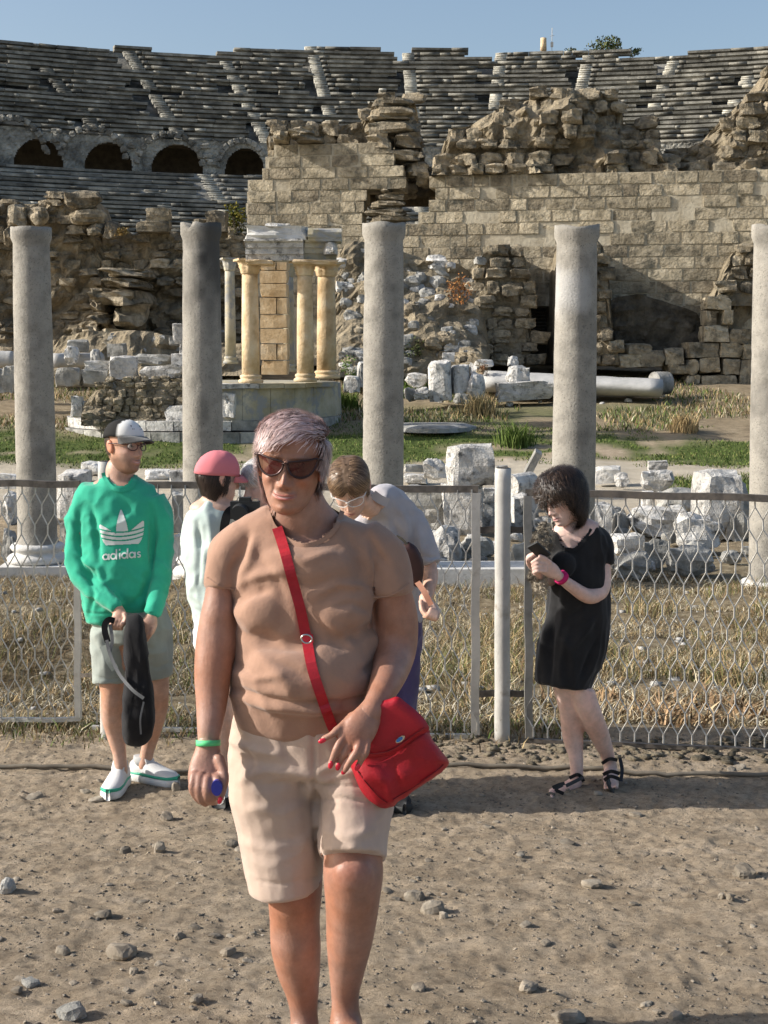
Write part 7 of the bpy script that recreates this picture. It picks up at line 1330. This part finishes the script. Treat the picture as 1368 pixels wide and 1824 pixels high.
# ================================================================ woman in the black dress
Y6 = 6.84; SK6 = (.72, .49, .41); w6 = person(1025, 1400, 'dark curly-haired woman in a short black dress looking down at her phone')
h6 = head(rot3(-52, 22, -10), P(1003, 888, Y6 - .04), 1.0, SK6, (.40, .10, .13))
B = [limb([(1015, 905, Y6, 21, .052), (1020, 935, Y6, 24, .055), (1027, 955, Y6, 40, .065)], 8), limb([(1028, 950, Y6, 50, .075), (1030, 1010, Y6, 46, .09), (1030, 1080, Y6, 44, .09), (1022, 1160, Y6, 50, .10), (1016, 1200, Y6, 46, .10)], 16), limb([(1068, 965, Y6, 17, .045), (1072, 1010, Y6 - .02, 16.5, .042), (1070, 1050, Y6 - .06, 16, .04), (1048, 1062, Y6 - .12, 14, .038), (1015, 1042, Y6 - .19, 11, .032), (992, 1024, Y6 - .23, 9, .026)], 32), limb([(990, 970, Y6, 16, .045), (972, 1015, Y6 - .03, 14, .04), (962, 1035, Y6 - .10, 12, .035), (955, 1010, Y6 - .20, 9, .027)], 20),
     limb([(1008, 1190, Y6, 30, .085), (1012, 1235, Y6, 24, .068), (1017, 1265, Y6, 21, .06), (1020, 1310, Y6 + .02, 19, .058), (1026, 1350, Y6 + .01, 13, .042), (1027, 1385, Y6, 11.5, .036), (1022, 1398, Y6 - .02, 13, .036)], 24), limb([(1033, 1190, Y6 - .0, 24, .07), (1038, 1232, Y6 - .05, 22, .062), (1050, 1268, Y6 - .06, 21, .058), (1068, 1310, Y6 + .02, 18, .052), (1082, 1345, Y6 + .08, 12.5, .04), (1088, 1368, Y6 + .09, 12, .038)], 24),
     limb([(1025, 1396, Y6, 12, .035), (1008, 1403, Y6 - .05, 15, .022), (988, 1411, Y6 - .11, 15, .014)], 10, ref=(0, 0, 1)), limb([(1088, 1370, Y6 + .09, 12, .035), (1088, 1385, Y6 + .02, 16, .022), (1088, 1398, Y6 - .06, 16, .014)], 10)]
toes = [finger([(990 - 1 * k, 1408 + 3 * k, Y6 - .11 - .01 * k), (980 + 1 * k, 1411 + 3 * k, Y6 - .13 - .02 * k)], .010 - .0012 * k, .0075) for k in range(4)] + [finger([(1079 + 6 * k, 1396, Y6 - .06), (1078 + 6 * k, 1404 - k, Y6 - .11)], .010 - .001 * k, .0075) for k in range(4)]
HA = [limb([(993, 1024, Y6 - .23, 9.5, .026), (982, 1016, Y6 - .25, 14, .022), (968, 1008, Y6 - .27, 14, .020)], 8)] + [finger([(972, 998 + 6.5 * k, Y6 - .29), (958, 996 + 7 * k, Y6 - .31), (948 + k, 1002 + 6 * k, Y6 - .30)], .0098, .0078) for k in range(4)] + [finger([(980, 1002, Y6 - .27), (970, 994, Y6 - .30), (962, 990, Y6 - .31)], .0105, .008)]
HB = [limb([(954, 1012, Y6 - .19, 9, .025), (950, 1002, Y6 - .22, 13, .02), (948, 992, Y6 - .24, 12, .02)], 8)] + [finger([(942 + 2 * k, 1006 - 4 * k, Y6 - .24), (940 + 3 * k, 996 - 3 * k, Y6 - .28), (948 + 3 * k, 990 - 2 * k, Y6 - .29)], .0095, .0078) for k in range(4)]
bod = body('body', w6, B, h6, SK6, .008, (HA, HB, toes))
S = [SL([(1032, 938, Y6, 34, .06), (1032, 948, Y6, 50, .075), (1032, 965, Y6, 56, .09), (1030, 1000, Y6, 54, .11), (1030, 1050, Y6, 56, .125), (1028, 1100, Y6, 58, .135), (1018, 1150, Y6, 62, .145), (1008, 1195, Y6, 54, .15), (1003, 1222, Y6 - .01, 49, .15)], 34, cap=.06, hem='plane'), SL([(1066, 955, Y6, 20, .06), (1073, 980, Y6 - .01, 21, .06), (1072, 1003, Y6 - .02, 22, .058)], 12, cap=.08), SL([(994, 960, Y6, 19, .055), (985, 985, Y6 - .01, 18, .055)], 10, cap=.08), pball(1002, 1005, Y6 - .07, 24, 24, .08)]
dr, V6, Fq6 = garment('dress', S, mat("black_jersey", (.012, .012, .013), (.02, .02, .021), scale=9, rough=.85, spec=.2, bump=.4, bscale=22, bdist=.006, sheen=.15), w6, .0075, 4, [([(975, 1080), (968, 1140), (960, 1215)], .016, 6), ([(985, 1090), (982, 1150), (978, 1220)], -.016, 6), ([(1060, 1100), (1040, 1130), (1015, 1160)], .012, 5), ([(1070, 1130), (1050, 1170), (1030, 1220)], -.012, 6), ([(1010, 1120), (1000, 1180), (1000, 1226)], .012, 7), ([(1050, 1060), (1030, 1090), (1010, 1100)], -.010, 5)], (.014, 6, 9), [(985, 915), (991, 950), (997, 970), (1010, 979), (1026, 976), (1040, 960), (1052, 940), (1054, 915)], st=(1.4, 1.4, .5))
finish(bod, (1022, 940, Y6))
ribbon('neck_trim', bvh_of(V6, Fq6), [(985, 930), (990, 950), (997, 972), (1011, 981), (1027, 978), (1041, 962), (1053, 942)], 2.6, bpy.data.materials['black_jersey'], dr, .003, .003, 30)
hair(w6, h6, lambda x, y, z: ((z > .060) | ((y > .0) & (z > -.10)) | ((np.abs(x) > .060) & (z > -.05) & (y > -.04))), lambda x, y, z: ((x * 22, .12, -.7) if (y < -.02 and z > .04) else (x * 8, .15, -1)), 9500, .095, .018, .0015, [(.022, .015, .012), (.045, .028, .02), (.012, .009, .008), (.075, .045, .028)], 13, 8, .6, .016, curl=.015, lift=.014)
m_sandal = leather("black_strap", (.02, .02, .022))
for (nm, L_) in [('sandal', [[(1040, 1392, Y6 - .01), (1030, 1380, Y6 - .06), (1014, 1386, Y6 - .05)], [(1006, 1395, Y6 - .13), (996, 1398, Y6 - .15), (984, 1403, Y6 - .16)], [(1002, 1398, Y6 - .13), (990, 1406, Y6 - .16), (1004, 1414, Y6 - .15)], [(1040, 1384, Y6 - .03), (1028, 1390, Y6 - .08), (1008, 1400, Y6 - .13)]]), ('sandal', [[(1072, 1360, Y6 + .03), (1086, 1352, Y6 + .0), (1100, 1354, Y6 + .04)], [(1074, 1380, Y6 - .03), (1088, 1374, Y6 - .06), (1104, 1378, Y6 - .01)], [(1076, 1390, Y6 - .06), (1088, 1383, Y6 - .09), (1104, 1388, Y6 - .05)], [(1104, 1350, Y6 + .08), (1108, 1370, Y6 + .04), (1106, 1392, Y6 - .02)]])]:
    sdl = None
    for k, L in enumerate(L_): o = strap3(nm if k == 0 else 'strap', L, 3.2, m_sandal, w6 if k == 0 else sdl, .008, 12); sdl = o if k == 0 else sdl
    pts = [(1036, 1404, Y6 + .02), (1010, 1412, Y6 - .07), (980, 1420, Y6 - .16)] if L_[0][0][0] < 1050 else [(1092, 1374, Y6 + .12), (1090, 1392, Y6 + .0), (1089, 1408, Y6 - .12)]
    if pts[0][0] < 1050: v, f = limb([(a, b, c, 6, .035) for a, b, c in pts], 10, ref=(0, 1, 0))
    else: v, f = limb([(a, b, c, 17, .008) for a, b, c in pts], 10)
    mk('sole', v, f, m_bsole, sdl, sm=True)
v, f = loft([P(1002, 1031, Y6 - .21), P(997, 1026, Y6 - .22)], [.034, .034], [.036, .036], 20, cap=0); mk('bracelet', v, f, mat("pink_woven_band", (.55, .02, .14), bump=.2), w6, sm=True)
ph = MB(); a = P(953, 978, Y6 - .31); ph.box(a, (.105, .010, .055), rz=.5, rx=.5); o = ph.build('phone', m_bsole); o.rotation_euler = (0, .75, 0); tag(o, 'black smartphone held in both hands by the woman in the black dress', 'phone')
# fluffy toy held against her
toy = thing('plush_toy', P(962, 1060, Y6 - .14), 'shaggy grey and cream plush toy hugged under her arm', 'toy'); fz = fuse([pball(966, 966, Y6 - .16, 17, 16, .06), pball(962, 1000, Y6 - .14, 17, 26, .06), pball(948, 1026, Y6 - .16, 8, 8, .03), pball(962, 1040, Y6 - .14, 12, 20, .045), pball(972, 946, Y6 - .12, 13, 16, .04), pball(956, 958, Y6 - .18, 7, 7, .02)], .008, 3); N_ = normals(*fz); V = crumple(fz[0], N_, .012, 30, 5); bdy = mk('plush', V, fz[1], m_capc, toy, sm=True); tc = np.where((fbm(V * 14, 3, 2) > 0)[:, None], (.42, .37, .29), (.16, .14, .11)); settint(bdy, tc)
rg = np.random.default_rng(8); ii = rg.choice(len(V), 3500); FV = []; FF = []
for k, i in enumerate(ii):
    d = N_[i] + rg.normal(size=3) * .5 + np.array([0, 0, -.5]); d /= np.linalg.norm(d); s = np.cross(d, [0, 1, 0]); s /= np.linalg.norm(s) + 1e-9; FV += [V[i] - s * .0016, V[i] + s * .0016, V[i] + d * .020 * rg.uniform(.5, 1.2)]; FF.append((3 * k, 3 * k + 1, 3 * k + 2))
fo = mk('fur', np.array(FV), FF, m_capc, bdy); settint(fo, np.repeat(tc[ii] * rg.uniform(.8, 1.3, len(ii))[:, None], 3, 0))
